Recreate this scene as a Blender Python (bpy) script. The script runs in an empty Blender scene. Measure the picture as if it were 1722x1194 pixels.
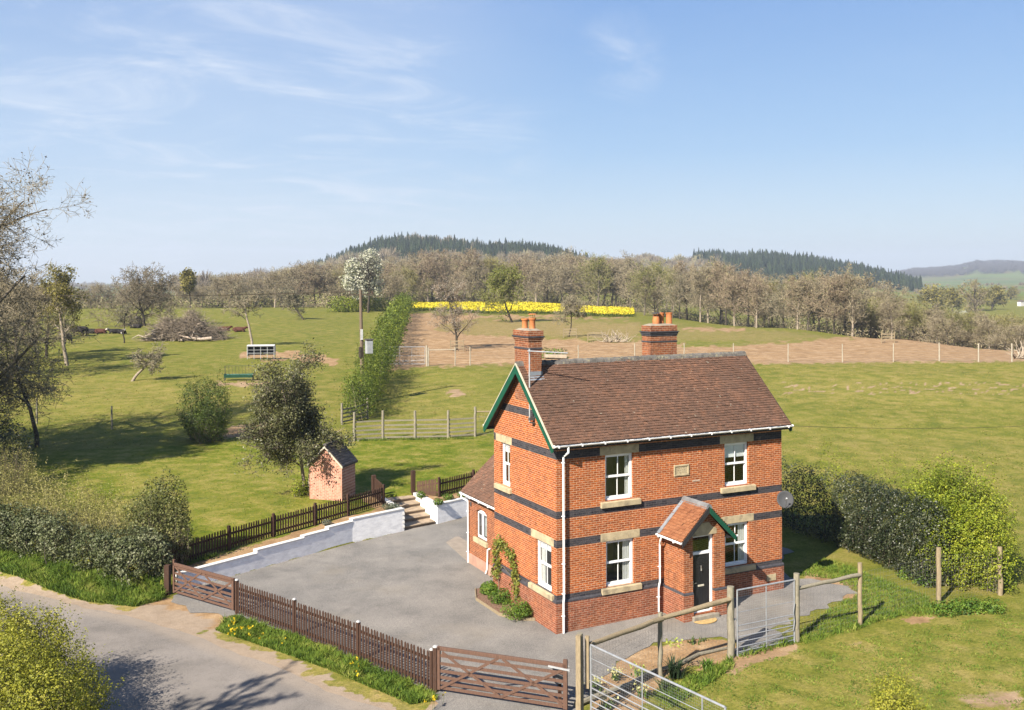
import bpy, bmesh, math, random
import numpy as np
from mathutils import Vector, Matrix

R_ = math.radians
sc = bpy.context.scene
COL = sc.collection

# ------------------------------------------------------------------ camera
F_, CX, CY, CZ, YAW, PITCH, ROLL, SHY = 1664.19, -16.144, -29.1285, 11.8465, .4622, .0011, -.0039, -125.18
FW = np.array([math.sin(YAW) * math.cos(PITCH), math.cos(YAW) * math.cos(PITCH), math.sin(PITCH)])
_r = np.array([math.cos(YAW), -math.sin(YAW), 0.]); _u = np.cross(_r, FW)
RT = _r * math.cos(ROLL) + _u * math.sin(ROLL); UP = -_r * math.sin(ROLL) + _u * math.cos(ROLL)
CAM = np.array([CX, CY, CZ])
cd = bpy.data.cameras.new('camera'); cam = bpy.data.objects.new('camera', cd); COL.objects.link(cam)
M = Matrix(((RT[0], UP[0], -FW[0], CX), (RT[1], UP[1], -FW[1], CY), (RT[2], UP[2], -FW[2], CZ), (0, 0, 0, 1)))
cam.matrix_world = M
cd.lens = F_ / 1722 * 36; cd.sensor_width = 36; cd.shift_y = SHY / 1722; cd.clip_start = .5; cd.clip_end = 60000
sc.camera = cam

# ------------------------------------------------------------------ light
SUN_EL, SUN_AZ = R_(37), YAW + R_(36)           # the shadows run this way (azimuth measured from +Y towards +X)
sd_ = np.array([math.sin(SUN_AZ) * math.cos(SUN_EL), math.cos(SUN_AZ) * math.cos(SUN_EL), -math.sin(SUN_EL)])
sl = bpy.data.lights.new('sun', 'SUN'); sl.energy = 5.0; sl.angle = R_(.5); sl.color = (1, .91, .78)
so = bpy.data.objects.new('sun', sl); COL.objects.link(so)
so.rotation_euler = Vector(sd_).to_track_quat('-Z', 'Y').to_euler()
w = bpy.data.worlds.new('World'); sc.world = w; w.use_nodes = True
nt = w.node_tree; bg = nt.nodes['Background']
sky = nt.nodes.new('ShaderNodeTexSky'); sky.sky_type = 'NISHITA'; sky.sun_disc = False
sky.sun_elevation = SUN_EL; sky.sun_rotation = SUN_AZ + math.pi
sky.altitude = 100; sky.air_density = 1.0; sky.dust_density = .7; sky.ozone_density = 2.0
bg.inputs[1].default_value = .050
def wn(t, **k):
    n = nt.nodes.new('ShaderNode' + t)
    for a, b in k.items():
        if a[0] == 'i' and a[1:].isdigit():
            n.inputs[int(a[1:])].default_value = b
        else: setattr(n, a, b)
    return n
L = nt.links.new
tc = wn('TexCoord')
sep = wn('SeparateXYZ'); L(tc.outputs['Generated'], sep.inputs[0])
# project the direction on a cloud deck so that the wisps flatten towards the horizon
zz = wn('Math', operation='ADD', i1=.10); L(sep.outputs[2], zz.inputs[0])
zx = wn('Math', operation='MAXIMUM', i1=.02); L(zz.outputs[0], zx.inputs[0])
dx = wn('Math', operation='DIVIDE'); L(sep.outputs[0], dx.inputs[0]); L(zx.outputs[0], dx.inputs[1])
dy = wn('Math', operation='DIVIDE'); L(sep.outputs[1], dy.inputs[0]); L(zx.outputs[0], dy.inputs[1])
cb = wn('CombineXYZ'); L(dx.outputs[0], cb.inputs[0]); L(dy.outputs[0], cb.inputs[1])
mp = wn('Mapping'); mp.inputs['Rotation'].default_value = (0, 0, R_(20)); mp.inputs['Scale'].default_value = (.9, 1.25, 1); L(cb.outputs[0], mp.inputs[0])
mp2 = wn('Mapping'); mp2.inputs['Rotation'].default_value = (0, 0, R_(-10)); mp2.inputs['Scale'].default_value = (.5, .8, 1); mp2.inputs['Location'].default_value = (3.1, 1.7, 0); L(cb.outputs[0], mp2.inputs[0])
n1 = wn('TexNoise'); n1.inputs['Scale'].default_value = 1.5; n1.inputs['Detail'].default_value = 9; n1.inputs['Roughness'].default_value = .62; n1.inputs['Distortion'].default_value = 1.3; L(mp.outputs[0], n1.inputs['Vector'])
n2 = wn('TexNoise'); n2.inputs['Scale'].default_value = .9; n2.inputs['Detail'].default_value = 3; L(mp2.outputs[0], n2.inputs['Vector'])
r1 = wn('MapRange', interpolation_type='SMOOTHSTEP'); r1.inputs[1].default_value = .42; r1.inputs[2].default_value = .85; L(n1.outputs[0], r1.inputs[0])
# the cloud field lies to the upper left of the photograph: centred on one direction of the sky
def dirmask(px, py, c0, c1):
    d = FW + RT * (px - 861) / F_ - UP * (py - 597 - SHY) / F_; d = d / np.linalg.norm(d)
    v = wn('VectorMath', operation='DOT_PRODUCT'); v.inputs[1].default_value = tuple(d); L(tc.outputs['Generated'], v.inputs[0])
    m = wn('MapRange', interpolation_type='SMOOTHSTEP'); m.inputs[1].default_value = c0; m.inputs[2].default_value = c1; L(v.outputs['Value'], m.inputs[0]); return m.outputs[0]
def mth(op, a, b):
    m = wn('Math', operation=op)
    for i, s in enumerate((a, b)):
        if isinstance(s, (int, float)): m.inputs[i].default_value = s
        else: L(s, m.inputs[i])
    return m.outputs[0]
m1 = dirmask(330, 90, .925, 1.0); m2 = dirmask(640, 210, .982, .9985); m3 = dirmask(1040, 100, .9985, .9999)
mm = mth('MAXIMUM', m1, m2); mm = mth('MAXIMUM', mm, mth('MULTIPLY', m3, .9))
dens = mth('MULTIPLY', r1.outputs[0], mth('ADD', mm, .05)); dens = mth('MINIMUM', mth('MULTIPLY', dens, .68), .5)
veil = mth('MULTIPLY', m1, .4); dens = mth('ADD', dens, mth('MULTIPLY', veil, n2.outputs[0]))
sr = wn('ValToRGB'); L(sep.outputs[2], sr.inputs[0]); e_ = sr.color_ramp.elements
for q_ in range(3): e_.new(.5)
for i_, (p_, c_) in enumerate(((0., (.76, .89, 1.0)), (.05, (.64, .81, .98)), (.13, (.38, .62, .96)), (.30, (.205, .43, .90)), (1., (.12, .27, .62)))): e_[i_].position = p_; e_[i_].color = (*c_, 1)
sm = wn('VectorMath', operation='SCALE'); sm.inputs['Scale'].default_value = 6.1; L(sr.outputs[0], sm.inputs[0])
sb = wn('MixRGB'); sb.inputs[0].default_value = .72; L(sky.outputs[0], sb.inputs[1]); L(sm.outputs[0], sb.inputs[2])
mx = wn('MixRGB'); mx.inputs[2].default_value = (5.6, 6.1, 6.9, 1)
L(dens, mx.inputs[0]); L(sb.outputs[0], mx.inputs[1]); L(mx.outputs[0], bg.inputs[0])
sc.view_settings.view_transform = 'Standard'; sc.view_settings.look = 'None'; sc.view_settings.exposure = 1.54; sc.view_settings.gamma = 1
sc.cycles.max_bounces = 6; sc.cycles.diffuse_bounces = 2; sc.cycles.glossy_bounces = 3; sc.cycles.transparent_max_bounces = 12
sc.cycles.transmission_bounces = 4; sc.cycles.caustics_reflective = False; sc.cycles.caustics_refractive = False
sc.cycles.use_denoising = True

# ------------------------------------------------------------------ pixel <-> place helpers
def ray(px, py): return FW + RT * (px - 861) / F_ - UP * (py - 597 - SHY) / F_
def hit(px, py, ax, val):
    d = ray(px, py); return CAM + d * (val - CAM[ax]) / d[ax]
def Gz(px, py, z=0.): return hit(px, py, 2, z)
def fr(x, y):          # depth in front of the camera, photograph column
    dx = np.asarray(x, float) - CX; dy = np.asarray(y, float) - CY
    v = dx * math.sin(YAW) + dy * math.cos(YAW); u = dx * math.cos(YAW) - dy * math.sin(YAW)
    vv = np.maximum(v, 1.0)
    return v, 861 + F_ * u / vv
def at(px, v):         # ground-plan point in photograph column px at depth v
    u = (px - 861) * v / F_
    return CX + v * math.sin(YAW) + u * math.cos(YAW), CY + v * math.cos(YAW) - u * math.sin(YAW)
def smooth(t): t = np.clip(t, 0, 1); return t * t * (3 - 2 * t)
_rg = np.random.RandomState(5)
_K = _rg.uniform(-1, 1, (8, 24, 2)); _PH = _rg.uniform(0, 6.28, (8, 24))
def wav(x, y, s, seed=0):    # cheap smooth noise, about -1..1, feature size s
    o = 0
    for i in range(7):
        k = _K[seed % 8, i] * 2.6 / s * (1.0 if i < 4 else 2.3); o = o + np.sin(x * k[0] * 2 + y * k[1] * 2 + _PH[seed % 8, i]) * (1 if i < 4 else .5)
    return o / 3.2

# ------------------------------------------------------------------ terrain
_PX = np.array([-1500, -400, 0, 430, 650, 861, 1060, 1300, 1500, 1722, 2300, 3400.])
_TV = np.array([56, 70, 106, 150, 200, 250, 330, 450, 600, 1000, 1600, 4000, 9000.])
_TZ = np.array([
 [1, 1, 1, 1, 1, .9, .6, .35, .25, .2, .2, .2],
 [1.05, 1.05, 1.05, 1.05, 1.0, .95, .85, .8, .7, .6, .6, .6],
 [2.4, 2.4, 2.4, 2.4, 2.35, 2.6, 2.8, 2.8, 2.8, 2.8, 2.8, 2.8],
 [3.6, 3.6, 3.5, 3.5, 3.2, 3.0, 3.0, 3.1, 2.6, 1.2, 1, 1],
 [4.4, 4.4, 4.4, 4.3, 3.6, 3.1, 3.0, 2.2, 0, -4, -4, -4],
 [5.2, 5.2, 5.1, 5.1, 4.6, 3.3, 2.6, 0, -4, -8, -8, -8],
 [4, 4, 4, 4, 4, 3.9, 2.0, -4, -7, -10, -10, -10],
 [1, 1, 1, 5, 6, 5, 1, -6, -9, -10.5, -10, -10],
 [-4, -4, -4, 6, 9, 8, 3, -6, -8, -8, -8, -8],
 [-6, -6, -6, 0, 4, 4, 0, -5, -4.5, -5, -5, -5],
 [-3, -3, -3, -3, -3, -3, -3, -3, -2, 0, 0, 0],
 [6, 6, 6, 6, 6, 6, 6, 6, 6, 6, 6, 6],
 [14.] * 12])
def ridge(tab, px, v, v0, v1, dz):
    t = np.array(tab, float); y = np.interp(px, t[:, 0], t[:, 1])
    a = 11.85 + (472 - y) * v0 / F_ - dz
    s = np.where(v < v0, smooth((v - v1) / (v0 - v1)), np.exp(-((v - v0) / (v0 * .35)) ** 2))
    return np.maximum(a, 0) * s
H1 = [(0, 484), (280, 480), (350, 473), (400, 461), (450, 452), (500, 447), (560, 433), (600, 417), (640, 405), (700, 400), (760, 407), (820, 414), (880, 412), (940, 420), (990, 433), (1040, 444), (1100, 452), (1180, 465), (1260, 480), (1400, 500)]
H2 = [(960, 500), (1040, 462), (1080, 448), (1130, 443), (1170, 431), (1210, 424), (1290, 424), (1350, 428), (1420, 441), (1480, 455), (1540, 470), (1600, 486)]
H3 = [(-900, 472), (0, 474), (160, 474), (330, 478), (1300, 480), (1480, 468), (1540, 459), (1600, 456), (1640, 447), (1700, 446), (1722, 448), (1800, 452), (2000, 440), (2400, 462)]
_WL = np.array([(-11.0, 10.66), (-8.66, 11.72), (-6.32, 12.80), (-2.6, 14.5), (.12, 15.42), (.15, 18.72), (2.12, 18.72), (2.12, 15.95), (5, 16.98), (8, 18.06), (14, 20.3), (20, 26)])
_LP = np.array([*_WL, (30, 60), (60, 120), (-90, 120), (-60, 40), (-19.2, 17.4), (-12.2, 10.6)])
def inpoly(x, y, P):
    c = np.zeros(np.shape(x), bool); n = len(P)
    for i in range(n):
        x0, y0 = P[i]; x1, y1 = P[(i + 1) % n]
        if y0 == y1: continue
        c ^= ((y0 > y) != (y1 > y)) & (x < (x1 - x0) * (y - y0) / (y1 - y0) + x0)
    return c
def dpoly(x, y, P, closed=True):
    d = np.full(np.shape(x), 1e9); n = len(P)
    for i in range(n if closed else n - 1):
        a = np.array(P[i]); b = np.array(P[(i + 1) % n]) - a; q = b @ b + 1e-9
        t = np.clip(((x - a[0]) * b[0] + (y - a[1]) * b[1]) / q, 0, 1)
        d = np.minimum(d, np.hypot(x - a[0] - t * b[0], y - a[1] - t * b[1]))
    return d
def near(x, y):
    base = .014 * np.clip(x, 0, 12)
    base = base + .02 * wav(x, y, 4, 3) * np.clip((-x - 13) / 3, 0, 1)
    ins = inpoly(x, y, _LP); sd = dpoly(x, y, _LP) * np.where(ins, 1, -1)
    wdt = np.where(x < -11.3, 1.1, .09)
    zl = np.interp(x, [-30, -14, -10.5, -9.3, -7.4, -5.1, -3.9, -2.65, 0, 4], [.35, .40, .52, .60, .66, .76, .86, .95, .98, .98])
    zl = zl + (1 - zl) * smooth((sd - .5) / 5)
    return base + (zl - base) * smooth((sd / wdt + 1) / 2)
def T(x, y):
    x = np.asarray(x, float); y = np.asarray(y, float)
    v, px = fr(x, y)
    lv = np.log(np.clip(v, 56, 9000)); ltv = np.log(_TV)
    i = np.clip(np.searchsorted(ltv, lv) - 1, 0, len(_TV) - 2); t = (lv - ltv[i]) / (ltv[i + 1] - ltv[i])
    j = np.clip(np.searchsorted(_PX, px) - 1, 0, len(_PX) - 2); s = np.clip((px - _PX[j]) / (_PX[j + 1] - _PX[j]), 0, 1)
    s = s * s * (3 - 2 * s)
    z = (_TZ[i, j] * (1 - s) + _TZ[i, j + 1] * s) * (1 - t) + (_TZ[i + 1, j] * (1 - s) + _TZ[i + 1, j + 1] * s) * t
    z = z + ridge(H1, px, v, 1300., 600., 12) + ridge(H2, px, v, 1500., 800., 12) + ridge(H3, px, v, 4200., 2200., 6)
    b = smooth((v - 54) / 10)
    z = np.where(v < 64, near(x, y) * (1 - b) + z * b, z)
    z = z + .12 * wav(x, y, 14, 1) * smooth((v - 60) / 20) + .8 * wav(x, y, 120, 2) * smooth((v - 450) / 300)
    return z
def Tz(x, y): return float(T(np.array([x]), np.array([y]))[0])
def ground(px, py):    # first place where the view through a photograph point meets the terrain
    d = ray(px, py); t = np.concatenate([np.arange(20, 420, .25), np.arange(420, 6000, 8.)])
    P = CAM + d * t[:, None]; h = P[:, 2] - T(P[:, 0], P[:, 1])
    k = np.argmax(h < 0)
    if h[k] >= 0: k = len(t) - 1
    a, b = t[max(k - 1, 0)], t[k]; h0, h1 = h[max(k - 1, 0)], h[k]
    tt = a + (b - a) * (h0 / (h0 - h1) if h0 != h1 else 0)
    p = CAM + d * tt; return float(p[0]), float(p[1]), Tz(p[0], p[1])

# ------------------------------------------------------------------ object helpers
def tag(o, label=None, cat=None, group=None, kind=None):
    if label: o['label'] = label
    if cat: o['category'] = cat
    if group: o['group'] = group
    if kind: o['kind'] = kind
    return o
def origin(o):
    v = Vector((0, 0, 0))
    while o is not None: v = v + o.location; o = o.parent
    return v
def thing(name, label, cat, loc=(0, 0, 0), group=None):
    o = bpy.data.objects.new(name, None); COL.objects.link(o); o.location = loc; o.empty_display_size = .3
    return tag(o, label, cat, group)
def link(name, me, parent):
    o = bpy.data.objects.new(name, me); COL.objects.link(o)
    if parent is not None: o.parent = parent
    return o
def copy_tree(o, parent=None):
    c = o.copy(); COL.objects.link(c); c.parent = parent
    for ch in list(o.children): copy_tree(ch, c)
    return c
def dup(o, loc, rz=0., s=1., label=None, group=None, sz=None):
    c = copy_tree(o); c.location = loc; c.rotation_euler = (0, 0, rz); c.scale = (s, s, sz or s)
    if label: c['label'] = label
    if group: c['group'] = group
    return c
def npmesh(name, V, Fq, mat, parent=None, tint=None, smooth_=False, local=False, attrs=None):
    V = np.asarray(V, np.float32); Fq = np.asarray(Fq, np.int32)
    if parent is not None and not local: V = V - np.array(origin(parent), np.float32)
    me = bpy.data.meshes.new(name); n = len(Fq); k = Fq.shape[1]
    me.vertices.add(len(V)); me.vertices.foreach_set('co', V.ravel())
    me.loops.add(n * k); me.loops.foreach_set('vertex_index', Fq.ravel())
    me.polygons.add(n); me.polygons.foreach_set('loop_start', np.arange(0, n * k, k, dtype=np.int32)); me.polygons.foreach_set('loop_total', np.full(n, k, np.int32))
    if smooth_: me.polygons.foreach_set('use_smooth', np.ones(n, bool))
    me.update(calc_edges=True)
    if tint is not None:
        a = me.attributes.new('tint', 'FLOAT', 'POINT'); a.data.foreach_set('value', np.asarray(tint, np.float32))
    for kk, vv in (attrs or {}).items():
        a = me.attributes.new(kk, 'FLOAT_COLOR', 'POINT'); a.data.foreach_set('color', np.asarray(vv, np.float32).ravel())
    me.materials.append(mat); return link(name, me, parent)
class MB:
    def __init__(s): s.v = []; s.f = []
    def add(s, vs, fs):
        n = len(s.v); s.v += [tuple(map(float, p)) for p in vs]; s.f += [tuple(i + n for i in f) for f in fs]; return s
    def box(s, a, b):
        x0, y0, z0 = a; x1, y1, z1 = b
        return s.add([(x0, y0, z0), (x1, y0, z0), (x1, y1, z0), (x0, y1, z0), (x0, y0, z1), (x1, y0, z1), (x1, y1, z1), (x0, y1, z1)],
                     [(0, 3, 2, 1), (4, 5, 6, 7), (0, 1, 5, 4), (1, 2, 6, 5), (2, 3, 7, 6), (3, 0, 4, 7)])
    def bar(s, p, q, w_, h_, up=(0, 0, 1)):
        p = np.array(p, float); q = np.array(q, float); d = q - p; d = d / np.linalg.norm(d); up = np.array(up, float)
        sx = np.cross(d, up); sx = sx / np.linalg.norm(sx) * w_ / 2; sy = np.cross(sx, d); sy = sy / np.linalg.norm(sy) * h_ / 2
        vs = [p - sx - sy, p + sx - sy, p + sx + sy, p - sx + sy, q - sx - sy, q + sx - sy, q + sx + sy, q - sx + sy]
        return s.add(vs, [(0, 1, 2, 3), (7, 6, 5, 4), (0, 4, 5, 1), (1, 5, 6, 2), (2, 6, 7, 3), (3, 7, 4, 0)])
    def tube(s, p, q, r0, r1=None, n=8, caps=True):
        r1 = r0 if r1 is None else r1
        p = np.array(p, float); q = np.array(q, float); d = q - p; d = d / np.linalg.norm(d)
        a = np.cross(d, (0, 0, 1) if abs(d[2]) < .9 else (1, 0, 0)); a = a / np.linalg.norm(a); b = np.cross(d, a)
        vs = []
        for c, r in ((p, r0), (q, r1)):
            for i in range(n): t = 2 * math.pi * i / n; vs.append(c + (a * math.cos(t) + b * math.sin(t)) * r)
        fs = [(i, (i + 1) % n, n + (i + 1) % n, n + i) for i in range(n)]
        if caps: fs += [tuple(range(n - 1, -1, -1)), tuple(range(n, 2 * n))]
        return s.add(vs, fs)
    def path(s, pts, r, n=8):
        for i in range(len(pts) - 1): s.tube(pts[i], pts[i + 1], r if not hasattr(r, '__len__') else r[i], r if not hasattr(r, '__len__') else r[i + 1], n)
        return s
    def ext(s, poly, vec):      # planar polygon of 3-D points extruded along vec
        n = len(poly); vec = np.array(vec, float); P = [np.array(p, float) for p in poly]
        return s.add(P + [p + vec for p in P], [tuple(range(n - 1, -1, -1)), tuple(range(n, 2 * n))] + [(i, (i + 1) % n, n + (i + 1) % n, n + i) for i in range(n)])
    def lathe(s, prof, c, n=12):  # (r, z) pairs
        vs = []
        for r, z in prof:
            for i in range(n): t = 2 * math.pi * i / n; vs.append((c[0] + r * math.cos(t), c[1] + r * math.sin(t), c[2] + z))
        m = len(prof); fs = [(j * n + i, j * n + (i + 1) % n, (j + 1) * n + (i + 1) % n, (j + 1) * n + i) for j in range(m - 1) for i in range(n)]
        fs += [tuple(range(n - 1, -1, -1)), tuple(range((m - 1) * n, m * n))]
        return s.add(vs, fs)
    def quad(s, a, b, c, d): return s.add([a, b, c, d], [(0, 1, 2, 3)])
    def build(s, name, mat, parent=None, smooth_=False, bevel=0., tint=None):
        o_ = origin(parent) if parent is not None else Vector((0, 0, 0))
        me = bpy.data.meshes.new(name); me.from_pydata([(x - o_.x, y - o_.y, z - o_.z) for x, y, z in s.v], [], s.f)
        bm = bmesh.new(); bm.from_mesh(me); bmesh.ops.recalc_face_normals(bm, faces=bm.faces)
        if bevel: bmesh.ops.bevel(bm, geom=bm.edges[:], offset=bevel, segments=1, affect='EDGES', clamp_overlap=True)
        bm.to_mesh(me); bm.free()
        if smooth_:
            for p in me.polygons: p.use_smooth = True
            try: me.set_sharp_from_angle(angle=R_(40))
            except Exception: pass
        me.materials.append(mat); return link(name, me, parent)

# ------------------------------------------------------------------ materials
ALB = .60      # one scale for every albedo below
class NM:
    def __init__(s, name, rough=.8, spec=.3):
        s.m = bpy.data.materials.new(name); s.m.use_nodes = True; s.nt = s.m.node_tree; s.b = s.nt.nodes['Principled BSDF']
        s.b.inputs['Roughness'].default_value = rough; s.b.inputs['Specular IOR Level'].default_value = spec; s._c = None
    def n(s, t, **k):
        q = s.nt.nodes.new('ShaderNode' + t)
        for a, b in k.items(): setattr(q, a, b)
        return q
    def l(s, a, b): s.nt.links.new(a, b)
    def co(s):
        if s._c is None: s._c = s.n('TexCoord').outputs['Object']
        return s._c
    def sc(s, vec, x, y, z, loc=(0, 0, 0), rz=0):
        q = s.n('Mapping'); q.inputs['Scale'].default_value = (x, y, z); q.inputs['Location'].default_value = loc; q.inputs['Rotation'].default_value = (0, 0, rz); s.l(vec, q.inputs[0]); return q.outputs[0]
    def noise(s, scale, detail=4, rough=.55, vec=None, dist=0):
        q = s.n('TexNoise'); q.inputs['Scale'].default_value = scale; q.inputs['Detail'].default_value = detail; q.inputs['Roughness'].default_value = rough; q.inputs['Distortion'].default_value = dist
        s.l(vec or s.co(), q.inputs['Vector']); return q.outputs[0]
    def ramp(s, f, stops):
        q = s.n('ValToRGB'); e = q.color_ramp.elements
        while len(e) < len(stops): e.new(.5)
        for i, (p, c) in enumerate(stops): e[i].position = p; e[i].color = (*c, 1) if len(c) == 3 else c
        s.l(f, q.inputs[0]); return q.outputs[0]
    def rng(s, f, a, b, c=0., d=1., sm=False):
        q = s.n('MapRange'); q.interpolation_type = 'SMOOTHSTEP' if sm else 'LINEAR'
        for i, x in enumerate((a, b, c, d)): q.inputs[i + 1].default_value = x
        s.l(f, q.inputs[0]); return q.outputs[0]
    def math(s, op, a, b=0.):
        q = s.n('Math', operation=op)
        for i, x in enumerate((a, b)):
            if isinstance(x, (int, float)): q.inputs[i].default_value = x
            else: s.l(x, q.inputs[i])
        return q.outputs[0]
    def mix(s, f, a, b, mode='MIX'):
        q = s.n('MixRGB', blend_type=mode)
        for i, x in enumerate((f, a, b)):
            if isinstance(x, (int, float)): q.inputs[i].default_value = x
            elif isinstance(x, tuple): q.inputs[i].default_value = (*x, 1)
            else: s.l(x, q.inputs[i])
        return q.outputs[0]
    def attr(s, name, out='Fac'):
        q = s.n('Attribute'); q.attribute_name = name; return q.outputs[out]
    def color(s, c):
        if isinstance(c, tuple): s.b.inputs['Base Color'].default_value = (*[q * ALB for q in c], 1)
        else: s.l(s.mix(1., c, (ALB, ALB, ALB), 'MULTIPLY'), s.b.inputs['Base Color'])
        return s
    def bump(s, h, strength=.3, dist=.02):
        q = s.n('Bump'); q.inputs['Strength'].default_value = strength; q.inputs['Distance'].default_value = dist; s.l(h, q.inputs['Height']); s.l(q.outputs[0], s.b.inputs['Normal']); return s
def simple(name, c, rough=.7, var=.25, scale=3., spec=.3, metal=0., bump=0., bs=30., stain=None):
    k = NM(name, rough, spec); f = k.noise(scale, 5)
    lo = tuple(x * (1 - var) for x in c); hi = tuple(min(1, x * (1 + var)) for x in c)
    cc = k.ramp(f, [(.3, lo), (.7, hi)])
    if stain: cc = k.mix(k.rng(k.noise(stain[1], 6, .65), .52, .68), cc, stain[0])
    k.color(cc); k.b.inputs['Metallic'].default_value = metal
    if bump: k.bump(k.noise(bs, 3), bump, .01)
    return k.m
def wood(name, c, rough=.75, var=.3, dark=None):
    k = NM(name, rough, .2); v = k.sc(k.co(), 6, 6, 1.2); f = k.noise(5, 5, .6, v)
    cc = k.ramp(f, [(.25, tuple(x * (1 - var) for x in c)), (.75, tuple(min(1, x * (1 + var)) for x in c))])
    k.color(cc); k.bump(f, .3, .01); return k.m
def leafmat(name, cols, rough=.6, trans=.3, spec=.3):
    k = NM(name, rough, spec); n = len(cols)
    cc = k.ramp(k.attr('tint'), [(i / (n - 1), c) for i, c in enumerate(cols)])
    k.color(cc)
    if trans:
        t = k.n('BsdfTranslucent'); k.l(k.mix(1., cc, (ALB, ALB, ALB), 'MULTIPLY'), t.inputs[0]); m = k.n('MixShader'); m.inputs[0].default_value = trans
        k.l(k.b.outputs[0], m.inputs[1]); k.l(t.outputs[0], m.inputs[2]); k.l(m.outputs[0], k.nt.nodes['Material Output'].inputs[0])
    return k.m
def brickmat(name, c1, c2, mortar, bands=(), pale=None, grime=.25, rot=0.):
    k = NM(name, .85, .15); s = k.n('SeparateXYZ'); k.l(k.co(), s.inputs[0])
    u = k.math('ADD', s.outputs[0], s.outputs[1]) if not rot else k.math('ADD', k.math('MULTIPLY', s.outputs[0], math.cos(rot)), k.math('MULTIPLY', s.outputs[1], math.sin(rot)))
    cbx = k.n('CombineXYZ'); k.l(u, cbx.inputs[0]); k.l(s.outputs[2], cbx.inputs[1])
    b = k.n('TexBrick'); k.l(cbx.outputs[0], b.inputs['Vector'])
    for a, x in (('Scale', 1.), ('Mortar Size', .009), ('Mortar Smooth', .1), ('Bias', -.1), ('Brick Width', .225), ('Row Height', .075)): b.inputs[a].default_value = x
    b.inputs['Color1'].default_value = (*c1, 1); b.inputs['Color2'].default_value = (*c2, 1); b.inputs['Mortar'].default_value = (*mortar, 1)
    cc = b.outputs['Color']
    big = k.noise(1.1, 4, .6); cc = k.mix(k.rng(big, .35, .7, 0, .30), cc, (.50, .20, .07), 'MIX')
    fine = k.noise(9, 3); cc = k.mix(1., cc, k.ramp(fine, [(.3, (.68, .66, .66)), (.7, (1.2, 1.16, 1.12))]), 'MULTIPLY')
    # every brick its own burn
    vo = k.n('TexWhiteNoise', noise_dimensions='2D'); fl = k.n('VectorMath', operation='FLOOR'); dv = k.n('VectorMath', operation='DIVIDE'); dv.inputs[1].default_value = (.225, .075, 1)
    k.l(cbx.outputs[0], dv.inputs[0]); k.l(dv.outputs[0], fl.inputs[0]); k.l(fl.outputs[0], vo.inputs['Vector'])
    cc = k.mix(k.math('MULTIPLY', k.rng(vo.outputs[0], .0, 1, 0, .55), k.math('SUBTRACT', 1, b.outputs['Fac'])), cc, tuple(x * .42 for x in c2))
    if bands:
        bl = k.mix(b.outputs['Fac'], k.ramp(vo.outputs[0], [(0, (.035, .035, .045)), (1, (.085, .08, .09))]), (.11, .10, .10))
        tot = None
        for z0, z1 in bands:
            q = k.math('MULTIPLY', k.math('GREATER_THAN', s.outputs[2], z0), k.math('LESS_THAN', s.outputs[2], z1)); tot = q if tot is None else k.math('MAXIMUM', tot, q)
        cc = k.mix(tot, cc, bl)
    gr = k.noise(2.3, 6, .7, k.sc(k.co(), 1, 1, .35)); cc = k.mix(k.rng(gr, .5, .75, 0, grime), cc, (.10, .07, .05))
    st_ = k.noise(5, 5, .7, k.sc(k.co(), 1, 1, .12)); cc = k.mix(k.rng(st_, .52, .72, 0, .45), cc, k.mix(1., cc, (.55, .5, .5), 'MULTIPLY'))
    cc = k.mix(k.rng(k.noise(1.9, 6, .7), .60, .74, 0, .35), cc, (.62, .42, .30))
    if pale: cc = k.mix(k.rng(k.noise(4.5, 6, .75, k.sc(k.co(), 1, 1, .8)), .38, .64, .05, .62), cc, pale)
    k.color(cc); k.bump(k.math('ADD', k.math('MULTIPLY', b.outputs['Fac'], -1), k.math('MULTIPLY', fine, .5)), .5, .006)
    return k.m
BRICK = brickmat('red_brick', (.66, .170, .036), (.45, .10, .030), (.72, .47, .30), bands=((3.85, 4.10), (2.87, 3.13), (5.85, 6.13), (7.07, 7.33), (1.09, 1.28)))
BRICK2 = brickmat('red_brick_plain', (.50, .155, .05), (.34, .095, .04), (.50, .33, .22))
BRICKP = brickmat('red_brick_plinth', (.44, .135, .07), (.33, .09, .045), (.48, .33, .25), grime=.35)
BRICKC = brickmat('chimney_brick', (.42, .14, .06), (.28, .09, .045), (.42, .30, .22), grime=.5)
BLUEB = simple('blue_engineering_brick', (.07, .068, .078), .6, .35, 9, bump=.2)
STONE = simple('sandstone', (.56, .46, .29), .85, .18, 4, bump=.25, bs=22, stain=((.30, .25, .17), 3.))
WHITE = simple('white_upvc', (1.2, 1.21, 1.22), .35, .03, 2, .5)
WPAINT = NM('white_painted_block', .7, .3)
def _wp():
    k = WPAINT; s = k.n('SeparateXYZ'); k.l(k.co(), s.inputs[0]); c = k.n('CombineXYZ'); k.l(k.math('ADD', k.math('MULTIPLY', s.outputs[0], .82), k.math('MULTIPLY', s.outputs[1], .57)), c.inputs[0]); k.l(s.outputs[2], c.inputs[1])
    b = k.n('TexBrick'); k.l(c.outputs[0], b.inputs['Vector'])
    for a, x in (('Scale', 1.), ('Mortar Size', .012), ('Brick Width', .45), ('Row Height', .225)): b.inputs[a].default_value = x
    f = k.noise(3, 6, .65, k.sc(k.co(), 1, 1, 2.2)); k.color(k.ramp(f, [(.32, (1.15, 1.15, 1.17)), (.6, (1.45, 1.45, 1.45))])); k.bump(k.math('ADD', k.math('MULTIPLY', b.outputs['Fac'], -1), k.math('MULTIPLY', k.noise(20, 3), .6)), .45, .01)
_wp(); WPAINT = WPAINT.m
GREEN = simple('green_gloss_paint', (.008, .095, .055), .45, .15, 3, .4)
CREAM = simple('cream_paint', (.62, .57, .45), .6, .12, 3)
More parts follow.
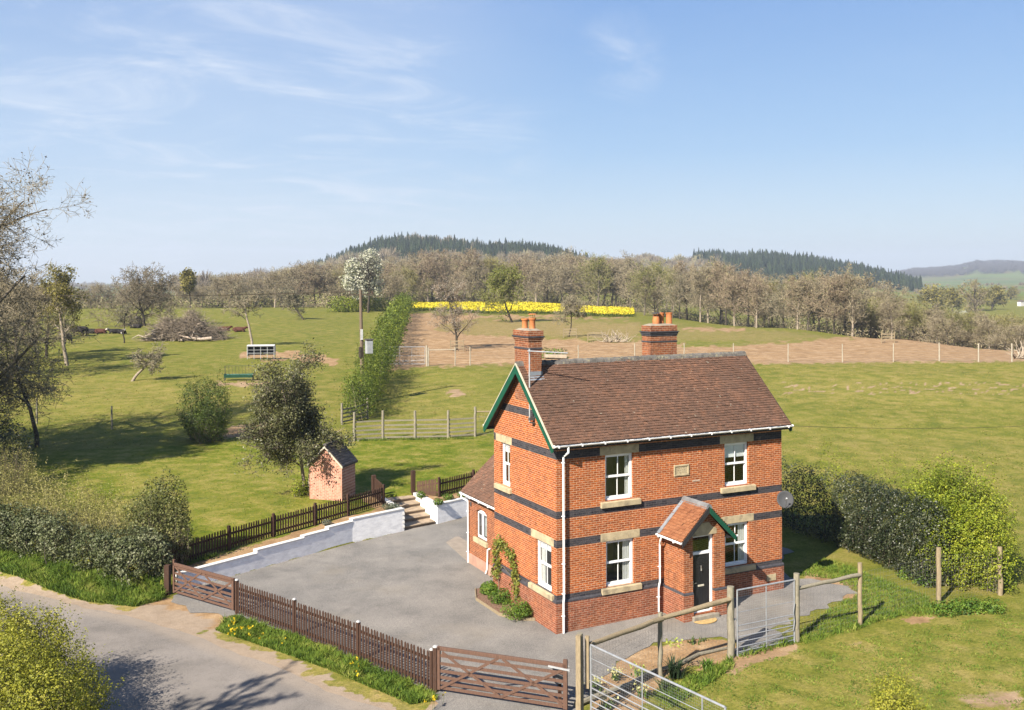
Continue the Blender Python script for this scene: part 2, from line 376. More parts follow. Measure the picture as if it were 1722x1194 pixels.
BLACKD = simple('black_door_paint', (.022, .023, .026), .35, .15, 3, .5)
LEAD = simple('lead_flashing', (.26, .29, .33), .5, .2, 5, .4)
DARKW = simple('dark_soffit_and_shade', (.03, .03, .032), .6, .2)
METAL = simple('galvanised_steel', (.40, .42, .45), .5, .18, 8, .5, metal=.3)
GALVL = simple('pale_galvanised_tube', (.55, .57, .59), .45, .12, 8, .5, metal=.3)
BROWNW = wood('dark_stained_timber', (.075, .040, .027))
BROWNG = wood('faded_brown_timber', (.15, .085, .060))
OLDW = wood('weathered_timber', (.34, .27, .17))
OLDG = wood('grey_weathered_timber', (.30, .27, .20))
CLAY = simple('terracotta', (.56, .20, .07), .7, .2, 6, bump=.1)
POTD = simple('sooty_metal', (.10, .09, .085), .7, .3, 6)
STEP = simple('brown_stone_steps', (.31, .235, .17), .85, .25, 5, bump=.3, bs=18, stain=((.17, .13, .10), 2.5))
INT = simple('interior_plaster', (.55, .52, .45), .9, .1)
CURT = simple('curtain_cloth', (1.1, 1.08, .95), .9, .2, 9)
BLIND = simple('white_blind', (1.35, 1.4, 1.4), .8, .05)
SOIL = NM('garden_soil', .95, .1)
def _soil():
    k = SOIL; f = k.noise(14, 8, .75); k.color(k.ramp(f, [(.3, (.13, .075, .05)), (.5, (.27, .165, .115)), (.68, (.44, .31, .23))])); k.bump(k.noise(30, 5, .7), .9, .05)
_soil(); SOIL = SOIL.m
BARK = simple('grey_bark', (.17, .145, .11), .9, .4, 7, .1, bump=.4, bs=14)
BARKD = simple('dark_bark', (.085, .072, .055), .9, .4, 7, .1)
BARKL = simple('pale_bark', (.36, .30, .23), .9, .35, 6, .1)
TWIG = simple('grey_brown_twigs', (.37, .315, .215), .9, .3, .5, .1)
TWIGR = simple('reddish_twigs', (.36, .28, .195), .9, .3, .5, .1)
TWIGD = simple('dark_brown_twigs', (.25, .205, .145), .9, .35, .5, .1)
TWIGO = simple('olive_twigs', (.35, .32, .16), .9, .3, .5, .1)
def glassmat():
    k = NM('window_glass', .05, .5); nt_ = k.nt; g = k.n('BsdfGlossy'); g.inputs['Roughness'].default_value = .02; g.inputs['Color'].default_value = (.9, .95, 1, 1)
    t = k.n('BsdfTransparent'); t.inputs[0].default_value = (.86, .89, .89, 1); fz = k.n('LayerWeight'); fz.inputs[0].default_value = .5; m = k.n('MixShader')
    k.l(k.math('ADD', k.math('MULTIPLY', k.math('POWER', fz.outputs['Facing'], 3.), .7), .07), m.inputs[0]); k.l(t.outputs[0], m.inputs[1]); k.l(g.outputs[0], m.inputs[2]); k.l(m.outputs[0], nt_.nodes['Material Output'].inputs[0]); return k.m
GLASS = glassmat()
def tilemat(name, stops, moss=.35, spots=True):
    k = NM(name, .85, .15); cc = k.ramp(k.attr('tint'), stops)
    f = k.noise(.9, 5, .6); cc = k.mix(k.rng(f, .42, .75, 0, moss), cc, (.18, .12, .09))
    cc = k.mix(k.rng(k.noise(2.2, 4), .58, .78, 0, .35), cc, (.33, .15, .08))
    cc = k.mix(1., cc, k.ramp(k.noise(26, 4), [(.3, (.7, .7, .7)), (.7, (1.2, 1.2, 1.2))]), 'MULTIPLY')
    if spots:
        sp = k.noise(6.5, 2, .5); cc = k.mix(k.rng(sp, .715, .745, 0, .7), cc, (.50, .47, .38))
        s = k.n('SeparateXYZ'); k.l(k.co(), s.inputs[0])
    k.color(cc); k.bump(k.noise(40, 3), .3, .005); return k.m
TILE = tilemat('clay_roof_tiles', [(0, (.13, .080, .060)), (.35, (.175, .102, .073)), (.7, (.22, .122, .085)), (1, (.32, .165, .105))])
TILEP = tilemat('porch_clay_tiles', [(0, (.26, .10, .05)), (.5, (.33, .135, .065)), (1, (.40, .18, .09))], .15, False)
SLATE = tilemat('dark_roof_tiles', [(0, (.16, .135, .12)), (1, (.36, .30, .26))], .3, False)
RIDGE = simple('ridge_tiles', (.15, .14, .13), .8, .4, 4, bump=.2, stain=((.33, .30, .20), 6.))

# ================================================================== the land
def px_of(x, y, z):
    d0 = x - CX; d1 = y - CY; d2 = z - CZ
    zz = d0 * FW[0] + d1 * FW[1] + d2 * FW[2]; zz = np.maximum(zz, .5)
    return 861 + F_ * (d0 * RT[0] + d1 * RT[1] + d2 * RT[2]) / zz, 597 + SHY - F_ * (d0 * UP[0] + d1 * UP[1] + d2 * UP[2]) / zz
ROADP = [(-34, 44), (-24, 27), (-16.85, 14.59), (-14.83, 11.52), (-11.9, 7.35), (-10.0, 3.4), (-8.1, -1.02), (-7.25, -2.95), (-5.6, -6.8), (-3.2, -11.5), (0, -17), (12, -36)]
GRAVEL = [(-11.05, 9.0), (-11.0, 10.2), (-10.4, 10.85), (-9.3, 11.36), (-8.66, 11.66), (-6.32, 12.73), (-2.6, 14.45), (.1, 15.35), (2.1, 15.95), (3.95, 16.6), (7, 17.7), (12, 19.4), (14.2, 14), (13.9, 8), (13.6, 3.73), (12.6, 3.3), (11.4, 2.0), (11.0, .9), (11.7, .0), (12.0, -1.0), (11.83, -1.75), (10.3, -2.1), (8.2, -2.8), (6.6, -3.1), (6.5, -4.3), (3.9, -4.3), (4.75, -3.45), (4.55, -3.0), (3.4, -2.5), (2.0, -2.35), (.8, -2.85), (-.7, -3.9), (-1.9, -5.3), (-2.6, -6.2), (-5.1, -7.2), (-6.3, -4.6), (-5.55, -2.6), (-6.65, .8), (-7.95, 3.9), (-9.25, 7.0), (-9.7, 6.8), (-10.5, 7.9)]
SOILPX = [([(690, 527), (722, 529), (738, 556), (800, 563), (900, 569), (1000, 574), (1080, 573), (1180, 584), (1300, 578), (1420, 568), (1500, 566), (1722, 591), (1900, 600), (1900, 611), (1722, 607), (1400, 611), (860, 612), (700, 618), (648, 622)], 7, 1.),
          ([(690, 527), (1060, 533), (1060, 537), (800, 536), (720, 545)], 3, .7), ([(700, 533), (1075, 538), (1085, 574), (740, 566)], 8, .46), ([(1080, 540), (1300, 552), (1440, 566), (1300, 580), (1085, 576)], 8, .40), ([(1145, 550), (1250, 552), (1250, 557), (1145, 556)], 3, .8),
          ([(384, 596), (420, 591), (500, 592), (545, 600), (575, 604), (560, 614), (510, 606), (430, 604)], 3, 1.), ([(368, 643), (440, 641), (450, 648), (372, 650)], 3, .9),
          ([(385, 716), (470, 707), (470, 735), (372, 738)], 4, .95), ([(640, 735), (820, 725), (826, 735), (650, 741)], 4, .4),
          ([(1200, 1105), (1330, 1080), (1345, 1092), (1262, 1118), (1230, 1135), (1195, 1122)], 6, .85), ([(1170, 1122), (1215, 1112), (1235, 1128), (1180, 1135)], 5, .7),
          ([(1515, 1040), (1560, 1033), (1572, 1046), (1530, 1052)], 4, .8), ([(1380, 1085), (1450, 1078), (1440, 1088)], 4, .6), ([(1600, 1170), (1722, 1158), (1722, 1194), (1640, 1190)], 12, .65), ([(1350, 960), (1400, 965), (1460, 1000), (1410, 1010), (1360, 985)], 6, .8),
          ([(745, 655), (775, 653), (790, 664), (760, 668)], 3, .7)]
LAWNPX = [(0, 765), (380, 742), (800, 737), (830, 735), (830, 850), (690, 830), (640, 845), (520, 885), (400, 918), (300, 950), (280, 880), (150, 850), (0, 800)]
DRYPX = [([(0, 620), (330, 640), (560, 650), (560, 700), (380, 705), (0, 690)], 25, .5), ([(1280, 700), (1722, 730), (1722, 900), (1500, 780), (1330, 760)], 30, .35), ([(1330, 1090), (1722, 1040), (1722, 1194), (1180, 1194), (1220, 1130)], 22, .45), ([(1300, 612), (1722, 608), (1722, 690), (1290, 672)], 16, .45),
         ([(660, 640), (830, 620), (830, 720), (700, 720)], 20, .35), ([(770, 770), (800, 750), (820, 790), (790, 800)], 12, .7), ([(150, 780), (500, 770), (520, 860), (300, 890)], 25, .35)]
def build_terrain():
    rows = [3.]
    while rows[-1] < 5400:
        v = rows[-1]; rows.append(v + (1.2 if v < 26 else .14 if v < 56 else min(max(.14, v * v * 1.1e-4), v * .02)))
    cols = np.concatenate([np.arange(-3000, -120, 60), np.arange(-120, 1845, 5.), np.arange(1845, 4700, 60)])
    Vv, Pp = np.meshgrid(np.array(rows), cols, indexing='ij')
    U = (Pp - 861) * Vv / F_
    X = CX + Vv * math.sin(YAW) + U * math.cos(YAW); Y = CY + Vv * math.cos(YAW) - U * math.sin(YAW)
    Z = T(X.ravel(), Y.ravel()).reshape(X.shape)
    x, y, z = X.ravel(), Y.ravel(), Z.ravel(); v = Vv.ravel()
    px, py = px_of(x, y, z)
    jx = px + 9 * wav(px, py * 3, 40, 4) + 5 * wav(px, py * 2, 12, 5); jy = py + 3.5 * wav(px, py * 3, 26, 6) + 1.8 * wav(px, py * 3, 9, 7)
    soil = np.zeros(len(x)); dry = np.zeros(len(x)); lawn = np.zeros(len(x))
    def soft(P, wd):
        ins = inpoly(jx, jy, P); d = dpoly(jx, jy, P) * np.where(ins, 1, -1); return smooth(d / wd * .5 + .5)
    near_ = (px > -300) & (px < 2100)
    for P, wd, a in SOILPX: soil = np.maximum(soil, soft(P, wd) * a * near_)
    for P, wd, a in DRYPX: dry = np.maximum(dry, soft(P, wd) * a * near_)
    lawn = soft(LAWNPX, 5)
    # dirt verge along the lane, worn gateways, beds between wall and fence
    ew = .28 * wav(x, y, 1.3, 2) + .22 * wav(x, y, .5, 4) + .12 * wav(x, y, .22, 5)
    rd = dpoly(x, y, ROADP, False); soil = np.maximum(soil, smooth((.62 + ew - rd) / .3))
    g1 = [(-12.9, 9.0), (-11.2, 10.3), (-9.2, 6.9), (-9.7, 5.0), (-11, 5.5)]
    g2 = [(-5.9, -3.2), (-5.3, -2.7), (-2.6, -6), (-4, -9.5), (-6.5, -6)]
    for P in (g1, g2):
        ins = inpoly(x, y, P); soil = np.maximum(soil, smooth((dpoly(x, y, P) * np.where(ins, 1, -1) + ew) / .5 + .5))
    bedw = _WL[:5] + np.array([-.12, .35])
    left = (x < .3) & (x > -10.6); wd_ = dpoly(x, y, _WL[:6], False); dry = np.maximum(dry, smooth((1.3 + ew - rd) / .3) * 1.)
    soil = np.maximum(soil, left * inpoly(x, y, _LP) * smooth((1.05 + .5 * ew - wd_) / .2))
    bed2 = [(2.2, 16.1), (3.95, 16.3), (6, 17.2), (5.3, 18.4), (2.9, 17.3), (2.2, 18.4)]
    soil = np.maximum(soil, inpoly(x, y, bed2) * 1.)
    BED = [(-2.5, -6.1), (-1.9, -5.3), (-.7, -3.9), (.8, -2.85), (2, -2.35), (3.4, -2.5), (4.55, -3.), (4.75, -3.5), (3.8, -4.35), (2.2, -4.45), (.9, -4.95), (-.6, -6.0), (-1.9, -7.6), (-2.6, -7)]
    soil = np.maximum(soil, smooth((dpoly(x, y, BED) * np.where(inpoly(x, y, BED), 1, -1) + .5 * ew) / .3 + .5))
    b3 = [(-.05, 1.5), (-.9, 1.95), (-.55, 5.6), (.8, 6.2), (.8, 4.9), (-.05, 4.9)]
    # mole-hill band in the right-hand field
    mh = smooth((wav(x, y, 1.6, 1) + wav(x, y, .7, 3) - .35) / .3) * smooth((py - 640) / 4) * smooth((666 - py) / 4) * smooth((px - 1290) / 30) * (px < 2200)
    soil = np.maximum(soil, mh * .7)
    far = smooth((v - 700) / 500)
    c = np.stack([soil, lawn, dry, far], 1)
    nr, nc = X.shape; i = np.arange((nr - 1) * (nc - 1)); r = i // (nc - 1); q = i % (nc - 1); a = r * nc + q
    Fq = np.stack([a, a + 1, a + nc + 1, a + nc], 1)
    k = NM('meadow_ground', .95, .08)
    sp = k.n('SeparateColor'); k.l(k.attr('mask', 'Color'), sp.inputs[0]); al = k.attr('mask', 'Alpha')
    f0 = k.noise(.06, 7, .7); f1 = k.noise(.7, 6, .65); f2 = k.noise(6, 5, .7, k.sc(k.co(), 1, 1.6, 1, rz=.4)); f3 = k.noise(22, 5, .75)
    g = k.ramp(f1, [(.36, (.155, .185, .030)), (.5, (.255, .248, .050)), (.63, (.38, .31, .10))])
    g = k.mix(k.rng(f0, .35, .65, 0, .5), g, (.24, .25, .04))
    lw = k.ramp(k.noise(.8, 8, .74), [(.34, (.115, .175, .012)), (.48, (.22, .245, .025)), (.58, (.36, .32, .075)), (.68, (.47, .36, .13))])
    g = k.mix(sp.outputs[1], g, lw)
    dr = k.ramp(k.noise(1.1, 8, .75), [(.38, (.22, .24, .04)), (.5, (.42, .34, .10)), (.64, (.55, .40, .19))])
    g = k.mix(k.math('MULTIPLY', sp.outputs[2], k.rng(f1, .36, .6, .35, 1.)), g, dr)
    g = k.mix(k.rng(f2, .36, .66, .0, .85), g, k.mix(1., g, (.50, .56, .45), 'MULTIPLY'))
    g = k.mix(1., g, k.ramp(f3, [(.3, (.58, .62, .55)), (.72, (1.45, 1.4, 1.4))]), 'MULTIPLY')
    # scattered pale stones / droppings / straw
    g = k.mix(k.rng(k.noise(11, 2, .5), .77, .79, 0, .8), g, (.42, .38, .26))
    s_ = k.ramp(k.noise(.9, 8, .72), [(.34, (.30, .19, .10)), (.5, (.43, .28, .15)), (.64, (.56, .40, .24))])
    s_ = k.mix(1., s_, k.ramp(k.noise(16, 5, .7), [(.3, (.68, .66, .64)), (.7, (1.2, 1.2, 1.2))]), 'MULTIPLY')
    s_ = k.mix(k.math('MULTIPLY', sp.outputs[2], .85), s_, k.mix(k.rng(k.noise(2.2, 7, .75), .3, .7), (.33, .26, .195), (.48, .39, .30)))
    g = k.mix(k.rng(k.math('ADD', sp.outputs[0], k.rng(k.noise(3.5, 6, .7), .3, .7, -.22, .22)), .3, .62, 0, 1), g, s_)
    fr_ = k.ramp(k.noise(.004, 2, .5, dist=.3), [(.35, (.11, .17, .03)), (.48, (.17, .23, .045)), (.56, (.20, .15, .07)), (.62, (.12, .20, .03)), (.7, (.10, .14, .04))])
    g = k.mix(al, g, fr_)
    k.color(g); k.bump(k.math('ADD', f2, k.math('MULTIPLY', f3, .6)), .55, .05)
    o = npmesh('ground', np.stack([x, y, z], 1), Fq, k.m, attrs={'mask': c}, smooth_=True); tag(o, kind='structure')
build_terrain()
def outer():
    k = simple('outer_meadow', (.21, .21, .045), .95, .3, .5)
    q = np.array([(u, v) for u, v in ((-900, -900), (900, -900), (900, 58), (-900, 58))]); x = CX + q[:, 1] * math.sin(YAW) + q[:, 0] * math.cos(YAW); y = CY + q[:, 1] * math.cos(YAW) - q[:, 0] * math.sin(YAW)
    tag(npmesh('outer_field', np.column_stack([x, y, np.full(4, -.3)]), [(0, 1, 2, 3)], k), kind='structure')
outer()

def sheet(name, P, dz, mat, step=.35, wob=.12, soft=True):
    xs = np.array([p[0] for p in P]); ys = np.array([p[1] for p in P])
    gx = np.arange(xs.min() - .5, xs.max() + .5, step); gy = np.arange(ys.min() - .5, ys.max() + .5, step)
    # triangulated polygon with finely divided edge
    pts = []
    n = len(P)
    for i in range(n):
        a = np.array(P[i], float); b = np.array(P[(i + 1) % n], float); m = max(1, int(np.hypot(*(b - a)) / step))
        for j in range(m):
            p = a + (b - a) * j / m; d = wob * (wav(p[0], p[1], .9, 5) + .6 * wav(p[0], p[1], .33, 6)); nn = np.array([-(b - a)[1], (b - a)[0]]); nn = nn / np.linalg.norm(nn); pts.append(p + nn * d)
    bm = bmesh.new(); vs = [bm.verts.new((p[0], p[1], 0)) for p in pts]; f = bm.faces.new(vs)
    bmesh.ops.triangulate(bm, faces=[f], ngon_method='EAR_CLIP')
    for ax, g_ in ((0, np.arange(math.floor(xs.min()), xs.max() + 1, 1.)), (1, np.arange(math.floor(ys.min()), ys.max() + 1, 1.))):
        for c in g_:
            co = [0, 0, 0]; co[ax] = c; no = [0, 0, 0]; no[ax] = 1
            bmesh.ops.bisect_plane(bm, geom=bm.verts[:] + bm.edges[:] + bm.faces[:], plane_co=co, plane_no=no)
    bm.verts.ensure_lookup_table(); A = np.array([v.co[:2] for v in bm.verts]); Z = np.minimum(T(A[:, 0], A[:, 1]), near_base(A[:, 0])) if name == 'gravel_drive' else T(A[:, 0], A[:, 1])
    for v, z in zip(bm.verts, Z): v.co.z = z + dz
    bmesh.ops.recalc_face_normals(bm, faces=bm.faces)
    me = bpy.data.meshes.new(name); bm.to_mesh(me); bm.free(); me.materials.append(mat)
    if sum(p.normal.z for p in me.polygons) < 0: me.flip_normals()
    return tag(link(name, me, None), kind='structure')
def near_base(x): return .014 * np.clip(x, 0, 12)
k = NM('gravel', .95, .1)
f = k.noise(.5, 6, .6); cc = k.ramp(f, [(.36, (.235, .225, .213)), (.62, (.34, .32, .295))])
cc = k.mix(1., cc, k.ramp(k.noise(38, 4, .8), [(.3, (.45, .45, .46)), (.5, (1, 1, 1)), (.7, (1.6, 1.57, 1.5))]), 'MULTIPLY')
cc = k.mix(k.rng(k.noise(1.2, 6, .7), .58, .8, 0, .6), cc, (.17, .15, .13))
cc = k.mix(k.rng(k.noise(.35, 3, .5), .55, .7, 0, .4), cc, (.34, .30, .24))
s = k.n('SeparateXYZ'); k.l(k.co(), s.inputs[0])
def ring(cx_, cy_, rad, w_):
    d2 = k.math('SQRT', k.math('ADD', k.math('POWER', k.math('SUBTRACT', s.outputs[0], cx_), 2.), k.math('POWER', k.math('SUBTRACT', s.outputs[1], cy_), 2.)))
    return k.rng(k.math('ABSOLUTE', k.math('SUBTRACT', d2, rad)), w_ * .4, w_, 1, 0, True)
tk = k.math('MAXIMUM', k.math('MAXIMUM', ring(-17, 17, 16.2, .22), ring(-17, 17, 14.7, .22)), k.math('MAXIMUM', ring(7, 22, 17.0, .2), ring(7, 22, 15.5, .2)))
cc = k.mix(k.math('MULTIPLY', tk, k.rng(k.noise(.7, 6, .75), .42, .62, 0, .4)), cc, (.20, .192, .185))
k.color(cc); k.bump(k.noise(45, 4, .8), .8, .03); GRAV = k.m
sheet('gravel_drive', GRAVEL, .016, GRAV, wob=.2)
# the lane
k = NM('worn_tarmac', .9, .15)
f = k.noise(.45, 6, .6); cc = k.ramp(f, [(.36, (.22, .20, .182)), (.62, (.335, .30, .27))])
cc = k.mix(1., cc, k.ramp(k.noise(26, 5, .8), [(.3, (.72, .72, .73)), (.7, (1.25, 1.25, 1.23))]), 'MULTIPLY')
dd = k.attr('tint'); cc = k.mix(k.math('MULTIPLY', k.rng(dd, .25, .9, 1, 0, True), .55), cc, (.42, .345, .27))
cc = k.mix(k.rng(k.noise(.9, 7, .75), .56, .75, 0, .35), cc, (.13, .125, .12))
tr = k.noise(1.6, 6, .7, dist=.5); cr = k.math('LESS_THAN', k.math('ABSOLUTE', k.math('SUBTRACT', tr, .5)), .0035); cc = k.mix(k.math('MULTIPLY', cr, .5), cc, (.09, .085, .08))
k.color(cc); k.bump(k.noise(40, 4, .8), .5, .015); ROADM = k.m
def lane():
    A = np.array(ROADP, float); P = []
    for i in range(len(A) - 1):
        m = max(1, int(np.hypot(*(A[i + 1] - A[i])) / .5))
        for j in range(m): P.append(A[i] + (A[i + 1] - A[i]) * j / m)
    P = np.array(P)
    for _ in range(6): P[1:-1] = (P[:-2] + 2 * P[1:-1] + P[2:]) / 4
    t = np.gradient(P, axis=0); t /= np.linalg.norm(t, axis=1)[:, None]; nrm = np.stack([t[:, 1], -t[:, 0]], 1)
    if nrm[len(P) // 2, 0] > 0: nrm = -nrm      # towards the camera side
    W_ = 5.0; nn = 15; V = []; tn = []
    for j in range(nn):
        s = j / (nn - 1); off = s * W_ + (.14 * wav(P[:, 0], P[:, 1], .8, 2) if j in (0, nn - 1) else 0)
        Q = P + nrm * np.reshape(off, (-1, 1)) if np.ndim(off) else P + nrm * off
        z = near_base(Q[:, 0]) * 0 + .012 + .03 * math.sin(s * math.pi)
        V.append(np.column_stack([Q, np.full(len(Q), z)])); tn.append(np.full(len(Q), min(s, 1 - s) * W_))
    V = np.concatenate(V); tn = np.concatenate(tn); n = len(P)
    V[:, 2] += T(V[:, 0], V[:, 1])
    Fq = [(j * n + i, j * n + i + 1, (j + 1) * n + i + 1, (j + 1) * n + i) for j in range(nn - 1) for i in range(n - 1)]
    o = npmesh('road', V, Fq, ROADM, tint=tn, smooth_=True)
    if sum(p.normal.z for p in o.data.polygons) < 0: o.data.flip_normals()
    tag(o, kind='structure')
lane()
def slab(name, P, z0, z1, mat, **k_):
    return MB().ext([(x, y, z0) for x, y in P], (0, 0, z1 - z0)).build(name, mat)
tag(slab('concrete_apron', [(.79, 9.16), (1.15, 12.4), (1.9, 13.1), (4.6, 13.0), (4.6, 9.16)], .0, .045, simple('pale_concrete', (.36, .30, .24), .9, .15, 3)), kind='structure')

# ================================================================== plants
rs = np.random.RandomState(11)
def unit(n, r=None):
    r = r or rs; v = r.normal(size=(n, 3)); return v / np.linalg.norm(v, axis=1)[:, None]
def leafmesh(P, size, aspect=.5, upb=.4, r=None, N=None):
    r = r or rs; n = len(P); size = np.broadcast_to(size, (n,)) * r.uniform(.65, 1.35, n)
    nrm = unit(n, r); nrm[:, 2] = nrm[:, 2] + upb
    if N is not None: nrm = nrm * .7 + N
    nrm /= np.linalg.norm(nrm, axis=1)[:, None]
    a = np.cross(nrm, unit(n, r)); a /= np.linalg.norm(a, axis=1)[:, None] + 1e-9; b = np.cross(nrm, a)
    h = size[:, None] / 2; wv = h * aspect
    V = np.stack([P - a * h, P + b * wv + nrm * h * .15, P + a * h, P - b * wv + nrm * h * .15], 1).reshape(-1, 3)
    return V, np.arange(4 * n).reshape(n, 4)
def tubes(P0, P1, R0, R1, ns=4):
    n = len(P0); d = P1 - P0; L_ = np.linalg.norm(d, axis=1)[:, None] + 1e-9; d = d / L_
    ref = np.where(np.abs(d[:, 2:3]) < .9, np.array([[0, 0, 1.]]), np.array([[1., 0, 0]])); a = np.cross(d, ref); a /= np.linalg.norm(a, axis=1)[:, None]; b = np.cross(d, a)
    V = []
    for C_, R in ((P0, R0), (P1 + d * .15 * R1[:, None], R1)):
        for i in range(ns): t = 2 * math.pi * i / ns; V.append(C_ + (a * math.cos(t) + b * math.sin(t)) * R[:, None])
    V = np.stack(V, 1).reshape(-1, 3); base = np.arange(n)[:, None] * 2 * ns
    Fq = np.concatenate([base + np.array([[i, (i + 1) % ns, ns + (i + 1) % ns, ns + i]]) for i in range(ns)], 0)
    return V, Fq
def grow(seed, H=12., r0=.25, lev=3, trunk=.28, n0=9, nc=(7, 6, 5), ang=55, ratio=.62, wig=.22, trop=.12, lean=(0, 0), sub=(7, 5, 4, 3, 2), droop=0., minr=.012, spread=1.):
    rng = random.Random(seed); S = []; tips = []
    def rnd(): return Vector((rng.gauss(0, 1), rng.gauss(0, 1), rng.gauss(0, 1)))
    st = [(Vector((0, 0, 0)), Vector((lean[0], lean[1], 1)).normalized(), H * .8, r0, 0)]
    while st:
        p, d, L_, r, l = st.pop(); ns = sub[min(l, 4)]; r1e = max(minr, r * (.35 if l == 0 else .3))
        kids = n0 if l == 0 else nc[min(l - 1, len(nc) - 1)]
        starts = sorted(rng.uniform(trunk if l == 0 else .15, 1.) for _ in range(kids)) if l < lev else []
        ki = 0; rr = r; az = rng.uniform(0, 6.28)
        for i in range(ns):
            d = (d + rnd() * (wig * (.5 if l == 0 else 1)) + Vector((0, 0, trop - droop * l))).normalized()
            q = p + d * (L_ / ns); rn = r + (r1e - r) * (i + 1) / ns
            S.append((p[:], q[:], rr, rn, l))
            while ki < len(starts) and starts[ki] <= (i + 1) / ns:
                f_ = starts[ki] * ns - i; ki += 1; b = p.lerp(q, max(0, min(1, f_)))
                az += 2.4 + rng.uniform(-.5, .5); perp = d.orthogonal().normalized(); perp.rotate(Matrix.Rotation(az, 3, d))
                a_ = R_(ang * rng.uniform(.65, 1.3)); cdv = (d * math.cos(a_) + perp * math.sin(a_) * spread).normalized()
                tl = L_ * ratio * rng.uniform(.6, 1.15) * (1 - .45 * (starts[ki - 1] - .3 if l == 0 else starts[ki - 1] * .6))
                st.append((b, cdv, tl, max(minr, rn * (.6 if l == 0 else .55)), l + 1))
            p, rr = q, rn
        tips.append((p[:], d[:], l))
    A = np.array([s[0] for s in S]); B = np.array([s[1] for s in S]); r_0 = np.array([s[2] for s in S]); r_1 = np.array([s[3] for s in S]); lv = np.array([s[4] for s in S])
    return A, B, r_0, r_1, lv, np.array([t[0] for t in tips]), np.array([t[2] for t in tips])
def make_tree(name, label, cat, seed, bark, twig, leaf=None, lsize=.1, lper=3, lspread=.3, lcount=None, split=2, group=None, aspect=.6, tsc=1., clumpy=0, **kw):
    """trunk with its main limbs, the crown of twigs, and leaves where there are any"""
    root = thing(name, label, cat, (0, 0, 0), group)
    A, B, r0, r1, lv, tp, tl = grow(seed, **kw)
    m = lv < split
    V, Fq = tubes(A[m], B[m], r0[m], r1[m], 7); npmesh('trunk', V, Fq, bark, root, local=True, smooth_=True)
    m = ~m; V, Fq = tubes(A[m], B[m], r0[m] * tsc, r1[m] * tsc, 3); npmesh('crown', V, Fq, twig, root, local=True)
    if leaf is not None:
        r = np.random.RandomState(seed); mm = lv >= max(1, kw.get('lev', 3) - 1); a, b = A[mm], B[mm]
        if clumpy:
            cen = (a + b) / 2; keep = (wav(cen[:, 0] * 1.0, cen[:, 1] + cen[:, 2] * 1.7, clumpy, 3) > -.15); a, b = a[keep], b[keep]
        n = lcount or len(a) * lper; i = r.randint(0, len(a), n); t = r.uniform(0, 1, (n, 1)); P = a[i] * (1 - t) + b[i] * t + r.normal(size=(n, 3)) * lspread
        V, Fq = leafmesh(P, lsize, aspect, .5, r)
        cl = .5 + .28 * wav(P[:, 0], P[:, 1] + P[:, 2] * 1.3, 1.6, 2) + r.normal(size=n) * .16
        npmesh('foliage', V, Fq, leaf, root, tint=np.clip(np.repeat(cl, 4), 0, 1), local=True)
    return root
def blobs_points(E, n, r, shell=.35, lump=.16, ls=1.0):
    """points near the lumpy surface of a set of ellipsoids (cx,cy,cz,rx,ry,rz)"""
    E = np.array(E, float); wgt = E[:, 3] * E[:, 4] + E[:, 3] * E[:, 5] + E[:, 4] * E[:, 5]; wgt /= wgt.sum()
    i = r.choice(len(E), n, p=wgt); d = unit(n, r); c = E[i, :3]; rad = E[i, 3:]
    q = c + d * rad; f = 1 + lump * (wav(q[:, 0] + q[:, 2] * .7, q[:, 1] - q[:, 2] * .5, ls, 1) + .7 * wav(q[:, 0] - q[:, 2], q[:, 1] + q[:, 2], ls * .45, 5))
    rr = f * (1 - shell * r.uniform(0, 1, n) ** 2.2); return c + d * rad * rr[:, None], d
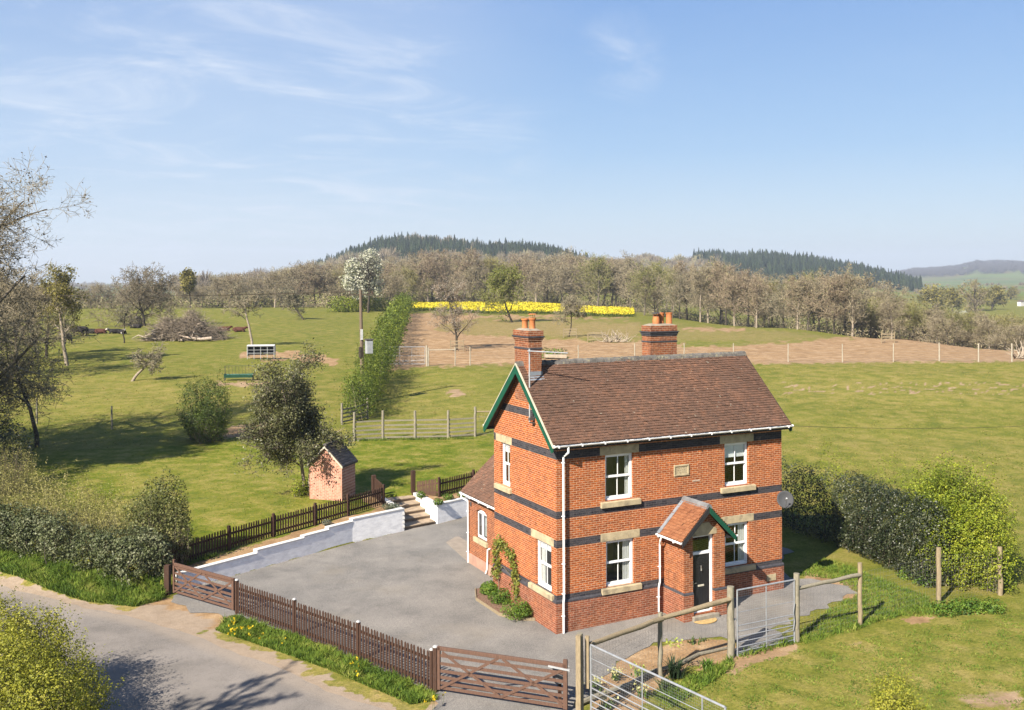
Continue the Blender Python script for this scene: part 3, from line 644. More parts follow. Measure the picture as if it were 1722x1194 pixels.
def leafy(name, label, cat, E, n, mat, size, r=None, shell=.4, lump=.16, ls=1., aspect=.6, stems=None, base=None, group=None, zmin=None, upb=.4, spike=0., part=False, shoots=0, smat=None, sl=.5):
    r = r or np.random.RandomState(len(label or 'x') * 7 + n % 97)
    P, d = blobs_points(E, n, r, shell, lump, ls)
    if shoots:     # upright shoots standing out of the top
        Q, dq = blobs_points(E, shoots, r, .1, lump, ls); up = dq[:, 2] > .1; Q = Q[up]; dq = dq[up]
        dirs = dq * .6 + np.array([0, 0, 1.]) + r.normal(size=Q.shape) * .25; dirs /= np.linalg.norm(dirs, axis=1)[:, None]; Ls = r.uniform(.3, 1, len(Q)) * sl
        k_ = 12; t = np.linspace(.05, 1, k_); PP = (Q[:, None] + dirs[:, None] * (Ls[:, None] * t[None])[..., None]).reshape(-1, 3) + r.normal(size=(len(Q) * k_, 3)) * size * .5
        P = np.concatenate([P, PP]); d = np.concatenate([d, np.repeat(dq, k_, 0)])
    if zmin is not None:
        m = P[:, 2] > zmin; P, d = P[m], d[m]
    root = part if part else thing(name, label, cat, base or (E[0][0], E[0][1], (zmin or 0)), group)
    V, Fq = leafmesh(P, size, aspect, upb, r, N=d * .6)
    cl = .5 + .3 * wav(P[:, 0] + P[:, 2] * .6, P[:, 1] + P[:, 2], 1.3 * ls, 2) + .18 * r.normal(size=len(P))
    npmesh('foliage', V, Fq, mat, root, tint=np.clip(np.repeat(cl, 4), 0, 1))
    if stems:
        ns, rad_, sm = stems
        S0, S1, q0, q1 = [], [], [], []
        for _ in range(ns):
            j = r.randint(len(E)); e = E[j]; a = np.array([e[0] + r.uniform(-.4, .4) * e[3], e[1] + r.uniform(-.4, .4) * e[4], (zmin or 0)]); b = np.array(e[:3]) + unit(1, r)[0] * np.array(e[3:]) * .95; b[2] = max(b[2], e[2] + .2 * e[5])
            m_ = (a + b) / 2 + r.normal(size=3) * .06 * np.linalg.norm(b - a); S0 += [a, m_]; S1 += [m_, b]; q0 += [rad_, rad_ * .7]; q1 += [rad_ * .7, rad_ * .2]
        V, Fq = tubes(np.array(S0), np.array(S1), np.array(q0), np.array(q1), 4); npmesh('stems', V, Fq, sm, root)
    return root
LF_HAW = leafmat('hawthorn_leaves', [(.08, .12, .008), (.19, .26, .014), (.34, .40, .025), (.50, .52, .05)])
LF_YEL = leafmat('young_willow_leaves', [(.12, .14, .012), (.27, .29, .024), (.42, .42, .04), (.56, .52, .08)])
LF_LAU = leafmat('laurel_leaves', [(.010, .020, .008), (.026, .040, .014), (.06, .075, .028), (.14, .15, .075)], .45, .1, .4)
LF_ROW = leafmat('hedgerow_leaves', [(.035, .065, .008), (.10, .15, .014), (.20, .26, .025), (.34, .38, .05)])
LF_IVY = leafmat('ivy_leaves', [(.035, .050, .015), (.085, .11, .035), (.16, .18, .08), (.30, .31, .18)], .55, .15, .3)
LF_HOL = leafmat('olive_grey_leaves', [(.05, .055, .020), (.11, .118, .042), (.20, .20, .08), (.32, .31, .15)], .5, .15, .4)
LF_BUSH = leafmat('yew_bush_leaves', [(.020, .045, .006), (.05, .085, .010), (.11, .16, .02), (.20, .24, .04)], .6, .2)
LF_BRM = leafmat('bramble_leaves', [(.15, .145, .045), (.28, .265, .07), (.40, .37, .11), (.46, .39, .20)])
LF_LIC = leafmat('lichen_twigs', [(.12, .115, .07), (.23, .22, .14), (.32, .305, .20), (.42, .39, .28)], .9, .1, .1)
LF_BLS = leafmat('white_blossom', [(.28, .32, .16), (.50, .52, .36), (.72, .72, .58), (.85, .84, .74)], .8, .25)
LF_PNK = leafmat('faded_blossom', [(.25, .21, .14), (.38, .33, .25), (.52, .46, .38), (.66, .60, .53)], .8, .25)
LF_WIL = leafmat('willow_leaves', [(.12, .15, .03), (.20, .23, .04), (.29, .31, .06), (.36, .37, .09)])
LF_OLV = leafmat('olive_spring_leaves', [(.13, .12, .03), (.22, .20, .045), (.32, .28, .06), (.40, .34, .08)])
LF_BUD = leafmat('dark_buds', [(.10, .075, .05), (.16, .12, .075), (.22, .18, .10), (.28, .24, .13)], .9, .1)
LF_GRS = leafmat('long_grass', [(.06, .12, .012), (.12, .21, .018), (.21, .30, .03), (.36, .38, .08)], .8, .25)
LF_PLT = leafmat('garden_leaves', [(.05, .11, .012), (.10, .20, .02), (.18, .29, .03), (.30, .38, .05)])
YELF = leafmat('yellow_petals', [(.75, .52, .01), (.85, .66, .02)], .7, .2)
PINE = leafmat('conifer_needles', [(.010, .022, .012), (.020, .036, .019), (.035, .056, .026), (.055, .08, .035)], .9, 0, .1)
LF_BUSHY = leafmat('privet_leaves', [(.05, .065, .015), (.11, .13, .03), (.20, .21, .06), (.33, .31, .13)], .6, .2)
LF_ROSE = leafmat('rose_leaves', [(.09, .10, .015), (.18, .22, .03), (.32, .34, .05), (.42, .24, .10)])
LF_SCR = leafmat('scrub', [(.17, .14, .08), (.30, .25, .155), (.38, .325, .20), (.30, .33, .11)], .9, .1, .1)

# ================================================================== the house
def wall_mb(org, ax, n, L_, z0, z1, th, ops, mb=None, ends=False):
    """wall with real openings: outer face at org, running along ax, outward normal n"""
    mb = mb or MB(); org = np.array(org, float); ax = np.array(ax, float); n = np.array(n, float)
    us = sorted({0, L_, *[o[0] for o in ops], *[o[1] for o in ops]}); zs = sorted({z0, z1, *[o[2] for o in ops], *[o[3] for o in ops]})
    def P(u, z, d): p = org + ax * u - n * d; return (p[0], p[1], z)
    def is_open(i, j):
        if i < 0 or j < 0 or i >= len(us) - 1 or j >= len(zs) - 1: return None
        u = (us[i] + us[i + 1]) / 2; z = (zs[j] + zs[j + 1]) / 2
        return any(a < u < b and c < z < d for a, b, c, d in ops)
    for i in range(len(us) - 1):
        for j in range(len(zs) - 1):
            if is_open(i, j): continue
            a, b, c, d = us[i], us[i + 1], zs[j], zs[j + 1]
            for dd in (0, th): mb.quad(P(a, c, dd), P(b, c, dd), P(b, d, dd), P(a, d, dd))
            for (ii, jj, p, q) in ((i - 1, j, (a, c), (a, d)), (i + 1, j, (b, c), (b, d)), (i, j - 1, (a, c), (b, c)), (i, j + 1, (a, d), (b, d))):
                if is_open(ii, jj) or (is_open(ii, jj) is None and (ends or ii == i)): mb.quad(P(*p, 0), P(*q, 0), P(*q, th), P(*p, th))
    return mb
house = thing('brick_house', 'two-storey orange-red brick house with dark blue brick bands and a clay tiled roof', 'house', (0, 0, 0))
HL, HW = 9.79, 4.86
WF = [(1.93, 3.08, 4.26, 5.85), (7.08, 8.20, 4.26, 5.85), (1.95, 3.10, 1.28, 2.87), (7.08, 8.19, 1.29, 2.88)]
WG = [(3.50, 4.28, 4.27, 5.84), (.37, 1.50, 1.27, 2.87)]
PX0, PX1 = 4.36, 6.12      # porch
body = wall_mb((0, 0, 0), (1, 0, 0), (0, -1, 0), HL, -.2, 6.50, .30, WF)
wall_mb((0, 0, 0), (0, 1, 0), (-1, 0, 0), HW, -.2, 6.50, .30, WG, body)
wall_mb((0, HW, 0), (1, 0, 0), (0, 1, 0), HL, -.2, 6.50, .30, [], body)
wall_mb((HL, 0, 0), (0, 1, 0), (1, 0, 0), HW, -.2, 6.50, .30, [], body)
for X in (0, HL - .3): body.ext([(X, 0, 6.5), (X, HW, 6.5), (X, 2.43, 8.80)], (.3, 0, 0))
body.build('wall', BRICK, house)
# stepped-out plinth with a splayed blue course
pl = MB()
def plinth(x0, x1, y0, y1, zt, zb=-.2, o=.05):
    pl.box((x0 - o, y0 - o, zb), (x1 + o, y1 + o, zt))
plm = MB()
for a, b in (((-.05, -.05, -.2), (HL + .05, -.002, 1.05)), ((-.05, -.002, -.2), (-.002, HW + .05, 1.05)), ((HL + .002, -.002, -.2), (HL + .05, HW + .05, 1.05))): plm.box(a, b)
plm.build('plinth', BRICKP, house)
sp = MB()
sp.ext([(-.055, -.055, 1.02), (-.055, -.055, 1.08), (-.055, -.003, 1.135), (-.055, -.003, 1.02)], (HL + .11, 0, 0))
sp.ext([(-.055, -.003, 1.02), (-.055, -.003, 1.08), (-.003, -.003, 1.135), (-.003, -.003, 1.02)], (0, HW + .05, 0))
sp.ext([(HL + .055, -.003, 1.02), (HL + .055, -.003, 1.08), (HL + .003, -.003, 1.135), (HL + .003, -.003, 1.02)], (0, HW + .05, 0))
sp.build('splay_course', BLUEB, house)
# inside: floors so that light does not leak through the storeys, and plain inner walls
it = MB(); it.box((.31, .31, -.05), (HL - .31, HW - .31, .0)); it.box((.31, .31, 3.2), (HL - .31, HW - .31, 3.4)); it.box((.31, .31, 6.2), (HL - .31, HW - .31, 6.3))
for X in (3.9, 6.3): it.box((X, .31, .001), (X + .1, HW - .31, 3.199)); it.box((X, .31, 3.401), (X + .1, HW - .31, 6.199))
it.box((.32, 2.6, .001), (3.89, 2.7, 3.199)); it.box((.32, 2.6, 3.401), (3.89, 2.7, 6.199)); it.box((6.42, 3.2, .001), (9.4, 3.3, 3.199)); it.box((6.42, 3.2, 3.401), (9.4, 3.3, 6.199))
it.build('floors', INT, house)

def sash(parent, org, ax, n, u0, u1, z0, z1, blind=0., curtain=None, label=None, sides=(1,)):
    """white two-over-two sash window set in its opening"""
    org = np.array(org, float); ax = np.array(ax, float); n = np.array(n, float)
    def P(u, z, d): p = org + ax * u - n * d; return (float(p[0]), float(p[1]), float(z))
    def B(m, ua, ub, za, zb, da, db):
        m.ext([P(ua, za, da), P(ub, za, da), P(ub, zb, da), P(ua, zb, da)], -n * (db - da))
    f = MB(); D = .09
    B(f, u0 + .002, u0 + .07, z0 + .002, z1 - .002, D, D + .10); B(f, u1 - .07, u1 - .002, z0 + .002, z1 - .002, D, D + .10)
    B(f, u0 + .07, u1 - .07, z1 - .06, z1 - .002, D, D + .10); B(f, u0 + .07, u1 - .07, z0 + .002, z0 + .07, D - .02, D + .10)
    o = f.build('window', WHITE, parent, bevel=.006); zm = (z0 + z1) / 2 + .02
    s = MB(); a, b = u0 + .07, u1 - .07
    B(s, a, b, zm - .035, zm + .04, D + .005, D + .06)
    B(s, a, a + .04, z0 + .07, zm - .035, D + .045, D + .085); B(s, b - .04, b, z0 + .07, zm - .035, D + .045, D + .085); B(s, a + .04, b - .04, z0 + .07, z0 + .13, D + .045, D + .085)
    B(s, a, a + .035, zm + .04, z1 - .06, D + .012, D + .05); B(s, b - .035, b, zm + .04, z1 - .06, D + .012, D + .05); B(s, a + .035, b - .035, z1 - .10, z1 - .06, D + .012, D + .05)
    c = (a + b) / 2; B(s, c - .012, c + .012, zm + .04, z1 - .10, D + .016, D + .046); B(s, c - .012, c + .012, z0 + .13, zm - .035, D + .05, D + .08)
    s.build('sash', WHITE, o)
    g = MB(); g.quad(P(a + .01, zm, D + .031), P(b - .01, zm, D + .031), P(b - .01, z1 - .07, D + .031), P(a + .01, z1 - .07, D + .031))
    g.quad(P(a + .01, z0 + .09, D + .066), P(b - .01, z0 + .09, D + .066), P(b - .01, zm, D + .066), P(a + .01, zm, D + .066)); g.build('pane', GLASS, o)
    if blind: q = MB(); B(q, u0 + .03, u1 - .03, z1 - blind, z1 - .06, .162, .167); q.build('roller_blind', BLIND, o)
    for sd in (curtain or ()):
        q = MB(); w_ = .22 if abs(sd) == 1 else .34; ua = u0 + .01 if sd < 0 else u1 - .01 - w_
        for i in range(7): B(q, ua + i * w_ / 7, ua + (i + .8) * w_ / 7, z0 + .01, z1 - .01, .192 + .01 * (i % 2), .202 + .01 * (i % 2))
        q.build('curtain', CURT, o)
    return o
def stonebox(parent, org, ax, n, u0, u1, z0, z1, name, proud=.01, deep=.12, slope=0.):
    org = np.array(org, float); ax = np.array(ax, float); n = np.array(n, float)
    def P(u, z, d): p = org + ax * u + n * d; return (float(p[0]), float(p[1]), float(z))
    MB().ext([P(u0, z0, proud), P(u0, z1 - slope, proud), P(u0, z1, -.02 if not slope else -deep), P(u0, z0, -.02)], ax * (u1 - u0)).build(name, STONE, parent, bevel=.008)
FO, FA, FN = (0, 0, 0), (1, 0, 0), (0, -1, 0)
GO, GA, GN = (0, 0, 0), (0, 1, 0), (-1, 0, 0)
for i, (u0, u1, z0, z1) in enumerate(WF):
    o = sash(house, FO, FA, FN, u0, u1, z0, z1, blind=.55 if i == 1 else 0, curtain=[(1,), (), (2,), (2,)][i])
    if i == 1: o['label'] = 'upper right front window with a pale roller blind half down'
    stonebox(house, FO, FA, FN, u0 - .21, u1 + .24, z1, z1 + .29, 'stone_lintel', .008)
    stonebox(house, FO, FA, FN, u0 - .20, u1 + .27, z0 - .22, z0, 'stone_sill', .10, .10, .035)
for i, (u0, u1, z0, z1) in enumerate(WG):
    sash(house, GO, GA, GN, u0, u1, z0, z1, blind=.35 if i == 0 else .3, curtain=((-1,), (-2, 2))[i])
    stonebox(house, GO, GA, GN, (3.36, .20)[i], (4.70, 1.85)[i], z1, z1 + .28, 'stone_lintel', .008)
    stonebox(house, GO, GA, GN, (3.36, .17)[i], (4.69, 1.91)[i], z0 - .21, z0, 'stone_sill', .10, .10, .035)
# date stone: a moulded frame round a recessed tablet (its writing is too worn to read)
q = MB(); a, b, c, d = 4.80, 5.46, 4.85, 5.25
for x0, x1, z0_, z1_ in ((a, b, d - .06, d), (a, b, c, c + .06), (a, a + .06, c + .06, d - .06), (b - .06, b, c + .06, d - .06)): q.box((x0, -.035, z0_), (x1, .02, z1_))
dso = q.build('date_stone', STONE, house, bevel=.01); q = MB().box((a + .06, -.012, c + .06), (b - .06, .02, d - .06)); q.build('tablet', STONE, dso)
q = MB()
for i_, (n_, w__) in enumerate(((3, .30), (4, .36), (2, .22))):
    for j_ in range(n_): xx = (a + b) / 2 - w__ / 2 + w__ * (j_ + .15) / n_; q.box((xx, -.0145, d - .125 - i_ * .075), (xx + w__ / n_ * .7, -.0118, d - .105 - i_ * .075))
q.build('worn_inscription', simple('worn_carving', (.40, .31, .19), .9), dso)
MB().box((8.99, -.068, .53), (9.44, -.0502, .78)).build('air_vent', STONE, house, bevel=.008)
MB().box((5.62, -.012, 4.60), (5.95, .0, 4.64)).build('patch_of_mortar', simple('pale_mortar', (.6, .45, .35)), house)

# roof: every clay tile is a small slab of its own inside one mesh
def tiled(parent, name, e0, along, up, Lx, Ly, gauge=.112, tw=.168, mat=TILE, r=None, th=.034, sag=.012, cut=None, tb=0.):
    r = r or np.random.RandomState(3); e0 = np.array(e0, float); along = np.array(along, float); up = np.array(up, float); up /= np.linalg.norm(up); nrm = np.cross(along, up); nrm /= np.linalg.norm(nrm)
    if nrm[2] < 0: nrm = -nrm
    ny = int(Ly / gauge); nx = int(Lx / tw); gauge = Ly / ny; V = []; tn = []
    for j in range(ny):
        off = 0 if j % 2 else .5
        us = np.clip((np.arange(nx + 2) - off) * Lx / nx, 0, Lx)
        u0, u1 = us[:-1], us[1:]; m = (u1 - u0) > .02; u0, u1 = u0[m], u1[m]; u1 = u1 - .004
        if cut is not None:
            mm = cut((u0 + u1) / 2, (j + .5) * gauge); u0, u1 = u0[mm], u1[mm]
        n = len(u0)
        if not n: continue
        v0 = np.full(n, j * gauge) + r.normal(size=n) * .004; v1 = np.full(n, (j + 1) * gauge + .03)
        lift0 = .040 + r.normal(size=n) * .005 + sag * wav(u0 * 1., np.full(n, j * .1), 1.7, 2); lift1 = lift0 - .034
        ex = r.normal(size=n) * .0015
        def P(u, v, h): return e0 + along * u[:, None] + up * v[:, None] + nrm * h[:, None]
        top = [P(u0, v0, lift0 + ex), P(u1, v0, lift0 - ex), P(u1, v1, lift1), P(u0, v1, lift1)]
        bot = [P(u0, v0, lift0 - th), P(u1, v0, lift0 - th)]
        V.append(np.stack(top + bot, 1)); base = r.uniform(0, 1, n) * .55 + .22 + .16 * wav(u0, np.full(n, j * gauge), 2.2, 4) + tb; tn.append(np.repeat(base, 6))
    V = np.concatenate(V); n = len(V); b = np.arange(n)[:, None] * 6
    Fq = np.concatenate([b + np.array([[0, 1, 2, 3]]), b + np.array([[4, 5, 1, 0]])]); return npmesh(name, V.reshape(-1, 3), Fq, mat, parent, tint=np.clip(np.concatenate(tn), 0, 1))
RX0, RX1 = -.27, 10.0; YR = 2.43; ZE = 6.40; YE = -.28; ZR = 8.94
def slopeboard(x0, x1, ye, ze, yr, zr, th=.10): return [(x0, ye, ze), (x0, yr, zr), (x0, yr, zr - th * 1.4), (x0, ye, ze - th * 1.2)]
rf = MB(); rf.ext(slopeboard(RX0 + .01, RX1, YE, ZE, YR, ZR), (RX1 - RX0 - .02, 0, 0)); rf.ext(slopeboard(RX0 + .01, RX1, 2 * YR - YE, ZE, YR, ZR), (RX1 - RX0 - .02, 0, 0))
roof = rf.build('roof', TILE, house)
Ls = math.hypot(YR - YE, ZR - ZE)
tiled(roof, 'roof_tiles', (RX0, YE - .02, ZE - .01), (1, 0, 0), (0, YR - YE, ZR - ZE), RX1 - RX0, Ls)
tiled(roof, 'roof_tiles', (RX0, 2 * YR - YE + .02, ZE - .01), (1, 0, 0), (0, YE - YR, ZR - ZE), RX1 - RX0, Ls, r=np.random.RandomState(9))
rg = MB()
x = RX0 - .01
while x < RX1:
    x2 = min(x + .30, RX1 + .02); c = (x, YR, ZR - .035 + rs.normal() * .006); n_ = 8
    prof = [(YR - .15, ZR - .10), (YR - .11, ZR - .0), (YR - .05, ZR + .06), (YR + .05, ZR + .06), (YR + .11, ZR - .0), (YR + .15, ZR - .10)]; dz = rs.normal() * .006
    rg.ext([(x, a_, b_ + dz) for a_, b_ in prof], (x2 - x - .008, 0, 0)); rg.ext([(x2 - .035, a_ + (a_ - YR) * .1, b_ + dz + .012) for a_, b_ in prof], (.03, 0, 0)); x += .30
rg.build('ridge_tiles', RIDGE, house)
# green bargeboards with a cream capping, left gable; plain ones right
for X, nm in ((RX0 - .035, 'bargeboard'), (RX1 + .005, 'bargeboard')):
    for s in (-1, 1):
        ye = YR + s * (YR - YE + .04); ze = ZE - .035
        dn = .25
        MB().ext([(X, ye, ze - .03), (X, YR, ZR - .03), (X, YR, ZR - .03 - dn * 1.35), (X, ye + s * -.10, ze + .095 - dn * 1.35), (X, ye, ze - .03 - dn * .65)], (.03, 0, 0)).build(nm, GREEN, house)
        MB().ext([(X - .012, ye - s * -.02, ze - .025), (X - .012, YR, ZR + .0), (X - .012, YR, ZR - .045), (X - .012, ye - s * -.02, ze - .07)], (.06, 0, 0)).build('verge_capping', CREAM if X < 0 else DARKW, house)
sf = MB(); sf.box((0.0, YE + .03, 6.30), (HL, -.004, 6.325)); sf.box((RX0, YE + .03, 6.22), (RX1, YE + .05, 6.38)); sf.box((RX0, 2 * YR - YE - .05, 6.22), (RX1, 2 * YR - YE - .03, 6.38)); sf.build('soffit', DARKW, house)
# gutter and downpipes
def gutter(parent, p, q, r=.062, droop=0.):
    p = np.array(p, float); q = np.array(q, float); d = (q - p) / np.linalg.norm(q - p); sdv = np.array([d[1], -d[0], 0]); m = MB(); n = 8
    for rr in (r,):
        A = [p + sdv * rr * math.cos(math.pi + math.pi * i / n) + np.array([0, 0, rr * math.sin(math.pi + math.pi * i / n)]) for i in range(n + 1)]
        Bq = [p + sdv * (rr - .006) * math.cos(math.pi + math.pi * i / n) + np.array([0, 0, (rr - .006) * math.sin(math.pi + math.pi * i / n)]) for i in range(n, -1, -1)]
        m.ext(A + Bq, q - p)
    g = m.build('gutter', WHITE, parent); L_ = np.linalg.norm(q - p); b = MB(); t = .15
    while t < L_:
        c = p + d * t; MB().bar(c + np.array([0, 0, -.03]) - d * .02, c + np.array([0, 0, -.03]) + d * .02, 2 * r + .012, .075).build('gutter_bracket', WHITE, g); t += .9
    MB().bar(p - d * .006, p, 2 * r, .06).build('gutter_stop_end', WHITE, g); MB().bar(q, q + d * .006, 2 * r, .06).build('gutter_stop_end', WHITE, g); return g
gutter(house, (RX0 + .02, -.345, 6.37), (RX1 + .02, -.345, 6.37)); gutter(house, (RX0, 2 * YR + .345, 6.37), (RX1, 2 * YR + .345, 6.37))
def downpipe(parent, pts, r=.038, clips=()):
    m = MB(); m.path(pts, r, 10); o = m.build('downpipe', WHITE, parent, smooth_=True)
    c = MB()
    for x_, y_, z_ in clips: c.tube((x_, y_, z_ - .02), (x_, y_, z_ + .02), r + .012, n=10); c.box((x_ - .065, y_ + .0, z_ - .012), (x_ + .065, y_ + .05, z_ + .012))
    if clips: c.build('pipe_clip', WHITE, o)
    return o
downpipe(house, [(.28, -.345, 6.34), (.28, -.345, 6.12), (.22, -.11, 5.95), (.22, -.11, 1.24), (.20, -.12, 1.05), (.20, -.12, .03)], clips=[(.22, -.11, z) for z in (5.75, 3.95, 2.35, 1.35)] + [(.20, -.12, .6)])

# chimneys
def chimney(x0, x1, y0, y1, zb, zt, bands, pots, label=None):
    m = MB().box((x0, y0, zb), (x1, y1, zt)); o = m.build('chimney', BRICKC, house); 
    if label: o['label'] = label
    for z0, z1, pr, mt in bands: MB().box((x0 - pr, y0 - pr, z0), (x1 + pr, y1 + pr, z1)).build('chimney_course', mt, o, bevel=.006)
    m = MB(); cx_, cy_ = (x0 + x1) / 2, (y0 + y1) / 2; a, b = (x1 - x0) / 2, (y1 - y0) / 2; z = bands[-1][1]
    m.add([(cx_ - a, cy_ - b, z), (cx_ + a, cy_ - b, z), (cx_ + a, cy_ + b, z), (cx_ - a, cy_ + b, z), (cx_ - a * .6, cy_ - b * .7, z + .07), (cx_ + a * .6, cy_ - b * .7, z + .07), (cx_ + a * .6, cy_ + b * .7, z + .07), (cx_ - a * .6, cy_ + b * .7, z + .07)], [(4, 5, 6, 7), (0, 1, 5, 4), (1, 2, 6, 5), (2, 3, 7, 6), (3, 0, 4, 7)]); m.build('mortar_flaunching', simple('flaunching', (.36, .31, .24), .9), o)
    for px_, py_, h, r, kind in pots:
        if kind == 'roll': prof = [(r * .98, 0), (r, .03), (r * .93, .05), (r, .12), (r * .93, .14), (r, .21), (r * .93, .23), (r, .3), (r * .94, h - .05), (r * 1.12, h - .04), (r * 1.12, h), (r * .85, h), (r * .8, h - .1)]
        elif kind == 'short': prof = [(r, 0), (r * 1.05, h * .5), (r * .85, h), (r * .7, h)]
        else: prof = [(r * 1.05, 0), (r * .9, .05), (r * .84, h * .7), (r * .95, h * .8), (r * 1.13, h * .86), (r * 1.13, h), (r * .9, h), (r * .8, h - .1)]
        p = MB().lathe(prof, (px_, py_, z + .05), 16).build('chimney_pot', CLAY, o, smooth_=True)
        if kind in ('cowl', 'short'):
            c = MB()
            for i in range(6): t = i * math.pi / 3; c.tube((px_ + r * .8 * math.cos(t), py_ + r * .8 * math.sin(t), z + .05 + h - .02), (px_ + r * .8 * math.cos(t), py_ + r * .8 * math.sin(t), z + .05 + h + .13), .008, n=4)
            c.tube((px_, py_, z + h + .17), (px_, py_, z + h + .20), r * 1.35, r * .9, 12); c.build('cowl', POTD if kind == 'short' else CLAY, o)
    return o
ch1 = chimney(-.02, .50, 1.93, 3.03, 7.6, 9.96, [(9.43, 9.50, .02, BLUEB), (9.74, 9.80, .03, BRICKC), (9.80, 9.86, .055, BRICKC), (9.86, 9.91, .085, BLUEB), (9.91, 10.10, .05, BRICKC)],
        [(.28, 2.22, .40, .12, 'cowl'), (.24, 2.72, .36, .12, 'plain')], 'left chimney rising through the gable end')
MB().box((-.035, 1.915, 8.33), (.515, 1.929, 8.66)).build('lead_flashing', LEAD, ch1); MB().ext([(-.05, 1.93, 8.52), (-.05, 1.76, 8.365), (-.05, 1.76, 8.355), (-.05, 1.93, 8.50)], (.60, 0, 0)).build('lead_flashing', LEAD, ch1)
ch2 = chimney(5.62, 6.86, 2.62, 3.20, 8.0, 10.0, [(9.48, 9.53, .02, BLUEB), (9.72, 9.79, .02, BLUEB), (9.79, 9.86, .045, BLUEB), (9.86, 9.90, .075, BLUEB), (9.90, 10.12, .015, BRICKC)],
        [(6.05, 2.85, .30, .14, 'short'), (6.36, 2.98, .44, .125, 'roll'), (6.66, 2.85, .44, .125, 'roll'), (6.20, 3.05, .36, .12, 'plain')], 'wider right chimney behind the ridge with ribbed pots')
# television aerial on its mast beside the left chimney
ae = MB(); ae.tube((-.19, 1.55, 6.95), (-.19, 1.55, 9.50), .028, n=8); ae.build('aerial_mast', GALVL, house, smooth_=True)
ae = MB(); a0 = np.array((-.30, 1.48, 9.43)); a1 = np.array((1.02, .98, 9.34)); ae.tube(a0, a1, .024, n=6); dd_ = (a1 - a0) / np.linalg.norm(a1 - a0); pp = np.cross(dd_, (0, 0, 1))
for i in range(12): c = a0 + (a1 - a0) * (.16 + i * .07); ae.tube(c - pp * (.14 - i * .005), c + pp * (.14 - i * .005), .006, n=4)
ae.bar(a0 + dd_ * .05 - np.array([0, 0, .16]), a0 + dd_ * .05 + np.array([0, 0, .16]), .30, .01); ae.build('aerial', GALVL, house)
MB().box((-.22, 1.48, 7.00), (-.035, 1.60, 7.10)).box((-.16, 1.44, 6.9), (-.035, 1.64, 6.93)).build('mast_bracket', POTD, house)
MB().path([(-.03, 3.42, 7.35), (-.14, 3.42, 7.33), (-.14, 3.42, 7.14)], .015, 6).build('wall_hook', POTD, house)
# satellite dish
dm = MB(); c0 = np.array((9.62, -.36, 3.60)); dn_ = np.array((-.52, -.78, .36)); dn_ /= np.linalg.norm(dn_); a_ = np.cross(dn_, (0, 0, 1)); a_ /= np.linalg.norm(a_); b_ = np.cross(a_, dn_)
vs = []; fs = []
for j in range(6):
    r_ = .33 * j / 5
    for i in range(20): t = 2 * math.pi * i / 20; vs.append(c0 + (a_ * math.cos(t) * .94 + b_ * math.sin(t)) * r_ + dn_ * (.10 * (r_ / .33) ** 2))
for j in range(5):
    for i in range(20): fs.append((j * 20 + i, j * 20 + (i + 1) % 20, (j + 1) * 20 + (i + 1) % 20, (j + 1) * 20 + i))
dm.add(vs, fs); dish = dm.build('satellite_dish', simple('grey_dish', (.085, .088, .095), .8, .08, 3., .1), house, smooth_=True)
md = dish.modifiers.new('thick', 'SOLIDIFY'); md.thickness = .012
MB().tube(c0 - dn_ * .02, (9.80, -.12, 3.45), .018, n=6).tube((9.80, -.14, 3.45), (9.74, .0, 3.45), .018, n=6).tube(c0 - b_ * .33 + dn_ * .1, c0 + dn_ * .42 - b_ * .05, .01, n=6).build('dish_arm', simple('dark_grey_metal', (.12, .12, .13)), dish)
MB().tube(c0 + dn_ * .38 - b_ * .05, c0 + dn_ * .48 - b_ * .02, .03, n=8).build('receiver', simple('pale_plastic', (.5, .5, .5)), dish)

# porch
PF = -1.20
porch = wall_mb((PX0, PF, 0), (1, 0, 0), (0, -1, 0), PX1 - PX0, -.1, 2.98, .24, [(.37, 1.28, .28, 2.979)], ends=True)
porch.box((PX0, PF + .24, -.1), (PX0 + .24, -.002, 2.98)); porch.box((PX1 - .24, PF + .24, -.1), (PX1, -.002, 2.98))
porch.ext([(PX0, PF, 2.98), (PX1, PF, 2.98), (5.24, PF, 3.93)], (0, .24, 0))
po = porch.build('porch', brickmat('porch_brick', (.52, .165, .05), (.36, .10, .04), (.52, .35, .24), bands=((.98, 1.07),)), house)
pl2 = MB(); pl2.box((PX0 - .045, PF - .045, -.1), (PX0 + .37, PF - .002, 1.0)).box((PX0 - .045, PF - .002, -.1), (PX0 - .002, -.055, 1.0)); pl2.build('porch_plinth', BRICKP, po); pl2 = MB().box((PX0 + 1.28, PF - .045, -.1), (PX1 + .045, PF - .002, 1.0)).box((PX1 + .002, PF - .002, -.1), (PX1 + .045, -.055, 1.0)); pl2.build('porch_plinth', BRICKP, po)
s3 = MB(); s3.ext([(PX0 - .05, PF - .05, .985), (PX0 - .05, PF - .05, 1.02), (PX0 - .05, PF - .003, 1.07), (PX0 - .05, PF - .003, .985)], (.42, 0, 0)); s3.ext([(PX0 + 1.28, PF - .05, .985), (PX0 + 1.28, PF - .05, 1.02), (PX0 + 1.28, PF - .003, 1.07), (PX0 + 1.28, PF - .003, .985)], (.53, 0, 0))
s3.ext([(PX0 - .05, PF - .003, .985), (PX0 - .05, PF - .003, 1.02), (PX0 - .003, PF - .003, 1.07), (PX0 - .003, PF - .003, .985)], (0, 1.14, 0)); s3.build('splay_course', BLUEB, po)
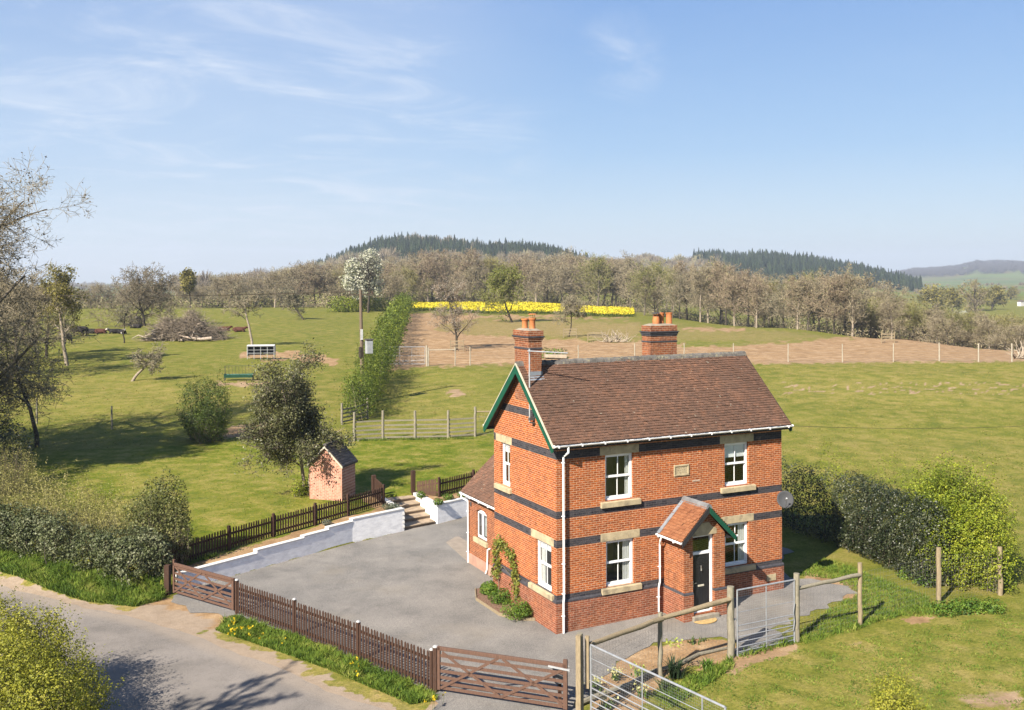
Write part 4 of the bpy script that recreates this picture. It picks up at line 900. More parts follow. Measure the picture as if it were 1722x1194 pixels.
# lintel with raised middle
MB().ext([(PX0 + .33, PF - .012, 2.98), (PX1 - .36, PF - .012, 2.98), (PX1 - .36, PF - .012, 3.17), (5.55, PF - .012, 3.27), (5.42, PF - .012, 3.42), (5.06, PF - .012, 3.42), (4.93, PF - .012, 3.27), (PX0 + .33, PF - .012, 3.17)], (0, .10, 0)).build('stone_lintel', STONE, po, bevel=.008)
D0, D1 = PX0 + .372, PX0 + 1.278
fr_ = MB(); yd = PF + .13
fr_.box((D0, yd - .03, .28), (D0 + .055, yd + .06, 2.975)).box((D1 - .095, yd - .03, .28), (D1, yd + .06, 2.975)).box((D0 + .055, yd - .03, 2.91), (D1 - .095, yd + .06, 2.975)).box((D0 + .055, yd - .03, 2.30), (D1 - .095, yd + .06, 2.40)).box((D0 + .055, yd - .05, .28), (D1 - .095, yd + .06, .34))
fo = fr_.build('door_frame', WHITE, po, bevel=.005); MB().box((D0 + .055, yd + .01, 2.40), (D1 - .095, yd + .02, 2.91)).build('fanlight_pane', GLASS, fo)
dr = MB(); x0, x1 = D0 + .058, D1 - .098; dr.box((x0, yd, .342), (x1, yd + .045, 2.298)); door = dr.build('door', BLACKD, po)
p_ = MB(); cx_ = (x0 + x1) / 2
for (a, b) in ((x0 + .09, cx_ - .04), (cx_ + .04, x1 - .09)):
    for c, d in ((.50, 1.10), (1.28, 1.85)):
        for q in ((a, b, c, c + .018), (a, b, d - .018, d), (a, a + .018, c, d), (b - .018, b, c, d)): p_.box((q[0], yd - .008, q[2]), (q[1], yd - .0005, q[3]))
    c, d = 1.95, 2.16
    for i in range(6):
        t0, t1 = i / 6, (i + 1) / 6; za = d - .10 * abs(1 - t0 if a < cx_ - .1 else t0) ** 2; zb = d - .10 * abs(1 - t1 if a < cx_ - .1 else t1) ** 2
        p_.bar((a + (b - a) * t0, yd - .005, za), (a + (b - a) * t1, yd - .005, zb), .016, .016)
    p_.box((a, yd - .008, c), (b, yd - .0005, c + .018)); p_.box((a, yd - .008, c), (a + .018, yd - .0005, d - .08)); p_.box((b - .018, yd - .008, c), (b, yd - .0005, d - .08))
p_.build('door_moulding', BLACKD, door)
CH = simple('polished_chrome', (.65, .65, .62), .25, .05, metal=.7)
MB().box((cx_ - .13, yd - .018, 1.17), (cx_ + .13, yd - .001, 1.235)).build('letter_plate', simple('cream_letter_plate', (.62, .58, .46), .4), door, bevel=.004)
MB().tube((cx_, yd - .02, 1.90), (cx_, yd - .02, 1.78), .018, n=8).tube((cx_, yd - .035, 1.80), (cx_, yd - .035, 1.72), .028, n=10).build('door_knocker', CH, door)
MB().box((x0 + .025, yd - .02, 1.20), (x0 + .055, yd - .001, 1.40)).bar((x0 + .04, yd - .04, 1.32), (x0 + .16, yd - .04, 1.32), .018, .02).build('door_handle', CH, door)
MB().ext([(PX0 + .30, PF - .16, .05), (PX0 + 1.40, PF - .16, .05), (PX0 + 1.40, PF - .16, .235), (PX0 + .30, PF - .16, .235)], (0, .28, 0)).box((PX0 + .372, PF + .12, .05), (PX0 + 1.278, PF + .20, .278)).build('doorstep', simple('worn_doorstep', (.38, .34, .27), .85, .15, 5, stain=((.28, .24, .19), 3.)), po, bevel=.015)
# porch roof
PRX, PRZ, PEX, PEZ = 5.24, 4.05, 4.10, 2.92; y0_, y1_ = -1.46, -.004
pr_ = MB()
for s in (-1, 1): pr_.ext([(PRX + s * (PRX - PEX), y0_, PEZ), (PRX, y0_, PRZ), (PRX, y0_, PRZ - .10), (PRX + s * (PRX - PEX), y0_, PEZ - .08)], (0, y1_ - y0_, 0))
pr = pr_.build('porch_roof', TILEP, po)
Lp = math.hypot(PRX - PEX, PRZ - PEZ)
tiled(pr, 'roof_tiles', (PEX - .02, y0_ - .01, PEZ - .01), (0, 1, 0), (PRX - PEX, 0, PRZ - PEZ), y1_ - y0_, Lp, mat=TILEP, sag=.003)
tiled(pr, 'roof_tiles', (2 * PRX - PEX + .02, y0_ - .01, PEZ - .01), (0, 1, 0), (PEX - PRX, 0, PRZ - PEZ), y1_ - y0_, Lp, mat=TILEP, sag=.003)
rgp = MB()
for i in range(5): yy = y0_ - .01 + i * .294; rgp.ext([(PRX - .13, yy, PRZ - .10), (PRX - .09, yy, PRZ + .02), (PRX, yy, PRZ + .075), (PRX + .09, yy, PRZ + .02), (PRX + .13, yy, PRZ - .10)], (0, .288, 0))
rgp.build('ridge_tiles', simple('grey_ridge_tiles', (.22, .225, .235), .7, .25, 5), pr)
MB().ext([(PRX - .10, y1_ - .16, PRZ - .08), (PEX - .04, y1_ - .16, PEZ + .01), (PEX - .04, y1_ - .16, PEZ + .045), (PRX - .06, y1_ - .16, PRZ + .0)], (0, .155, 0)).build('lead_flashing', LEAD, pr)
for s, mt in ((-1, DARKW), (1, GREEN)):  # left board coloured dark to carry its shade, right one plain green
    ex = PRX + s * (PRX - PEX + .02); MB().ext([(PRX, y0_ - .025, PRZ - .02), (ex, y0_ - .025, PEZ - .02), (ex, y0_ - .025, PEZ - .22), (PRX, y0_ - .025, PRZ - .25)], (0, .022, 0)).build('bargeboard', mt, pr)
gutter(po, (PEX - .06, y1_ - .02, PEZ - .03), (PEX - .06, y0_, PEZ - .03), .05); gutter(po, (2 * PRX - PEX + .06, y0_, PEZ - .03), (2 * PRX - PEX + .06, y1_ - .02, PEZ - .03), .05)
MB().box((2 * PRX - PEX - .3, y0_ + .06, PEZ - .10), (2 * PRX - PEX + .0, y1_, PEZ - .085)).build('soffit', DARKW, pr)
downpipe(po, [(4.06, -.30, 2.86), (4.06, -.22, 2.70), (4.12, -.10, 2.55), (4.12, -.10, 1.22), (4.04, -.14, 1.02), (4.04, -.14, .12)], .034, clips=[(4.12, -.10, 1.75), (4.04, -.14, .7)])

# low rear wing
EX, EY1 = .80, 9.15
wing = wall_mb((EX, HW + .003, 0), (0, 1, 0), (-1, 0, 0), EY1 - HW, -.1, 2.98, .25, [(7.25 - HW, 8.27 - HW, 1.28, 2.50)], ends=True)
wing.box((EX + .251, EY1 - .25, -.1), (3.9, EY1, 2.98)); wing.ext([(EX, EY1 - .25, 2.98), (3.9, EY1 - .25, 2.98), (2.35, EY1 - .25, 4.40)], (0, .25, 0))
wg = wing.build('rear_wing', brickmat('wing_brick', (.50, .16, .055), (.36, .10, .04), (.50, .34, .24), bands=((2.72, 2.88),)), house); wg['label'] = 'low tiled rear wing with an arched window'
MB().box((EX - .04, HW + .06, -.1), (EX - .002, EY1 + .04, .45)).build('rear_wing_plinth', simple('pinkish_render', (.50, .30, .22), .9, .15), wg)
f = MB(); xa = EX + .07; ya, yb, za, zb = 7.25, 8.27, 1.28, 2.50
f.box((xa, ya + .002, za + .002), (xa + .07, ya + .07, zb - .002)).box((xa, yb - .07, za + .002), (xa + .07, yb - .002, zb - .002)).box((xa, ya + .07, za + .002), (xa + .07, yb - .07, za + .07)).box((xa, (ya + yb) / 2 - .045, za + .07), (xa + .07, (ya + yb) / 2 + .045, zb - .14))
f.box((xa, ya + .07, zb - .15), (xa + .07, yb - .07, zb - .002))
for sg in (0, 1):
    a = ya + .07 if sg == 0 else (ya + yb) / 2 + .045; b = (ya + yb) / 2 - .045 if sg == 0 else yb - .07
    f.box((xa - .012, a, za + .07), (xa - .001, a + .05, zb - .15)).box((xa - .012, b - .05, za + .07), (xa - .001, b, zb - .15)).box((xa - .012, a + .05, za + .07), (xa - .001, b - .05, za + .12)).box((xa - .012, a + .05, zb - .2), (xa - .001, b - .05, zb - .15))
wo = f.build('window', WHITE, wg, bevel=.004); MB().box((xa + .02, ya + .07, za + .07), (xa + .028, yb - .07, zb - .1)).build('pane', GLASS, wo)
MB().box((xa + .3, ya, za), (xa + .31, ya + .4, zb)).box((xa + .3, yb - .3, za), (xa + .31, yb, zb)).build('curtain', CURT, wo)
# arched brick head: corner pieces that round the opening
ah = MB(); n_ = 8
for s in (0, 1):
    poly = [(EX - .004, ya if s == 0 else yb, zb), (EX - .004, (ya + yb) / 2, zb)]
    for i in range(n_ + 1): t = i / n_; yy = (ya + yb) / 2 + ((-1 if s == 0 else 1) * t) * (yb - ya) / 2; poly.append((EX - .004, yy, zb - .15 * t * t - .0))
    ah.ext(poly, (.07, 0, 0))
ah.build('arch_brick', BRICK2, wg)
MB().box((EX - .10, ya - .12, za - .20), (EX + .06, yb + .14, za)).build('stone_sill', STONE, wg, bevel=.01)
er = MB(); ew0, ew1, ez0, ez1 = .58, 2.35, 2.98, 4.62
er.ext([(ew0, HW + .004, ez0), (ew1, HW + .004, ez1), (ew1, HW + .004, ez1 - .12), (ew0, HW + .004, ez0 - .09)], (0, 9.33 - HW, 0)); er.ext([(2 * ew1 - ew0, HW + .004, ez0), (ew1, HW + .004, ez1), (ew1, HW + .004, ez1 - .12), (2 * ew1 - ew0, HW + .004, ez0 - .09)], (0, 9.33 - HW, 0)); eo = er.build('rear_roof', TILE, wg)
tiled(eo, 'roof_tiles', (ew0 - .02, HW + .01, ez0), (0, 1, 0), (ew1 - ew0, 0, ez1 - ez0), 9.34 - HW, math.hypot(ew1 - ew0, ez1 - ez0), r=np.random.RandomState(4), tb=-.08)
tiled(eo, 'roof_tiles', (2 * ew1 - ew0 + .02, HW + .01, ez0), (0, 1, 0), (ew0 - ew1, 0, ez1 - ez0), 9.34 - HW, math.hypot(ew1 - ew0, ez1 - ez0), r=np.random.RandomState(6), tb=-.08)
gutter(wg, (ew0 - .05, 9.34, 2.94), (ew0 - .05, HW + .02, 2.94), .055)
downpipe(wg, [(ew0 - .05, 9.22, 2.90), (ew0 - .05, 9.20, 2.75), (EX - .06, 9.0, 2.62), (EX - .06, 9.0, .04)], .036, clips=[(EX - .06, 9.0, z) for z in (2.2, 1.3, .5)])
downpipe(wg, [(EX - .06, 6.05, 2.45), (EX - .06, 6.05, 1.3)], .045); downpipe(wg, [(EX - .02, 6.9, 1.12), (EX - .09, 7.0, 1.05), (EX - .09, 7.05, .25), (EX - .14, 7.1, .08)], .03)
MB().box((EX - .05, 8.75, 2.45), (EX - .001, 8.83, 2.62)).build('wall_lamp', POTD, wg)

# ================================================================== the small brick outbuilding
oh = thing('brick_privy', 'small tall pale-washed brick outbuilding with a steep dark roof in the garden', 'outbuilding', (-1.9, 19.6, .98))
A0 = np.array([-3.10, 19.95]); B0 = np.array([-1.80, 18.72]); au = (B0 - A0) / np.linalg.norm(B0 - A0); an = np.array([au[1], -au[0]]); an = an if an @ np.array([0, -1]) > 0 else -an
dw = np.linalg.norm(B0 - A0); dd = 1.5
def O(u, d, z): p = A0 + au * u - an * d; return (p[0], p[1], z)
m = MB(); m.ext([O(0, 0, .7), O(dw, 0, .7), O(dw, 0, 2.75), O(dw / 2, 0, 3.58), O(0, 0, 2.75)], (-an[0] * dd, -an[1] * dd, 0))
WASH = brickmat('lime_washed_brick', (.66, .27, .17), (.46, .17, .11), (.78, .56, .45), pale=(.86, .48, .36), grime=.2, rot=math.atan2(au[1], au[0]))
m.build('wall', WASH, oh)
m = MB(); e = .10
for s in (0, 1):
    u0 = -e if s == 0 else dw + e; zz_ = 2.75 - e * 1.25; m.ext([O(u0, -.10, zz_), O(dw / 2, -.10, 3.62), O(dw / 2, -.10, 3.70), O(u0, -.10, zz_ + .08)], (-an[0] * (dd + .2), -an[1] * (dd + .2), 0))
ro = m.build('roof', SLATE, oh)
for s in (0, 1):
    u0 = -e if s == 0 else dw + e; p = O(u0, -.11, 2.75 - e * 1.25 + .08); q = O(dw / 2, -.11, 3.71); up = np.array(q) - np.array(p)
    tiled(ro, 'roof_tiles', p, (-an[0], -an[1], 0), up, dd + .22, np.linalg.norm(up), mat=SLATE, gauge=.14, tw=.2, tb=.1)
MB().bar(O(dw / 2, -.12, 3.74), O(dw / 2, dd + .12, 3.74), .18, .08).build('ridge_tiles', RIDGE, oh)
for s in (0, 1): u0 = -e if s == 0 else dw + e; MB().ext([O(u0, -.12, 2.60), O(dw / 2, -.12, 3.58), O(dw / 2, -.12, 3.68), O(u0, -.12, 2.70)], (an[0] * .03, an[1] * .03, 0)).build('bargeboard', CREAM, oh)

# ================================================================== retaining walls and steps
def stepped_wall(name, label, pts, th=.24, cat='wall'):
    """pts: (x, y, top z) along the visible face; each run is level, with a coping-like cap"""
    t = thing(name, label, cat, (pts[0][0], pts[0][1], 0)); m = MB(); c = MB()
    for i in range(len(pts) - 1):
        a = np.array(pts[i][:2], float); b = np.array(pts[i + 1][:2], float); z = pts[i][2]; d = (b - a) / np.linalg.norm(b - a); n = np.array([d[1], -d[0]]); n = n if n @ (np.array([-3, 0]) - a) > 0 or n[1] < 0 else -n
        q = [(*a, -.15), (*b, -.15), (*(b - n * th), -.15), (*(a - n * th), -.15)]
        m.ext(q, (0, 0, z - .055 + .15)); g = .018
        q = [(*(a + n * g), z - .055), (*(b + n * g + d * .001), z - .055), (*(b - n * (th + g) + d * .001), z - .055), (*(a - n * (th + g)), z - .055)]; c.ext(q, (0, 0, .055))
    m.build('wall_body', WPAINT, t); c.build('coping', simple(name + '_white', (.84, .83, .80), .7, .06, 5), t); return t
stepped_wall('retaining_wall', 'long white painted block wall stepping down from the garden steps to the left gate', [(-10.7, 10.66, .68), (-7.38, 12.18, .81), (-5.15, 13.21, .89), (-3.89, 13.80, .99), (-2.62, 14.38, 1.10), (.22, 15.3, 1.1)])
MB().ext([(.22, 15.31, -.1), (.22, 18.7, -.1), (-.02, 18.7, -.1), (-.02, 15.25, -.1)], (0, 0, 1.17)).build('wall_return', simple('white_wall_return', (.8, .79, .77), .75, .08, 4), bpy.data.objects['retaining_wall'])
t2 = thing('retaining_wall', 'short white painted wall on the right of the garden steps, running behind the rear wing', 'wall', (2.1, 15.8, 0))
m = MB(); m.ext([(2.08, 15.72, -.1), (8.0, 17.9, -.1), (7.92, 18.12, -.1), (2.0, 15.94, -.1)], (0, 0, 1.05)); m.ext([(2.0, 15.95, -.1), (2.24, 16.03, -.1), (2.24, 18.75, -.1), (2.0, 18.75, -.1)], (0, 0, 1.05)); m.build('wall_body', WPAINT, t2)
c = MB(); c.ext([(2.06, 15.70, .951), (8.0, 17.88, .951), (7.92, 18.14, .951), (1.98, 15.96, .951)], (0, 0, .055)); c.ext([(1.98, 15.965, .951), (2.26, 16.05, .951), (2.26, 18.77, .951), (1.98, 18.77, .951)], (0, 0, .055)); c.build('coping', simple('white_coping', (.84, .83, .80), .7, .06, 5), t2)
q = MB()
for zq in (.18, .38, .58, .78): q.box((.06, 15.262, zq), (.226, 15.4, zq + .11))
q.build('toothed_quoin', simple('white_quoin', (.82, .81, .79), .7, .06, 5), bpy.data.objects['retaining_wall'])
st = thing('garden_steps', 'five broad brown stone steps climbing from the gravel to the lawn', 'steps', (1.1, 15.9, 0))
for i in range(5):
    y0 = 15.50 + i * .66; a = MB(); sk = .36
    a.ext([(.24, y0 - .07, 0 if i == 0 else .02), (1.99, y0 + sk - .07, 0 if i == 0 else .02), (1.99, y0 + sk + .75, .02), (.24, y0 + .75, .02)], (0, 0, .17 * (i + 1) + .03 - .05))
    s_ = a.build('riser', STEP, st); a = MB(); z = .17 * (i + 1)
    a.ext([(.24, y0 - .11, z - .03), (1.99, y0 + sk - .11, z - .03), (1.99, y0 + sk + .70, z - .03), (.24, y0 + .70, z - .03)], (0, 0, .06)); a.build('tread', simple('step_tread', (.47, .36, .25), .85, .2, 4, stain=((.22, .17, .13), 2.2)), st, bevel=.012)

# ================================================================== timber fences
def sawn_post(x, y, z0, z1, w_, mat, parent, cap=None, rot=0., name='post'):
    m = MB(); c, s = math.cos(rot) * w_ / 2, math.sin(rot) * w_ / 2
    m.ext([(x - c + s, y - s - c, z0), (x + c + s, y + s - c, z0), (x + c - s, y + s + c, z0), (x - c - s, y - s + c, z0)], (0, 0, z1 - z0)); o = m.build(name, mat, parent, bevel=.008)
    if cap: MB().lathe([(w_ * .62, 0), (w_ * .62, .02), (w_ * .45, .045), (.005, .06)], (x, y, z1), 12).build('post_cap', cap, o)
    return o
CAPM = simple('pale_cap', (.50, .50, .50), .6)
def picket_fence(name, label, line, h=1.0, pw=.07, gap=.055, mat=BROWNW, cap=None, posts=True, post_h=None, cat='fence', zf=None, side=1, step=None, jit=.012):
    t = thing(name, label, cat, (line[0][0], line[0][1], Tz(line[0][0], line[0][1]) if zf is None else zf)); r = random.Random(len(label))
    line = [np.array(p, float) for p in line]
    def zg(p): return Tz(p[0], p[1]) if zf is None else zf
    for i in range(len(line) - 1):
        a, b = line[i], line[i + 1]; L_ = np.linalg.norm(b - a); d = (b - a) / L_; n = np.array([d[1], -d[0]]) * side; ang = math.atan2(d[1], d[0]); za, zb = zg(a), zg(b)
        rl = MB()
        for hh in (.22, h - .25): rl.bar((*(a - n * .03), za + hh), (*(b - n * .03), zb + hh), .035, .085)
        ro_ = rl.build('rails', mat, t)
        m = MB(); s = .06 + pw / 2
        while s < L_ - .03 - pw / 2:
            p = a + d * s; z = za + (zb - za) * s / L_; l = r.gauss(0, jit); hh = h + r.gauss(0, .008)
            q0 = p - d * pw / 2 - n * .0; q1 = p + d * pw / 2; zz = z + .05; pts = [(*q0, zz), (*q1, zz), (*(q1 + d * l), z + hh - .05), (*(q1 - d * pw * .3 + d * l), z + hh - .008), (*(p + d * l), z + hh), (*(q0 + d * pw * .3 + d * l), z + hh - .008), (*(q0 + d * l), z + hh - .05)]
            m.ext(pts, (n[0] * .02, n[1] * .02, 0)); s += pw + gap
        m.build('picket_panel', mat, t)
    if posts:
        for p in line: sawn_post(p[0], p[1], zg(p) - .1, zg(p) + (post_h or h + .05), .11, mat, t, cap, ang)
    return t
rf1 = picket_fence('picket_fence', 'dark brown picket fence between the two brown field gates along the lane', [(-9.2, 6.98), (-7.9, 3.9), (-6.66, .80), (-5.49, -2.44)], h=1.16, pw=.078, gap=.066, post_h=1.20, cap=CAPM, zf=.0)
gl = [ground(*q)[:2] for q in ((312, 948), (385, 925), (460, 903), (530, 884), (585, 868), (645, 850))]
gl = [(-10.9, 11.6)] + gl
picket_fence('picket_fence', 'long dark picket fence above the white wall, climbing to the garden steps', gl, h=.92, pw=.068, gap=.062, post_h=1.03)
picket_fence('picket_fence', 'dark picket fence behind the short white wall, right of the garden steps', [(2.82, 17.3), (5.2, 18.35), (8.2, 19.6)], h=.90, pw=.068, gap=.062, post_h=1.0)
gp = thing('gate_post', 'thick dark square post on the left of the open garden gate', 'post', (-.10, 18.86, .98)); sawn_post(-.10, 18.86, .8, 2.08, .20, BROWNW, gp)
gp = thing('gate_post', 'thick dark square post on the right of the open garden gate', 'post', (2.02, 18.86, .98)); sawn_post(2.02, 18.86, .8, 2.12, .20, BROWNW, gp)
picket_fence('picket_gate', 'brown picket gate leaf swung open from the right garden gate post', [(2.14, 18.72), (2.78, 17.42)], h=.92, pw=.05, gap=.03, mat=BROWNG, posts=False, cat='gate')
picket_fence('picket_gate', 'dark picket gate leaf folded back against the left garden gate post', [(-.14, 18.6), (-.30, 17.0)], h=1.05, pw=.06, gap=.03, mat=BROWNW, posts=False, cat='gate')

def field_gate(name, label, a, b, h=1.22, mat=BROWNG, z=.1, flip=False):
    a = np.array(a, float); b = np.array(b, float); L_ = np.linalg.norm(b - a); d = (b - a) / L_; n = np.array([d[1], -d[0]])
    if n @ (CAM[:2] - a) < 0: n = -n
    t = thing(name, label, 'gate', (a[0], a[1], 0))
    def P(s, hh, o=0.): return np.array([*(a + d * s + n * o), z + hh])
    hs = [.03, .17, .33, .51, .72, .95]
    for i, hh in enumerate(hs): MB().bar(P(0, hh + .035), P(L_, hh + .035), .022, .085).build('bar', mat, t)
    MB().bar(P(0, h - .03), P(L_, h - .03), .075, .11).build('top_rail', mat, t, bevel=.01)
    MB().bar(P(.04, 0), P(.04, h + .03 + (.12 if not flip else 0)), .075, .09, (d[0], d[1], 0)).build('stile', mat, t, bevel=.008); MB().bar(P(L_ - .04, 0), P(L_ - .04, h + .03 + (.12 if flip else 0)), .075, .12, (d[0], d[1], 0)).build('stile', mat, t, bevel=.008)
    up = (*n, 0); o = .025; M_ = L_ / 2
    for p, q in ((P(.10, .06, o), P(M_ * .97, h - .07, o)), (P(.15, h - .12, o), P(M_, .06, o)), (P(M_ * 1.03, h - .07, o), P(L_ - .10, .10, o)), (P(L_ - .12, h - .15, o), P(M_ * 1.0, .06, o))):
        MB().bar(p, q, .075, .02, up).build('brace', mat, t)
    return t
field_gate('field_gate', 'wide brown timber field gate at the bottom edge of the photograph', (-5.37, -2.60), (-2.72, -5.46), flip=True)
MB().bar((-3.1, -5.10, 1.24), (-2.68, -5.56, 1.20), .05, .05).build('gate_strap', GALVL, bpy.data.objects['field_gate'])
field_gate('field_gate', 'brown timber field gate beside the ivy hedge on the left', (-10.93, 10.24), (-9.28, 7.12), h=1.12)
gp = thing('gate_post', 'short dark brown post at the hedge end of the left field gate', 'post', (-11.12, 10.45, 0)); sawn_post(-11.12, 10.45, -.2, 1.12, .20, BROWNW, gp, rot=1.)
gp = thing('gate_post', 'dark brown post with a white cap where the road fence meets the right field gate', 'post', (-5.44, -2.5, 0)); sawn_post(-5.41, -2.53, -.2, 1.30, .13, BROWNW, gp, cap=CAPM, rot=.7)

# grey box lid on its post by the gates
bx = thing('parcel_box', 'flat pale grey lidded box behind the corner of the wooden gate', 'box', (-2.55, -4.85, 0))
MB().box((-2.82, -5.02, 1.02), (-2.37, -4.68, 1.07)).build('lid', simple('pale_grey_lid', (.40, .39, .37), .6, .06), bx, bevel=.01); MB().box((-2.76, -4.98, .62), (-2.43, -4.72, 1.02)).build('box_body', simple('grey_box', (.30, .29, .28), .6, .06), bx); MB().box((-2.64, -4.88, -.05), (-2.56, -4.80, .62)).build('leg', BROWNW, bx)

# ---- tall stock fence: round posts, sloping log rails, wire netting, galvanised gates
def log(name, p, q, r0, r1, mat, parent, seed=0):
    p = np.array(p, float); q = np.array(q, float); n = 7; rr = np.random.RandomState(seed); pts = [p + (q - p) * i / n + (rr.normal(size=3) * .008 if 0 < i < n else 0) for i in range(n + 1)]
    return MB().path(pts, [r0 + (r1 - r0) * i / n + rr.normal() * .002 for i in range(n + 1)], 9).build(name, mat, parent, smooth_=True)
sf_ = thing('stock_fence', 'tall round-post wire fence with log top rails in front of the house', 'fence', (-2.7, -6.1, 0))
FP = [(-2.66, -6.08, 2.38, .085), (.95, -4.62, 1.95, .07), (3.80, -4.38, 2.26, .115), (6.50, -4.36, 2.30, .10), (9.42, -4.26, 2.24, .075), (13.55, -3.98, 2.18, .085), (16.35, -4.35, 1.95, .085)]
for i, (x, y, h, r) in enumerate(FP[:2] + FP[2:]):
    mt = OLDG if i not in (4, 5, 6) else OLDW
    log('post', (x, y, -.2), (x + .02 * (i % 2), y, h), r * 1.05, r, mt, sf_, i)
MB().bar((-2.80, -6.24, -.2), (-2.80, -6.24, 2.40), .13, .11, (1, 1, 0)).bar((-2.48, -6.16, .9), (-2.48, -6.16, 2.30), .10, .09, (1, 1, 0)).build('sawn_gate_post', OLDW, sf_)
log('log_rail', (-2.25, -5.92, 1.96), (.98, -4.70, 1.78), .068, .078, OLDW, sf_, 11); log('log_rail', (.95, -4.66, 1.78), (3.72, -4.42, 1.88), .070, .088, OLDW, sf_, 12); log('log_rail', (6.55, -4.36, 1.80), (9.40, -4.28, 1.84), .062, .072, OLDG, sf_, 13)
WIRE = simple('fence_wire', (.32, .33, .33), .5, .1, metal=.5)
def netting(name, a, b, z0, z1, z0b, z1b, dx, dz, r, parent, mat=WIRE):
    a = np.array(a, float); b = np.array(b, float); L_ = np.linalg.norm(b - a); P0, P1 = [], []
    n = max(1, round((z1 - z0) / dz))
    for i in range(n + 1): t = i / n; P0.append((*a, z0 + (z1 - z0) * t)); P1.append((*b, z0b + (z1b - z0b) * t))
    n = max(1, round(L_ / dx))
    for i in range(n + 1): t = i / n; p = a + (b - a) * t; P0.append((*p, z0 + (z0b - z0) * t)); P1.append((*p, z1 + (z1b - z1) * t))
    P0 = np.array(P0); P1 = np.array(P1); V, Fq = tubes(P0, P1, np.full(len(P0), r), np.full(len(P0), r), 3)
    return npmesh(name, V, Fq, mat, parent)
nets = [(FP[0], FP[1], 1.85), (FP[1], FP[2], 1.8), (FP[3], FP[4], 1.8), (FP[4], FP[5], 1.9), (FP[5], FP[6], 1.85)]
for a, b, h in nets:
    netting('wire_netting', a[:2], b[:2], .05 + .014 * max(a[0], 0), h, .05 + .014 * max(b[0], 0), h, .15, .15, .0022, sf_)
# gate 1: five-bar below, mesh above, standing between two posts in front of the porch
def metal_gate(name, label, a, b, z0, z1, nb=6, mids=(.5,), low=.95, mat=METAL, mesh=.06, wr=.0022):
    a = np.array(a, float); b = np.array(b, float); L_ = np.linalg.norm(b - a); d = (b - a) / L_; t = thing(name, label, 'gate', (a[0], a[1], 0))
    def P(s, z): return (*(a + d * s), z)
    f = MB(); f.path([P(0, z0), P(0, z1), P(L_, z1), P(L_, z0), P(0, z0)], .029, 8); f.build('frame', mat, t, smooth_=True)
    f = MB()
    for i in range(nb): z = z0 + (low) * ((i + 1) / nb) ** 1.15; f.tube(P(0, z), P(L_, z), .0165, n=7)
    f.build('bars', mat, t, smooth_=True)
    if nb > 4: MB().tube(P(0, z0 + low + .42), P(L_, z0 + low + .42), .010, n=6).build('stiffening_rod', mat, t)
    for mm_ in mids: MB().tube(P(L_ * mm_, z0), P(L_ * mm_, z1), .018, n=8).build('upright', mat, t, smooth_=True)
    MB().bar(P(.02, z0 + .05), P(L_ * .98, z0 + low * .55), .01, .03).build('brace', mat, t)
    netting('wire_mesh', a, b, z0, z1, z0, z1, mesh, mesh, wr, t, mat); return t
mg = metal_gate('metal_gate', 'upright galvanised mesh gate standing in front of the porch', (4.03, -4.42), (6.38, -4.40), .05, 2.12, mesh=.075, wr=.002)
MB().path([(6.30, -4.44, .5), (6.34, -4.46, .8), (6.28, -4.47, 1.1), (6.34, -4.46, 1.4)], .018, 6).box((3.86, -4.44, 1.2), (4.03, -4.40, 1.25)).box((3.86, -4.44, .25), (4.03, -4.40, .3)).build('latch_and_hinges', METAL, mg)
metal_gate('metal_gate', 'long galvanised mesh gate running off the bottom edge beside the brown gate', (-2.42, -6.25), (-1.70, -11.0), .15, 2.08, nb=7, mids=(.42, .85), low=1.15, mat=METAL, mesh=.075, wr=.0018)

# post and rail fence at the far side of the lawn
def far_pt(px, py): return ground(px, py)[:2]
pr_t = thing('rail_fence', 'weathered five-rail timber fence across the back of the lawn', 'fence', (*far_pt(700, 739), 1.0))
pp_ = [far_pt(596, 742), far_pt(644, 739), far_pt(698, 738), far_pt(754, 737), far_pt(799, 734)]
for i, (x, y) in enumerate(pp_): z = Tz(x, y); log('post', (x, y, z - .3), (x, y, z + (1.98, 2.0, 1.95, 1.95, 2.1)[i]), .10, .09, OLDG, pr_t, i + 30)
for i in range(len(pp_) - 1):
    a, b = pp_[i], pp_[i + 1]; za, zb = Tz(*a), Tz(*b); m = MB()
    for hh in (.15, .42, .70, .98, 1.30): m.bar((*a, za + hh), (*b, zb + hh), .05, .10)
    m.build('rails', OLDG, pr_t)
x, y = pp_[-1]; x2, y2 = far_pt(838, 733); MB().tube((x, y, Tz(x, y) + 1.75), (x2, y2, Tz(x2, y2) + 1.75), .05, n=7).build('log_rail', OLDW, pr_t)
netting('wire_netting', (x, y), (x2, y2), 1.1, 2.6, 1.1, 2.6, .3, .3, .006, pr_t)
pr2 = thing('rail_fence', 'short dark length of timber rails at the foot of the green hedge row', 'fence', (*far_pt(625, 705), 1.0))
for q in ((575, 714), (618, 704)): x, y = far_pt(*q); z = Tz(x, y); log('post', (x, y, z - .2), (x, y, z + 1.6), .09, .09, OLDG, pr2, 3)
a = far_pt(575, 714); b = far_pt(618, 704); m = MB()
for hh in (.2, .5, .8, 1.1): m.bar((*a, Tz(*a) + hh), (*b, Tz(*b) + hh), .05, .11)
m.build('rails', OLDG, pr2)

